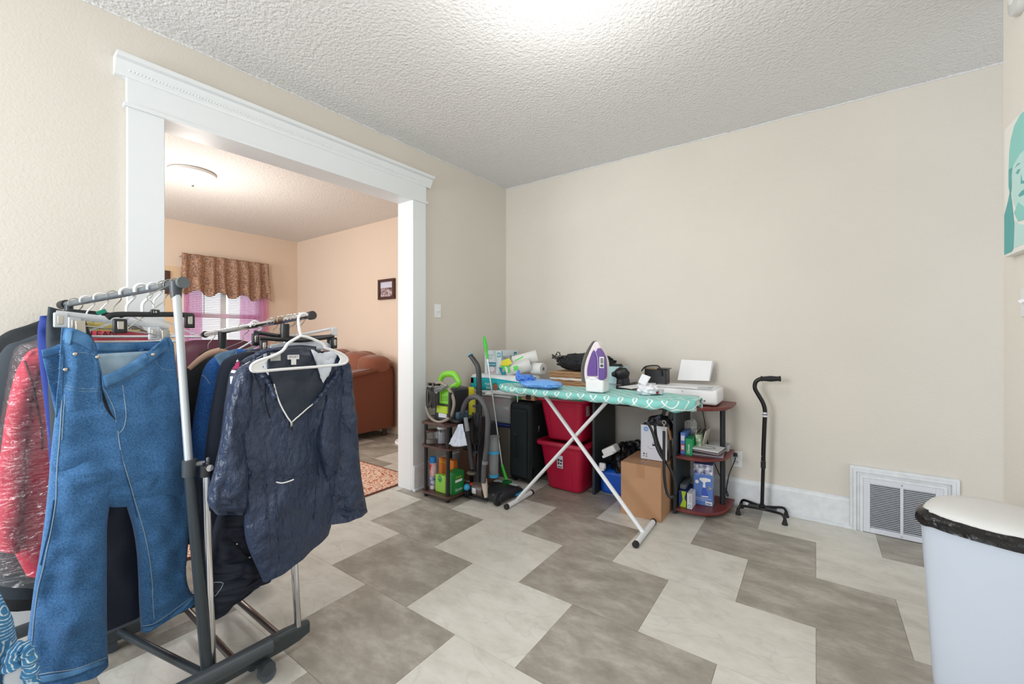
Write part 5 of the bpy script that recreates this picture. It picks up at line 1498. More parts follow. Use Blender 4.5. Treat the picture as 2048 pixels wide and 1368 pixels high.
# folded bags and black bag on the desk
zc = .777
t = thing('paper_bag_stack', 'stack of folded brown paper bags and magazines on the green tote lid behind the board', 'paper bags', (-1.6, 3.2, zc))
random.seed(12)
for k in range(13):
    w_ = random.uniform(-.01, .01)
    cols = ['kraft', 'kraft', 'paper', 'kraft', 'card', 'kraft']
    x0, x1 = -1.80 + w_, -1.45 + w_
    z = zc + k * .0125
    mb = MB(); sd = k * 3.1
    mb.grid(lambda s, q_: Vector((x0 + (x1 - x0) * s, 3.03 + w_ + .008 * nz(s * 4, sd) + .30 * q_, z + .004 + .004 * nz(s * 6, q_ * 2, sd))), 24, 4)
    mb.build('folded_bag', M[cols[k % 6]], t, solid=.007 + .003 * (k % 3))
t = thing('black_tote_bag', 'crumpled black fabric bag with frilled edge on the stack of paper bags', 'bag', (-1.55, 3.2, .95))
mb = MB(); mb.ball((-1.55, 3.20, 1.01), (.25, .13, .075), 60, 26, lambda d: 1 + .22 * nz(d.x * 2.6, d.y * 3 + d.z * 2, 1) + .12 * nz(d.x * 8, d.y * 8, d.z * 6))
mb.build('bag_body', M['bcloth'], t)
mb = MB()
random.seed(3)
for k in range(26):
    a = PI * .75 + k * .035 * PI
    p_ = Vector((-1.60 + .2 * math.cos(a), 3.12 + .02 * math.sin(k), 1.01 + .05 * abs(math.sin(a * 1.3))))
    mb.tube([p_ + Vector((random.uniform(-.02, .02), -.01, random.uniform(-.01, .02))) * i for i in range(3)], .004, 5)
mb.build('frill', mat('frill_grey', (66, 64, 62), .8), t, props={'kind': 'stuff'})
mb = MB(); mb.ball((-1.29, 3.18, .97), (.085, .06, .045), 24, 14, lambda d: 1 + .2 * nz(d.x * 2, d.y * 2, d.z)); mb.build('side_pocket', M['bcloth'], t)
MB().tube(spl([(-1.24, 3.15, 1.0), (-1.21, 3.13, 1.0), (-1.205, 3.12, .97), (-1.22, 3.12, .955)], 5), .012, 8, flat=.4).build('strap', M['bcloth'], t)
# black basket-like handbag
t = thing('small_handbag', 'small black patent handbag with looped handle on the desk by the printer', 'bag', PY(1312, 750, 3.22))
a, b = PY(1290, 757, 3.2), PY(1334, 738, 3.2)
MB().bb(a.x, b.x, 3.18, 3.28, .751, b.z).build('bag_body', M['leather'], t, bevel=.01)
MB().bb(a.x - .005, b.x + .01, 3.175, 3.285, b.z - .004, b.z + .004).build('top_flap', M['leather'], t, bevel=.003)
MB().tube(spl([PY(u, v, 3.16) for u, v in ((1283, 742), (1290, 734), (1302, 731.5), (1316, 732), (1321, 739), (1323, 752))], 6), .0055, 8).build('handle', M['black'], t)
MB().bb(a.x + .01, a.x + .10, 3.172, 3.18, b.z - .006, b.z + .006).build('gold_trim', mat('gold_trim', (150, 128, 100), .3, .6), t, bevel=.002)

# --- quad cane
t = thing('quad_cane', 'black four-footed walking cane standing against the back wall', 'walking cane', (-.29, 3.33, 0))
cx, cyy = PY(1524, 1008, 3.33).x, 3.335
pts = [(1524, 1012), (1525, 960), (1527, 900), (1529, 850), (1530, 822), (1526, 806), (1517, 790), (1510, 777), (1511, 765), (1518, 759), (1526, 757), (1534, 757)]
W = [PY(u, v, cyy) for u, v in pts]
W[0].z = .062
MB().tube([W[0], PY(1526.5, 932, cyy)], .0115, 14).build('lower_tube', M['blackm'], t)
MB().tube([PY(1526.5, 936, cyy), PY(1526.6, 922, cyy)], .0155, 14).build('height_collar', M['black'], t)
MB().tube(spl([PY(1526.5, 932, cyy)] + W[2:], 6), .0135, 14).build('upper_tube', M['blackm'], t)
h0, h1 = PY(1521, 757.5, cyy), PY(1562, 757.5, cyy)
L_ = h1 - h0
MB().tube([h0, h0 + L_ * .03, h0 + L_ * .08, h0 + L_ * .12, h0 + L_ * .5, h0 + L_ * .88, h0 + L_ * .92, h0 + L_ * .98, h1], [.013, .0185, .0185, .015, .0195, .015, .0185, .0185, .013], 16).build('grip', M['rubber'], t)
q = PY(1529.8, 829, cyy)
MB().cyl(q + Vector((0, 0, .016)), q - Vector((0, 0, .016)), .0142).build('label_band', M['whitebox'], t)
MB().cyl(q + Vector((0, 0, .003)), q - Vector((0, 0, .003)), .0145).build('label_stripe', M['ink'], t)
mb = MB()
for v in (912, 922): q = PY(1525.5, v, cyy); mb.ball((q.x - .006, cyy - .0115, q.z), (.003, .003, .004), 8, 6)
for k, v in enumerate((912, 922)):
    q = PY(1525.5, v, cyy); MB().ball((q.x - .006, cyy - .0115, q.z), (.003, .003, .004), 8, 6).build('spring_button', M['steel'], t)
px = W[0].x
MB().prism([(px - .085, cyy - .035, .052), (px + .085, cyy - .035, .052), (px + .085, cyy + .035, .052), (px - .085, cyy + .035, .052)], (0, 0, 0), (0, 0, .005)).build('base_plate', mat('plate_graphite', (60, 62, 66), .4), t, bevel=.001)
MB().cyl((px, cyy, .055), (px, cyy, .078), .019).build('base_socket', M['black'], t)
for y_, s in ((cyy - .03, -1), (cyy + .03, 1)):
    e = .042
    P = spl([(px - .135, y_ + s * e, .03), (px - .132, y_ + s * e, .045), (px - .115, y_ + s * e * .8, .062), (px - .06, y_ + s * .012, .060), (px, y_, .056), (px + .06, y_ + s * .012, .060), (px + .115, y_ + s * e * .8, .062), (px + .132, y_ + s * e, .045), (px + .135, y_ + s * e, .03)], 5)
    MB().tube(P, .0085, 10).build('leg_rail', M['blackm'], t)
    for x in (px - .135, px + .135):
        MB().lathe([(.017, 0), (.0175, .006), (.013, .02), (.010, .034), (.0095, .04)], (x, y_ + s * e, 0), 18).build('rubber_tip', M['rubber'], t)

# --- waste bin with liner
cw = Vector((.468, 1.995, 0)); ca = math.radians(-22)
fm = Matrix.Translation(cw) @ Matrix.Rotation(ca, 4, 'Z')
t = thing('waste_bin', 'tall white plastic waste bin with a cream lid against the right wall', 'waste bin', mtx=fm)
def binring(a_, b_, z, n=64, fl=.0):
    pts = []
    for k in range(n):
        th_ = 2 * PI * k / n
        c_, s_ = math.cos(th_), math.sin(th_)
        e = .62 if c_ < 0 else .4
        x = math.copysign(abs(c_) ** (e * 1.25), c_) * a_
        y = math.copysign(abs(s_) ** (e if s_ > 0 else .32), s_) * b_
        pts.append((x, y, z))
    return pts
def loft(rings, name, m_, cap=True, bev=0, par=None):
    mb = MB(fm); n = len(rings[0]); vs = []
    for r_ in rings: vs += r_
    fs = [(i * n + k, i * n + (k + 1) % n, (i + 1) * n + (k + 1) % n, (i + 1) * n + k) for i in range(len(rings) - 1) for k in range(n)]
    fs.append(tuple(range(n - 1, -1, -1)))
    if cap: fs.append(tuple((len(rings) - 1) * n + k for k in range(n)))
    mb.add(vs, fs); return mb.build(name, m_, par or t)
HB = .625
rings = [binring(.115, .118, 0), binring(.125, .125, .012)] + [binring(.127 + .033 * z / HB, .127 + .02 * z / HB, z) for z in (.1, .25, .4, .55, HB - .03)] + [binring(.166, .152, HB - .028), binring(.168, .154, HB - .004), binring(.165, .150, HB), binring(.154, .14, HB), binring(.12, .12, .1)]
loft(rings, 'bin_body', M['binw'])
# liner folded over the rim
mb = MB(fm)
def lf(a, q_):
    i = a * 96; r0 = binring(.169, .155, HB, 96)[int(i) % 96]
    p_ = Vector(r0)
    out_ = Vector((p_.x, p_.y, 0)).normalized()
    if q_ < .5: return Vector((p_.x, p_.y, HB - .022 + .032 * (q_ / .5))) + out_ * (.003 + .004 * nz(a * 40, q_ * 3, 1)) + Vector((0, 0, .008 * nz(a * 22, 2) * (1 - q_ * 2)))
    k = (q_ - .5) / .5
    return Vector((p_.x * (1 - .12 * k), p_.y * (1 - .12 * k), HB + .010 + .014 * k + .004 * nz(a * 50, k * 4, 5)))
mb.grid(lf, 96, 10, wrap=True)
mb.build('liner', M['bagblack'], t)
def lidring(a_, b_, z, n=64):
    return [(math.copysign(abs(math.cos(q)) ** .82, math.cos(q)) * a_, math.copysign(abs(math.sin(q)) ** (.95 if math.sin(q) > 0 else .42), math.sin(q)) * b_ + .004, z) for q in [2 * PI * k / n for k in range(n)]]
rings = [lidring(.148, .142, HB + .002), lidring(.156, .150, HB + .008), lidring(.157, .151, HB + .020), lidring(.151, .145, HB + .031), lidring(.13, .12, HB + .041), lidring(.08, .07, HB + .048)]
loft(rings, 'lid', M['offwhite'])
# embossed mark on the lid
mb = MB(fm)
cxx, cy2 = -.085, -.01
mb.tube([(cxx - .02 + .05 * i / 10, cy2 + .018 * math.sin(PI * i / 10) + .012 * i / 10, HB + .0445 - .002 * abs(i - 5) / 5) for i in range(11)], .0012, 5)
mb.tube([(cxx - .02 + .05 * i / 10, cy2 + .004 * math.sin(PI * i / 10) + .012 * i / 10, HB + .0445 - .002 * abs(i - 5) / 5) for i in range(11)], .0012, 5)
for i in (3, 5, 7): mb.box((cxx - .02 + .05 * i / 10, cy2 + .014 + .001 * i, HB + .0445), (.002, .009, .002))
mb.build('embossed_mark', mat('emboss', (186, 184, 176), .5), t, props={'kind': 'stuff'})
#@@
# ------------------------------------------------------------------ clothes racks
from mathutils.bvhtree import BVHTree
CAMP = Vector((0, 0, CAM_H))
def bvh_of(objs):
    vs, fs = [], []
    for o in objs:
        m = WM[o.name]; k = len(vs)
        vs += [m @ v.co for v in o.data.vertices]
        fs += [tuple(i + k for i in p.vertices) for p in o.data.polygons]
    return BVHTree.FromPolygons(vs, fs)
def on(b, u, v, off=.0015):
    """the point of a cloth surface met by this sight line, lifted off it a little"""
    r = ray(u); d = Vector((r[0], r[1], -(v - V0) / FPX)).normalized()
    h = b.ray_cast(CAMP, d)
    if h[0] is None: return None
    n = h[1]
    if n.dot(d) > 0: n = -n
    return h[0] + n * off
def onf(b, u, v, off, x):
    return on(b, u, v, off) or PX(u, v, x)
def line_on(b, pts, r, name, m, par, n=5, off=.001, flat=1.0, closed=False):
    P = spl([Vector((u, v, 0)) for u, v in pts], n)
    Q_ = [on(b, p.x, p.y, off) for p in P]; Q_ = [q for q in Q_ if q is not None]
    if len(Q_) < 2: return None
    return MB().tube(Q_, r, 6, flat=flat, up=(1, 0, 0), closed=closed).build(name, m, par)
def patch_on(b, pts, name, m, par, off=.002, n=8, solid=.0015):
    """four-cornered patch laid on the cloth: pts = TL, TR, BR, BL in sight-line coordinates"""
    tl, tr, br, bl = [Vector((p[0], p[1], 0)) for p in pts]
    last = [None]
    def fn(s, t):
        p = tl.lerp(tr, s).lerp(bl.lerp(br, s), t)
        q = on(b, p.x, p.y, off)
        if q is None: q = last[0] or PX(p.x, p.y, -1.8)
        last[0] = q
        return q
    return MB().grid(fn, n, n).build(name, m, par, solid=solid)
def ribbon_on(b, left, right, name, m, par, off=.002, n=24, k=5):
    A = spl([Vector((u, v, 0)) for u, v in left], 6); B_ = spl([Vector((u, v, 0)) for u, v in right], 6)
    last = [None]
    def fn(s, t):
        p = at(A, s).lerp(at(B_, s), t); q = on(b, p.x, p.y, off)
        if q is None: q = last[0] or PX(p.x, p.y, -1.8)
        last[0] = q
        return q
    return MB().grid(fn, n, k).build(name, m, par, solid=.0015)
def rows(x, L, dx=0):
    return [(PX(a[0], a[1], x + dx), PX(a[2], a[3], x + dx), a[4]) for a in L]
def garment(name, label, cat, x, m, pieces, seed=1.0, group=None, fold=.009, part='body'):
    """pieces: list of (part name, rows, dx)"""
    p0 = PX(pieces[0][1][0][0], pieces[0][1][0][1], x)
    t = thing(name, label, cat, (x, p0.y, p0.z), group=group)
    objs = []
    for k, pc in enumerate(pieces):
        mb = cloth_tube(MB(), rows(x, pc[1], pc[2] if len(pc) > 2 else 0), fold=fold if len(pc) < 4 else pc[3], seed=seed + k * 3.3)
        objs.append(mb.build(pc[0], m, t, smooth=70))
    return t, objs

# --- rack 1: grey telescopic rack
t = thing('clothes_rack', 'black and silver rolling clothes rack carrying the blue jeans', 'clothes rack', (-1.62, .56, 0))
X1 = -1.62
pb, pj, pt = PX(415, 1352, X1), PX(379, 940, -1.70), PX(352, 575, -1.785)
MB().tube([pb, pj.lerp(pb, .02)], .0165, 16).build('lower_pole', mat('slate_tube', (52, 60, 66), .35, .2), t)
MB().tube([pj + Vector((0, 0, -.02)), pj + Vector((0, 0, .035))], .021, 16).build('height_collar', M['dgrey'], t)
q = pj + Vector((.02, .018, .018))
MB().tube([pj + Vector((0, 0, .018)), q + Vector((.0, .02, 0))], .008, 10).build('clamp_screw', M['grey'], t)
MB().box(q + Vector((0, .028, 0)), (.008, .01, .034)).build('clamp_knob', M['grey'], t, bevel=.003)
MB().tube([pj, pt], .0125, 16).build('upper_pole', M['alu'], t)
bn, bf = PX(362, 566, -1.775), PX(127, 610, -2.56)
bd = (bf - bn).normalized()
MB().tube([bn + bd * .02, bf], .0125, 14).build('hanging_bar', mat('grey_bar', (112, 120, 126), .35, .3), t)
MB().tube([bn - bd * .01, bn + bd * .085], .0165, 14).build('bar_sleeve', M['dgrey'], t)
MB().tube([bn - bd * .016, bn - bd * .004], .020, 18).build('end_cap', mat('cap_grey', (96, 102, 106), .4), t)
MB().tube([pt + Vector((0, 0, .02)), pt - Vector((0, 0, .035))], [.02, .0155], 14).build('tee_joint', M['dgrey'], t)
MB().tube([bf - bd * .03, bf + bd * .01], .019, 16).build('end_cap', M['black'], t)
fp_ = Vector((bf.x + .05, bf.y + .02, 0))
MB().tube([fp_ + Vector((0, 0, .08)), Vector((bf.x + .04, bf.y + .01, bf.z))], .014, 12).build('far_pole', mat('slate_tube', (52, 60, 66), .35, .2), t)
ft0, ft1 = PX(541, 1290, -1.60), PX(420, 1352, -1.60)
fd = (ft1 - ft0).normalized()
MB().tube([ft0 - fd * .004, ft0, ft1, ft1 + fd * .30], [.020, .0255, .0265, .0255], 18).build('foot_tube', mat('slate_foot', (66, 74, 80), .4), t)
MB().tube([Vector((fp_.x, .72, .075)), Vector((fp_.x, .1, .075))], .024, 14).build('foot_tube', mat('slate_foot', (66, 74, 80), .4), t)
MB().tube([PX(408, 1349, -1.64), PX(220, 1254, -2.27), Vector((fp_.x, .43, .075))], .0135, 12).build('base_bar', mat('slate_tube', (52, 60, 66), .35, .2), t)
for c in (Vector((-1.585, ft0.y - .02, .032)), Vector((-1.60, ft1.y - .22, .032)), Vector((fp_.x, .66, .03)), Vector((fp_.x, .16, .03))):
    w_ = MB().tube([c + Vector((-.015, 0, -.004)), c + Vector((.015, 0, -.004))], .027, 20).build('caster_wheel', mat('caster_slate', (76, 86, 98), .4), t)
    MB().tube([c + Vector((-.019, 0, .014)), c + Vector((.017, 0, .014))], .024, 16).build('caster_hood', M['dgrey'], w_)

# --- rack 2: chrome double rack
t = thing('clothes_rack', 'chrome double-rod clothes rack on castors carrying the navy windbreaker', 'clothes rack', (-1.65, .83, 0))
a0, a1 = PX(596, 1252, -1.64), PX(588, 1112, -1.64)
a2 = PX(570, 655, -1.66)
MB().tube([a0, a1], .0125, 16).build('outer_tube', M['chrome'], t)
MB().tube([a1 - Vector((0, 0, .02)), a1 + Vector((0, 0, .018))], .0185, 16).build('height_collar', M['black'], t)
MB().tube([a1 + Vector((.0, .012, 0)), a1 + Vector((.0, .04, .008))], [.006, .009], 10).build('clamp_knob', M['black'], t)
MB().tube([a1, a2], .0105, 14).build('inner_tube', M['chrome'], t)
MB().tube([PX(569, 676, -1.66), PX(570, 648, -1.66)], .0165, 14).build('tee_joint', M['black'], t)
r0, r1 = PX(622, 631, -1.56), PX(410, 669, -2.42)
rd = (r1 - r0).normalized()
MB().tube([r0, r1], .0115, 14).build('hanging_rod', M['chrome'], t)
MB().tube([r0 - rd * .012, r0 + rd * .006], .0165, 18).build('end_cap', mat('cap_brown_black', (54, 52, 52), .6), t)
MB().tube([r1 - rd * .004, r1 + rd * .02], [.0165, .012], 14).build('end_cap', M['black'], t)
MB().tube([r0.lerp(r1, .2), r0.lerp(r1, .28)], .0125, 14).build('rod_seam', mat('bronze_wear', (140, 112, 90), .3, .9), t)
k2 = r0.lerp(r1, .80)
MB().tube([Vector((k2.x, k2.y, .08)), k2 - Vector((0, 0, .09))], .0125, 14).build('far_tube', M['chrome'], t)
MB().tube([k2 - Vector((0, 0, .10)), k2], .017, 14).build('far_tee_joint', M['black'], t)
c0, c1 = PX(424, 1338, -1.645), PX(413, 945, -1.655)
MB().tube([c0, c1], .0125, 16).build('outer_tube', M['chrome'], t)
MB().tube([c1 - Vector((0, 0, .012)), c1 + Vector((0, 0, .025))], .0185, 16).build('height_collar', M['black'], t)
MB().tube([c1 + Vector((0, .01, .012)), c1 + Vector((.01, .035, .012))], .006, 8).build('clamp_knob', M['black'], t)
MB().tube([c1 + Vector((.03, 0, .02)), Vector((-2.3, c1.y, c1.z + .02))], .011, 12).build('low_rod', M['chrome'], t)
MB().tube([Vector((-2.22, c1.y, .08)), Vector((-2.22, c1.y, c1.z + .02))], .0125, 12).build('far_tube', M['chrome'], t)
f0, f1 = PX(617, 1250, -1.645), Vector((-1.665, .30, .07))
f0.z = .07
mb = MB()
sec = lambda s, t_: None
n_ = 14; vs = []
for i in range(n_):
    p_ = f0.lerp(f1, i / (n_ - 1)); e = min(i, n_ - 1 - i)
    hh = (.022 if e == 0 else .03 if e == 1 else .034); ww = (.014 if e == 0 else .02)
    mb.add([], [])
    vs += [p_ + Vector((ww, 0, -hh)), p_ + Vector((ww, 0, hh * .7)), p_ + Vector((ww * .5, 0, hh)), p_ + Vector((-ww * .5, 0, hh)), p_ + Vector((-ww, 0, hh * .7)), p_ + Vector((-ww, 0, -hh))]
fs = [(i * 6 + k, i * 6 + (k + 1) % 6, (i + 1) * 6 + (k + 1) % 6, (i + 1) * 6 + k) for i in range(n_ - 1) for k in range(6)] + [tuple(range(5, -1, -1)), tuple((n_ - 1) * 6 + k for k in range(6))]
mb.add(vs, fs); mb.build('foot_rail', mat('slate_rail', (58, 66, 70), .4), t, bevel=.004)
MB().tube([PX(556, 1278, -1.625), PX(520, 1296, -1.618)], .008, 8).build('rail_groove', M['dgrey'], t)
MB().bb(-2.25, -2.19, .35, 1.0, .04, .10).build('foot_rail', mat('slate_rail', (58, 66, 70), .4), t, bevel=.012)
for y in (.80, .645):
    MB().tube([(-1.65, y, .062), (-2.22, y + .005, .062)], .012, 12).build('base_tube', mat('dull_chrome', (130, 124, 122), .3, .9), t)
for c in (Vector((-1.68, .70, .02)), Vector((-2.22, .94, .02)), Vector((-2.22, .42, .02))):
    MB().tube([c + Vector((-.014, 0, 0)), c + Vector((.014, 0, 0))], .02, 16).build('caster_wheel', mat('caster_slate', (76, 86, 98), .4), t)

def bar1(x):
    k = (x - bn.x) / (bf.x - bn.x); return bn.lerp(bf, k)
def bar2(x):
    k = (x - r0.x) / (r1.x - r0.x); return r0.lerp(r1, k)
def hook_pts(c, r=.019, drop=.07, side=1):
    P = [c + Vector((0, 0, -drop)), c + Vector((0, side * r * .1, -drop * .6)), c + Vector((0, side * r * 1.2, -r * .7))]
    for a in (0, .5, 1.0, 1.57, 2.1, 2.6, 3.14, 3.5): P.append(c + Vector((0, side * r * math.cos(a), r * math.sin(a))))
    return spl(P, 5)
def hook(par, c, r=.019, drop=.07, side=1, th=.0018, m='steel', name='hook'):
    return MB().tube(hook_pts(c, r, drop, side), th, 7).build(name, M[m], par)
def wire_hanger(label, x, bar, m='steel', th=.0018, w_=.20, drop=.075, group=None, dip=.10, side=1):
    c = bar(x); t = thing('clothes_hanger', label, 'hanger', c - Vector((0, 0, drop)), group=group)
    hook(t, c, drop=drop, th=th, m=m, side=side)
    n0 = c - Vector((0, 0, drop))
    MB().tube([n0, n0 + Vector((0, w_, -dip)), n0 + Vector((0, w_ - .01, -dip - .008)), n0 + Vector((0, -w_ + .01, -dip - .008)), n0 + Vector((0, -w_, -dip))], th, 7, closed=True).build('shoulder_wire', M[m], t)
    return t
def clipm(par, p, w_=.030, h_=.05, m='black', d=.014, metal=True):
    """a trouser clip: jaw and spring plate"""
    o = MB().box(p, (d, w_, h_)).build('clip', M[m], par, bevel=.004)
    MB().box(p + Vector((d / 2 + .001, 0, .002)), (.003, w_ * .45, h_ * .55)).build('spring_plate', M['steel'], o, bevel=.001)
    return o

# black clip hanger, empty, nearest on rack 1
X0 = -1.795
t = thing('clip_hanger', 'empty black plastic clip hanger hanging in front above the jeans', 'hanger', PX(310, 632, X0))
a, b = PX(214, 636, X0), PX(386, 631, X0)
MB().tube(spl([a, PX(232, 629, X0), PX(300, 629, X0), PX(350, 629, X0), b], 4), .0085, 8, flat=.45, up=(0, 0, 1)).build('bar', M['black'], t)
clipm(t, PX(240, 652, X0), .034, .046); clipm(t, PX(379, 642, X0), .030, .05)
q = PX(310, 624, X0)
MB().box(q, (.012, .024, .016)).build('size_tag', M['black'], t, bevel=.003)
text('14', t, q + Vector((.0065, -.006, -.004)), Y, Z, .008, M['inkw'])
hc = bar1(X0 - .005)
MB().tube(spl([q, PX(309, 612, X0), PX(302, 602, X0), PX(296, 592, X0)] + [hc + Vector((0, .020 * math.cos(a_), .020 * math.sin(a_))) for a_ in (3.4, 2.8, 2.1, 1.57, 1.0, .4)], 5), .0017, 7).build('hook', M['steel'], t)

# jeans' own steel clip hanger
XJ = -1.835
t = thing('clip_hanger', 'thin steel wire clip hanger gripping the jeans waistband', 'hanger', PX(250, 664, XJ))
MB().tube([PX(160, 651, XJ), PX(250, 661, XJ), PX(336, 672, XJ)], .0022, 7).build('wire', M['steel'], t)
for (u, v) in ((161, 655), (331, 672)):
    q = PX(u, v, XJ + .006)
    MB().box(q, (.016, .022, .042), rotm(.06, 'X')).build('clip', mat('brushed_clip', (186, 182, 172), .35, .8), t, bevel=.002)
hc = bar1(XJ)
MB().tube([PX(250, 661, XJ), Vector((XJ, hc.y - .02, hc.z - .06))], .0018, 6).build('stem', M['steel'], t)
hook(t, hc, drop=.06)
# clear clip hangers behind
for k, (x, pts, lab) in enumerate(((-1.87, ((112, 626), (200, 636), (290, 648), (338, 655)), 'clear plastic clip hanger just behind the jeans, nearer of two'), (-1.93, ((140, 634), (210, 641), (280, 648), (330, 650)), 'clear plastic clip hanger behind the jeans, further of two'))):
    t = thing('clip_hanger', lab, 'hanger', PX(pts[1][0], pts[1][1], x))
    MB().tube(spl([PX(u, v, x) for u, v in pts], 5), .0085, 8, flat=.5, up=(0, 0, 1)).build('bar', mat('clear_hanger', (222, 226, 230), .15, alpha=.72), t)
    for (u, v) in ((pts[0][0] + 9, pts[0][1] + 14), (pts[-1][0] - 30 + 25 * k, pts[-1][1] + 12)):
        o = MB().box(PX(u, v, x + .004), (.014, .03, .045)).build('clip', mat('clear_hanger', (222, 226, 230), .15, alpha=.72), t, bevel=.003)
        MB().box(PX(u, v, x + .013), (.003, .012, .026)).build('spring_plate', M['steel'], o, bevel=.001)
    hook(t, bar1(x), drop=.07, th=.0035 if k else .0018, m='white' if k else 'steel')
# white and wire hooks further along the bar
t = thing('clothes_hanger', 'white plastic hanger with a green size tab on the grey bar', 'hanger', bar1(-2.02))
hook(t, bar1(-2.0), r=.022, drop=.08, th=.0055, m='white')
q = PX(203, 624, -2.0); MB().box(q, (.004, .026, .014), rotm(.5, 'X')).build('size_tab', M['inkb'] if 0 else mat('tab_green', (20, 150, 120), .4), t, bevel=.001)
n0 = bar1(-2.0) - Vector((0, 0, .08))
MB().tube([n0, n0 + Vector((0, .18, -.09)), n0 + Vector((0, -.18, -.09))], .005, 8, closed=True).build('shoulder_frame', M['white'], t)
for k, (x, m_, th, lab) in enumerate(((-2.10, 'white', .005, 'white plastic hanger holding the crimson garment'), (-2.19, 'steel', .0018, 'steel wire hanger under the crimson garment film'), (-2.28, 'white', .003, 'thin white hanger in front of the slate coat'), (-2.38, 'white', .003, 'thin white hanger holding the black coat'), (-2.47, 'steel', .0018, 'steel wire hanger at the wall end of the grey bar'))):
    wire_hanger(lab, x, bar1, m_, th, .17)

# --- blue jeans
t = thing('blue_jeans', 'wide blue denim jeans clipped by the waistband with open fly', 'jeans', PX(230, 690, XJ))
de = M['denim']
mb = cloth_tube(MB(), rows(XJ, [(118, 768, 348, 758, .012), (115, 795, 353, 785, .05), (108, 850, 362, 850, .068), (100, 925, 370, 925, .078), (97, 985, 374, 980, .07), (100, 1015, 372, 1010, .02)]), fold=.015, fx=2.4, seed=2.2, capt=False)
hips = mb.build('hips', de, t, smooth=70)
mb = cloth_tube(MB(), rows(XJ, [(104, 900, 232, 900, .006), (100, 935, 230, 935, .06), (97, 970, 226, 970, .085), (90, 1040, 214, 1040, .09), (80, 1110, 213, 1110, .09), (70, 1165, 213, 1165, .09), (62, 1225, 213, 1225, .095), (52, 1300, 214, 1290, .10), (38, 1378, 216, 1326, .11)], .004), fold=.017, fx=2.4, seed=5.1, n=60, m=90)
legl = mb.build('leg', de, t, smooth=70)
mb = cloth_tube(MB(), rows(XJ, [(238, 900, 368, 900, .006), (239, 925, 371, 925, .05), (240, 950, 374, 950, .08), (250, 1000, 376, 1000, .085), (266, 1055, 377, 1050, .08), (274, 1105, 374, 1100, .075), (277, 1150, 371, 1145, .075), (279, 1205, 378, 1178, .08), (283, 1264, 393, 1194, .09)], .002), fold=.016, fx=2.6, seed=8.4, n=60, m=90)
legr = mb.build('leg', de, t, smooth=70)
# front yoke left (folded over), front right, back yoke
mb = MB()
sheet(mb, [PX(u, v, XJ + .022) for u, v in ((124, 655), (140, 656), (160, 662), (180, 674), (190, 696), (197, 725), (203, 745))], [PX(u, v, XJ + .006) for u, v in ((110, 835), (126, 835), (144, 835), (162, 835), (178, 835), (194, 835), (208, 835))], 36, 24, .006, 2.4, 3.1, bulge=.012)
fl_ = mb.build('front_left_panel', de, t, solid=.003, smooth=70)
mb = MB()
sheet(mb, [PX(u, v, XJ + .024) for u, v in ((202, 752), (225, 744), (255, 728), (285, 708), (312, 690), (334, 674), (346, 688))], [PX(u, v, XJ + .006) for u, v in ((210, 838), (232, 838), (260, 838), (288, 838), (315, 838), (340, 836), (361, 834))], 44, 24, .007, 2.2, 7.7, bulge=.01)
fr_ = mb.build('front_right_panel', de, t, solid=.003, smooth=70)
mb = MB()
sheet(mb, [PX(u, v, XJ - .03) for u, v in ((82, 700), (105, 694), (130, 686), (190, 686), (260, 685), (335, 682), (346, 690))], [PX(u, v, XJ - .028) for u, v in ((112, 830), (122, 835), (150, 830), (200, 830), (260, 830), (330, 830), (360, 820))], 50, 20, .004, 2.4, 1.1)
bk_ = mb.build('back_panel', de, t, solid=.003, smooth=70)
mb = MB()
sheet(mb, [PX(u, v, XJ - .022) for u, v in ((192, 708), (230, 706), (280, 703), (325, 700))], [PX(u, v, XJ - .018) for u, v in ((198, 760), (230, 762), (280, 752), (330, 735))], 20, 8, .002, 2, 1.5)
mb.build('pale_inside', M['denim_in'], t, solid=.001, smooth=70)
bv = bvh_of([hips, legl, legr, fl_, fr_, bk_])
WBm = mat('waistband_denim', (50, 98, 146), .9, bump=(900, .5, .001), var=(26, (84, 132, 176), 8))
ribbon_on(bv, ((126, 656), (150, 659), (170, 666), (183, 678)), ((124, 680), (146, 684), (166, 690), (184, 702)), 'waistband', WBm, t, off=.003)
ribbon_on(bv, ((205, 752), (235, 741), (270, 720), (305, 696), (333, 675)), ((212, 776), (240, 764), (276, 744), (312, 718), (340, 696)), 'waistband', WBm, t, off=.003)
ribbon_on(bv, ((192, 687), (240, 687), (290, 686), (322, 684)), ((194, 703), (240, 702), (290, 700), (310, 698)), 'waistband', WBm, t, off=.003)
ribbon_on(bv, ((84, 701), (100, 697), (122, 692)), ((86, 716), (102, 712), (122, 707)), 'waistband', WBm, t, off=.003)
TH = M['thread']; SD = M['seamd']
for pts in (((124, 680), (146, 684), (166, 690), (184, 702)), ((212, 777), (240, 765), (276, 745), (312, 719), (341, 696)), ((84, 717), (102, 713), (120, 709)),
            ((131, 770), (150, 775), (175, 777), (198, 777)), ((131, 776), (150, 781), (175, 783), (198, 782)), ((130, 790), (127, 830), (124, 880)),
            ((306, 712), (314, 728), (328, 738), (356, 741)), ((98, 738), (112, 734), (126, 730)), ((100, 742), (114, 738), (126, 734)), ((102, 768), (112, 765), (122, 762)),
            ((150, 705), (165, 705), (188, 709)), ((203, 770), (216, 792), (228, 820), (232, 845))):
    line_on(bv, pts, .0007, 'stitching', TH, t)
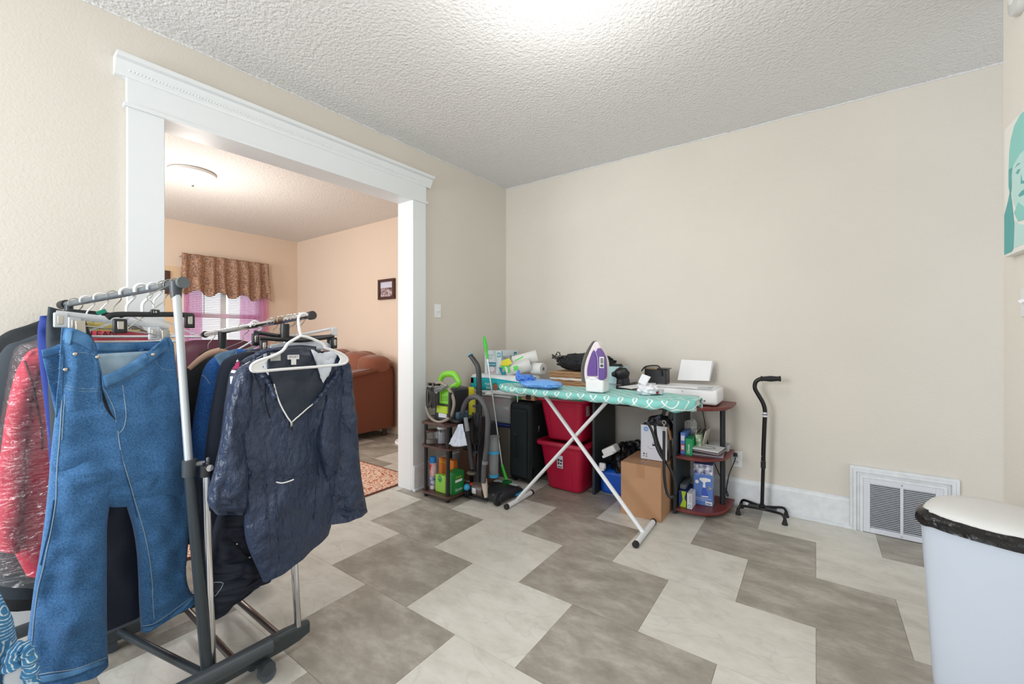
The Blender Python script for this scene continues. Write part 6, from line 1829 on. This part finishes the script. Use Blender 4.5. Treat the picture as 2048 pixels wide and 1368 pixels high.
for pts in (((124, 800), (120, 870), (114, 940), (112, 1000), (104, 1050), (97, 1085), (88, 1130), (77, 1175), (70, 1225), (64, 1290), (60, 1350)), ((236, 862), (240, 895), (247, 925), (258, 960), (268, 995), (279, 1030), (290, 1070), (299, 1115), (304, 1160), (306, 1205), (308, 1238)),
            ((245, 770), (249, 800), (252, 830), (247, 856), (236, 868))):
    line_on(bv, pts, .0011, 'seam', TH, t)
for pts in (((108, 1000), (100, 1050), (92, 1085), (82, 1130)), ((128, 700), (126, 740), (125, 790)), ((240, 900), (250, 945), (262, 985), (275, 1035))):
    line_on(bv, pts, .0016, 'seam', SD, t)
for q4 in (((136, 660), (147, 661), (143, 690), (133, 688)), ((276, 700), (285, 697), (297, 716), (288, 721))):
    patch_on(bv, q4, 'belt_loop', WBm, t, off=.006)
for (u, v) in ((151, 708), (132, 739), (305, 709), (194, 714)):
    q = on(bv, u, v, .004)
    if q is not None: MB().ball(q, (.003, .0055, .0055), 12, 8).build('rivet', mat('rivet_metal', (206, 190, 174), .25, .9), t)
ribbon_on(bv, ((204, 775), (212, 800), (222, 826), (231, 839)), ((203, 775), (206, 800), (214, 822), (231, 840)), 'fly_opening', M['dark'], t, off=.0015)
for lst in (((60, 1352), (100, 1345), (150, 1338), (212, 1316)), ((286, 1252), (310, 1246), (345, 1222), (386, 1192))):
    line_on(bv, lst, .0012, 'hem_stitching', TH, t)
hem1 = ribbon_on(bv, ((44, 1362), (80, 1352), (140, 1342), (213, 1318)), ((42, 1374), (80, 1366), (140, 1354), (213, 1326)), 'hem', WBm, t, off=.003)
hem2 = ribbon_on(bv, ((284, 1254), (312, 1250), (348, 1226), (388, 1190)), ((284, 1262), (314, 1258), (350, 1236), (390, 1196)), 'hem', WBm, t, off=.003)

# --- clothes behind the jeans on rack 1
garment('navy_trousers', 'very dark navy trousers hanging between the two legs of the jeans', 'trousers', -1.95, M['navyp'], [('leg', [(150, 690, 335, 690, .05), (150, 800, 340, 800, .07), (150, 950, 330, 950, .08), (160, 1100, 300, 1090, .08), (176, 1266, 284, 1222, .09)])], 3.0)
garment('black_skirt', 'slate black skirt clipped at the left end beside the jeans', 'skirt', -1.99, M['gcloth'], [('body', [(96, 613, 168, 632, .03), (92, 660, 180, 665, .05), (94, 720, 200, 720, .07), (100, 850, 215, 850, .08), (108, 1000, 225, 1000, .08), (112, 1100, 225, 1100, .08)])], 4.0)
garment('royal_blue_top', 'narrow royal blue garment between the crimson one and the jeans', 'top', -2.06, M['royal'], [('body', [(80, 632, 150, 628, .03), (75, 665, 160, 665, .05), (78, 720, 170, 720, .06), (90, 820, 180, 820, .07), (98, 920, 190, 920, .07), (104, 1030, 190, 1030, .06)])], 6.0)
tr_, ro_ = garment('crimson_coat', 'crimson coat under clear garment film at the left edge', 'coat', -2.17, M['red'], [('body', [(172, 656, 290, 664, .05), (95, 688, 330, 700, .08), (48, 712, 345, 735, .10), (30, 780, 350, 800, .11), (20, 880, 345, 880, .12), (12, 980, 340, 980, .12), (20, 1080, 330, 1080, .12), (52, 1150, 320, 1130, .12)]), ('sleeve', [(62, 700, 100, 712, .05), (34, 740, 74, 760, .08), (14, 820, 60, 830, .09), (0, 920, 52, 920, .09), (-10, 1020, 44, 1020, .09), (-8, 1098, 40, 1100, .08)], .03)], 2.0, fold=.012)
line_on(bvh_of(ro_), ((50, 722), (62, 760), (72, 800), (82, 850), (84, 900)), .003, 'front_seam', mat('dark_crimson', (90, 8, 30), .8), tr_)
tf, fo = garment('garment_film', 'clear glossy garment film hanging over the crimson coat', 'garment cover', -2.13, M['film'], [('film_body', [(160, 646, 300, 652, .07), (70, 680, 335, 700, .13), (28, 700, 350, 735, .17), (10, 780, 355, 800, .19), (-6, 880, 350, 880, .20), (-16, 980, 345, 980, .20), (-16, 1080, 335, 1080, .20), (-10, 1165, 325, 1150, .18)])], 9.0, fold=.014)
# printed top strip of the cover
for k in range(4):
    q = PX(176 + k * 22, 650 + k * 1.5, -2.06)
    MB().ball(q, (.004, .022, .013), 14, 8).build('printed_yellow_oval', mat('yellow_print', (206, 190, 110), .6), tf)
q = PX(182, 674, -2.055)
text('LEAN', tf, q, Y, Z, .020, M['ink'], wmax=.2)
q = PX(192, 660, -2.058)
patch(tf, q + Vector((0, -.04, -.003)), Y, Z, .16, .006, mat('yellow_print', (206, 190, 110), .6), 'printed_line')
garment('slate_coat', 'slate grey padded coat behind the crimson coat at the left edge', 'coat', -2.29, M['gcloth'], [('body', [(110, 655, 260, 660, .05), (45, 680, 300, 690, .09), (5, 700, 310, 720, .10), (-30, 780, 320, 800, .11), (-40, 900, 320, 900, .12), (-40, 1050, 310, 1050, .12), (-30, 1190, 300, 1180, .12)])], 7.0, fold=.016)
garment('black_coat', 'black coat with sloping shoulder nearest the wall on the left rack', 'coat', -2.41, M['bcloth'], [('body', [(140, 618, 240, 628, .05), (60, 648, 290, 660, .09), (0, 672, 310, 700, .10), (-60, 740, 320, 780, .11), (-70, 900, 320, 900, .12), (-60, 1100, 310, 1050, .12), (-40, 1215, 300, 1200, .12)])], 11.0, fold=.012)

# --- windbreaker group on rack 2
XW2 = -1.60
ny = M['nylon']
t, wo = garment('navy_windbreaker', 'navy nylon half-zip windbreaker on a white hanger facing the room', 'jacket', XW2, ny, [
    ('torso', [(533, 706, 668, 702, .04), (500, 726, 690, 728, .06), (484, 760, 695, 770, .08), (482, 820, 688, 820, .09), (484, 900, 680, 890, .095), (488, 960, 675, 945, .095), (490, 1020, 668, 990, .10), (494, 1085, 664, 1030, .10), (527, 1164, 656, 1066, .07)], 0, .016),
    ('sleeve', [(500, 722, 520, 742, .04), (474, 742, 506, 775, .07), (460, 790, 500, 820, .085), (449, 850, 496, 870, .09), (437, 915, 492, 930, .095), (423, 975, 492, 985, .10), (417, 1005, 490, 1012, .09), (432, 1028, 484, 1029, .05)], -.01, .020),
    ('sleeve', [(672, 712, 698, 735, .04), (672, 760, 703, 775, .06), (668, 820, 708, 830, .07), (664, 880, 714, 895, .08), (662, 940, 720, 955, .085), (656, 1000, 729, 1005, .085), (646, 1050, 734, 1022, .06)], .01, .020),
    ('sleeve_drape', [(652, 790, 668, 796, .03), (640, 840, 674, 850, .06), (634, 890, 676, 900, .07), (645, 930, 672, 935, .05), (652, 955, 664, 955, .02)], .03, .008)], 5.5)
wb = bvh_of(wo)
ND = M['nylon_d']
ribbon_on(wb, ((532, 706), (536, 740), (545, 772), (560, 812), (581, 848)), ((648, 700), (652, 735), (647, 775), (620, 812), (583, 850)), 'neck_inside', ND, t, off=.006, n=30, k=24)
wb2 = bvh_of(wo[:3])
ribbon_on(wb, ((618, 692), (622, 712), (632, 738), (641, 762)), ((664, 690), (668, 712), (660, 740), (643, 766)), 'hood_lining', M['lining'], t, off=.014, n=20, k=10)
ribbon_on(wb, ((532, 712), (533, 722), (536, 740), (538, 748)), ((529, 708), (524, 724), (530, 742), (537, 750)), 'hood_lining', M['lining'], t, off=.014, n=14, k=6)
# gathered hood edge strips beside the neck
def ruff(pts, r, name):
    P = spl([Vector((u, v, 0)) for u, v in pts], 8); Q_ = [on(wb, p.x, p.y, .008) or PX(p.x, p.y, XW2 + .035) for p in P]
    return MB().tube(Q_, [r * (1 + .22 * math.sin(i * 1.3) + .1 * nz(i * .7, 3)) for i in range(len(Q_))], 12, flat=.6, up=(1, 0, 0)).build(name, ny, t)
ruff(((508, 738), (520, 748), (534, 762), (543, 778), (549, 796)), .013, 'hood_edge')
ruff(((672, 742), (664, 758), (652, 772), (640, 788), (622, 808)), .013, 'hood_edge')
ruff(((505, 716), (520, 706), (540, 700), (560, 699)), .012, 'collar_edge')
mb = MB()
sheet(mb, [PX(u, v, XW2 + .0) for u, v in ((528, 700), (560, 694), (600, 690), (632, 693))], [PX(u, v, XW2 + .035) for u, v in ((530, 738), (560, 745), (600, 742), (630, 735))], 24, 8, .004, 3, 2)
mb.build('collar_stand', ND, t, solid=.002, smooth=70)
wb3 = bvh_of([o for o in bpy.data.objects if o.parent == t and o.type == 'MESH' and o.name.startswith(('torso', 'neck_inside', 'collar_stand'))])
for pts in (((548, 768), (553, 790), (562, 812), (573, 832), (582, 845)), ((582, 845), (596, 832), (612, 818), (632, 800), (648, 778))):
    line_on(wb3, pts, .0024, 'zip_tape', M['white'], t, off=.004)
q = onf(wb3, 582, 848, .006, -1.56)
MB().box(q, (.006, .008, .02)).build('zip_pull', M['steel'], t, bevel=.002)
MB().tube([q, q + Vector((.002, .001, -.024))], .003, 6).build('pull_cord', M['dark'], t)
MB().tube([onf(wb3, 530, 765, .006, -1.56), onf(wb3, 530, 800, .008, -1.56), onf(wb3, 536, 828, .012, -1.56), onf(wb3, 540, 834, .012, -1.56)], .0022, 6).build('draw_cord', M['dark'], t)
for lst in (((552, 934), (580, 936), (608, 934), (628, 928)), ((552, 950), (580, 954), (606, 952), (626, 946)), ((552, 934), (552, 990), (556, 1060), (560, 1120)), ((628, 928), (632, 980), (628, 1040)), ((520, 905), (530, 960), (536, 1050), (540, 1130))):
    line_on(wb, lst, .0018, 'seam', ny, t, off=.0016)
line_on(wb, ((552, 964), (565, 966), (577, 963), (587, 958)), .0024, 'pocket_zip', M['white'], t, off=.003)
patch_q = PX(575, 719, XW2 + .055)
patch(t, patch_q, Y, Z, .042, .016, M['paper'], 'brand_label', lift=.001, th=.001)
text('SPORT', t, patch_q + Vector((.001, .003, .004)), Y, Z, .009, M['inkg'], wmax=.036)
patch(t, patch_q + Vector((0, .013, -.020)), Y, Z, .018, .020, M['paper'], 'size_label', lift=.001, th=.001)
patch_q = PX(541, 722, XW2 + .06)
patch(t, patch_q, Y, Z, .034, .028, mat('care_tag', (170, 172, 170), .6), 'care_label', lift=.001, th=.001)

# white plastic hanger
XH = XW2 + .075
t = thing('clothes_hanger', 'white plastic hanger in front holding the navy windbreaker', 'hanger', PX(598, 690, XH))
ring = [(601, 672), (590, 678), (576, 687), (569, 697), (560, 705), (540, 714), (516, 722), (503, 731), (503, 740), (514, 743), (560, 739), (600, 736), (640, 733), (680, 729), (692, 725), (694, 717), (684, 708), (664, 700), (652, 696), (646, 688), (630, 680), (614, 674)]
P = spl([PX(u, v, XH) for u, v in ring] + [PX(601, 672, XH)], 4)[:-1]
MB().tube(P, [.0052 for _ in P], 10, closed=True).build('frame', M['white'], t)
for pl_ in (((499, 738), (502, 730), (516, 722), (540, 714), (530, 724), (524, 733), (530, 741), (512, 744)), ((697, 720), (694, 726), (680, 730), (676, 726), (680, 719), (676, 711), (664, 702), (684, 708))):
    MB().prism([PX(u, v, XH - .003) for u, v in pl_], (0, 0, 0), (.006, 0, 0)).build('end_web', M['white'], t, bevel=.002)
MB().tube(spl([PX(603, 674, XH - .004), PX(599, 660, XH - .004), PX(597, 645, XH - .01), PX(597, 636, XH - .012), PX(601, 629, XH - .012), PX(608, 627, XH - .012), PX(615, 630, XH - .012)], 5), [.0048] * 31, 9).build('hook', M['white'], t)
# black clip hangers right behind
for k, (x, pts, cl, lab) in enumerate(((-1.635, ((520, 676), (560, 679), (600, 681), (640, 677), (668, 673)), ((527, 693), (668, 686)), 'black clip hanger behind the white hanger, nearer of two'), (-1.665, ((508, 664), (545, 670), (590, 676), (640, 674), (664, 672)), ((511, 679), (660, 688)), 'black clip hanger behind the white hanger, further of two'))):
    t = thing('clip_hanger', lab, 'hanger', PX(590, 678, x))
    MB().tube(spl([PX(u, v, x) for u, v in pts], 5), .0075, 8, flat=.45, up=(0, 0, 1)).build('bar', M['black'], t)
    for (u, v) in cl: clipm(t, PX(u, v, x + .004), .024, .046)
    c = bar2(x); hook(t, c, drop=.06, r=.017); MB().tube([c - Vector((0, 0, .06)), PX(590, 678, x)], .0018, 6).build('stem', M['steel'], t)
t = thing('clip_hanger', 'clear plastic clip hanger sticking out at the right of the chrome rod', 'hanger', PX(640, 665, -1.69))
ch = mat('clear_hanger', (222, 226, 230), .15, alpha=.72)
MB().tube(spl([PX(u, v, -1.69) for u, v in ((560, 676), (610, 668), (660, 658))], 5), .006, 8, flat=.5, up=(0, 0, 1)).build('bar', ch, t)
for (u, v) in ((668, 663), (548, 700)): MB().box(PX(u, v, -1.685), (.012, .026, .036)).build('clip', ch, t, bevel=.004)
hook(t, bar2(-1.69), drop=.06, r=.017)
t = thing('white_blouse', 'white garment slipped over a hanger behind the windbreaker collar', 'top', PX(590, 690, -1.66))
mb = MB(); sheet(mb, [PX(u, v, -1.64) for u, v in ((540, 690), (575, 684), (610, 680), (650, 684), (668, 695))], [PX(u, v, -1.64) for u, v in ((545, 702), (575, 700), (610, 700), (650, 700), (665, 706))], 20, 6, .004, 3, 2)
mb.build('cloth', M['lining'], t, solid=.003)

def hung(name, label, cat, x, m, pcs, seed, hlabel, hm='steel', fold=.011):
    r_ = garment(name, label, cat, x, m, pcs, seed, fold=fold)
    wire_hanger(hlabel, x, bar2, hm, .0018 if hm == 'steel' else .004, .16, drop=.06)
    return r_
ts, so = hung('striped_jacket', 'navy jacket with magenta and white shoulder stripes behind the windbreaker', 'jacket', -1.71, mat('slate_navy', (52, 60, 78), .6, bump=(50, .5, .004)),
    [('body', [(540, 698, 640, 700, .05), (492, 716, 660, 722, .08), (470, 745, 670, 760, .09), (460, 800, 670, 830, .09), (455, 900, 660, 900, .09), (450, 1000, 655, 980, .08)]), ('sleeve', [(478, 722, 500, 735, .05), (462, 750, 488, 765, .07), (450, 830, 480, 840, .08), (440, 920, 475, 925, .08), (430, 1000, 470, 1005, .08)], .02)], 2.5, 'steel wire hanger inside the striped navy jacket')
sb = bvh_of(so)
for q4, m_ in ((((470, 727), (481, 724), (480, 738), (468, 740)), 'maroon'), (((466, 741), (476, 741), (474, 747), (464, 746)), 'white'), (((463, 753), (468, 753), (467, 768), (463, 768)), 'white'), (((469, 750), (477, 750), (473, 770), (467, 770)), 'maroon'), (((476, 718), (484, 716), (482, 722), (475, 725)), 'white')):
    patch_on(sb, q4, 'stripe', M[m_], ts, off=.004, n=5)
hung('navy_jacket', 'smooth dark navy jacket between the striped jacket and the denim shirt', 'jacket', -1.83, M['navy'],
    [('body', [(520, 696, 600, 698, .05), (462, 712, 640, 720, .08), (440, 735, 640, 750, .09), (428, 790, 640, 800, .10), (416, 860, 620, 860, .10), (408, 950, 600, 950, .10), (404, 1040, 580, 1040, .10), (408, 1130, 560, 1110, .10), (420, 1185, 540, 1160, .08)])], 8.5, 'steel wire hanger inside the dark navy jacket', fold=.010)
td, do_ = hung('denim_shirt', 'bright blue denim shirt with a faded collar on the chrome rack', 'shirt', -1.96, M['denim2'],
    [('body', [(468, 698, 560, 698, .05), (432, 712, 580, 715, .08), (408, 738, 590, 745, .09), (396, 790, 600, 800, .10), (386, 850, 600, 850, .10), (380, 930, 580, 930, .10), (379, 1020, 560, 1020, .10), (384, 1090, 540, 1090, .09)])], 1.5, 'white hanger inside the bright denim shirt', 'white')
db = bvh_of(do_)
mb = MB(); sheet(mb, [PX(u, v, -1.90) for u, v in ((428, 712), (445, 704), (468, 700), (474, 697))], [PX(u, v, -1.885) for u, v in ((440, 732), (450, 730), (462, 726), (472, 722))], 14, 8, .003, 2, 1)
mb.build('collar', M['denim_col'], td, solid=.003)
line_on(db, ((396, 752), (404, 750), (412, 756), (420, 768)), .001, 'shoulder_seam', TH, td)
garment('black_jacket', 'black jacket between the silver rack pole and the denim shirt', 'jacket', -2.09, M['bcloth'], [('body', [(430, 712, 540, 700, .05), (392, 722, 560, 725, .08), (370, 745, 560, 750, .09), (358, 800, 560, 800, .10), (350, 900, 540, 900, .10), (350, 1000, 520, 1000, .10), (352, 1085, 500, 1080, .09)])], 5.0)
t = thing('wooden_hanger', 'pale wooden hanger end above the black jacket', 'hanger', PX(392, 728, -2.06))
MB().tube(spl([PX(u, v, -2.06) for u, v in ((378, 738), (390, 727), (404, 716), (420, 707), (440, 702))], 4), [.009 + .0004 * i for i in range(17)], 10, flat=.6).build('arm', M['wood_o'], t)
MB().tube(spl([PX(u, v, -2.06) for u, v in ((440, 702), (460, 707), (480, 716), (500, 728))], 4), .011, 10, flat=.6).build('arm', M['wood_o'], t)
hook(t, bar2(-2.06), drop=.06); MB().tube([bar2(-2.06) - Vector((0, 0, .06)), PX(440, 702, -2.06)], .0018, 6).build('stem', M['steel'], t)
t = thing('shaped_hanger', 'dark brown padded hanger at the far end of the chrome rod', 'hanger', PX(416, 700, -2.2))
q = [PX(u, v, -2.2) for u, v in ((393, 724), (398, 706), (410, 699), (425, 698), (440, 703), (446, 716), (440, 724))]
MB().prism(q, (0, 0, 0), (.02, 0, 0)).build('pad', mat('brown_velvet', (60, 44, 46), .9), t, bevel=.004)
MB().tube(spl([PX(416, 698, -2.19), PX(417, 688, -2.19), PX(424, 680, -2.19), PX(430, 672, -2.19), PX(428, 666, -2.19)], 5), .0018, 6).build('hook', M['steel'], t)
garment('charcoal_jacket', 'charcoal jacket at the far end of the chrome rack near the wall', 'jacket', -2.24, M['bcloth'], [('body', [(400, 730, 520, 715, .05), (362, 745, 530, 740, .08), (348, 800, 530, 800, .09), (344, 900, 520, 900, .10), (346, 1000, 500, 1000, .10), (350, 1060, 490, 1060, .09)])], 13.0)
for k, (u0, v0_, x) in enumerate(((478, 690, -1.78), (486, 688, -1.755))):
    wire_hanger(['steel wire hanger showing above the striped jacket', 'second steel wire hanger showing above the striped jacket'][k], x, bar2, 'steel', .0018, .13, .055, dip=.06)
# dark trousers bundled on the low rod
t, po = garment('draped_trousers', 'dark navy trousers slung over the low rod above the chrome base', 'trousers', -1.70, M['navyp'],
    [('upper_leg', [(440, 1020, 520, 1010, .06), (428, 1060, 512, 1045, .09), (418, 1100, 508, 1090, .11), (412, 1140, 512, 1130, .11), (410, 1165, 518, 1150, .09)]),
     ('lower_leg', [(408, 1130, 510, 1110, .07), (400, 1175, 526, 1135, .09), (398, 1210, 528, 1160, .08), (400, 1245, 470, 1205, .05)], .01)], 3.3, fold=.018)
pv = bvh_of(po)
line_on(pv, ((452, 1078), (462, 1085), (475, 1096), (488, 1108), (498, 1118)), .003, 'zip', M['dark'], t, off=.003)
for (u, v) in ((472, 1089), (497, 1115)):
    q = on(pv, u, v, .006)
    if q is not None: MB().ball(q, .004, 10, 6).build('eyelet', M['steel'], t)
line_on(pv, ((424, 1165), (436, 1164), (446, 1166), (440, 1180), (424, 1198)), .0012, 'hem_stitching', M['thread'], t, off=.002)
garment('navy_dress', 'long dark navy dress hanging low behind the silver pole', 'dress', -1.90, M['navyp'], [('skirt', [(398, 930, 500, 930, .08), (394, 1000, 500, 1000, .09), (392, 1060, 500, 1050, .09), (396, 1140, 490, 1110, .08)])], 6.3)

# --- patterned laundry bag, bottom left
pm_ = bpy.data.materials.new('batik_print'); pm_.use_nodes = True
nt = pm_.node_tree; b = nt.nodes['Principled BSDF']; b.inputs['Roughness'].default_value = .75
tc = nt.nodes.new('ShaderNodeTexCoord')
vo = nt.nodes.new('ShaderNodeTexVoronoi'); vo.inputs['Scale'].default_value = 9; vo.inputs['Randomness'].default_value = .7
nt.links.new(tc.outputs['Object'], vo.inputs['Vector'])
mm = nt.nodes.new('ShaderNodeMath'); mm.operation = 'MULTIPLY'; mm.inputs[1].default_value = 95; nt.links.new(vo.outputs['Distance'], mm.inputs[0])
sn = nt.nodes.new('ShaderNodeMath'); sn.operation = 'SINE'; nt.links.new(mm.outputs[0], sn.inputs[0])
vo2 = nt.nodes.new('ShaderNodeTexVoronoi'); vo2.inputs['Scale'].default_value = 120; nt.links.new(tc.outputs['Object'], vo2.inputs['Vector'])
sb_ = nt.nodes.new('ShaderNodeMath'); sb_.operation = 'SUBTRACT'; nt.links.new(sn.outputs[0], sb_.inputs[0]); nt.links.new(vo2.outputs['Distance'], sb_.inputs[1])
r = nt.nodes.new('ShaderNodeValToRGB'); r.color_ramp.elements[0].position = .0; r.color_ramp.elements[1].position = .5
r.color_ramp.elements[0].color = lin((62, 130, 180)) + (1,); r.color_ramp.elements[1].color = lin((214, 230, 238)) + (1,)
nt.links.new(sb_.outputs[0], r.inputs[0]); nt.links.new(r.outputs[0], b.inputs['Base Color'])
t = thing('laundry_bag', 'blue and white patterned fabric bag at the bottom left corner', 'bag', (-1.55, .0, 0))
mb = MB()
def lb(s, q_):
    a = 2 * PI * s
    prof_ = [(.0, .10), (.15, .125), (.35, .135), (.6, .13), (.8, .115), (.92, .09), (1, .055)]
    r_ = None
    for (z0, r0_), (z1, r1_) in zip(prof_, prof_[1:]):
        if z0 <= q_ <= z1: r_ = r0_ + (r1_ - r0_) * (q_ - z0) / (z1 - z0)
    r_ += .012 * nz(math.cos(a) * 2, math.sin(a) * 2, q_ * 3) + .005 * math.sin(a * 9 + q_ * 4)
    return Vector((-1.56 + r_ * math.cos(a), .005 + r_ * math.sin(a), .002 + .70 * q_))
mb.grid(lb, 90, 60, wrap=True)
k = len(mb.v); mb.f.append(tuple(range(k - 90, k)))
mb.build('bag_body', pm_, t)
c = PX(48, 1316, -1.47)
mb = MB(); mb.tube(spl([PX(u, v, -1.46) for u, v in ((20, 1340), (26, 1310), (38, 1296), (50, 1300), (58, 1325), (62, 1368), (64, 1420))], 6), [.014 + .003 * math.sin(i * 1.7) for i in range(37)], 10); mb.build('gathered_edge', pm_, t)
mb = MB(); mb.prism([PX(u, v, -1.47) for u, v in ((8, 1400), (6, 1352), (20, 1325), (32, 1306), (46, 1310), (54, 1338), (56, 1400))], (0, 0, 0), (.012, 0, 0)); mb.build('white_lining', M['lining'], t, bevel=.004)
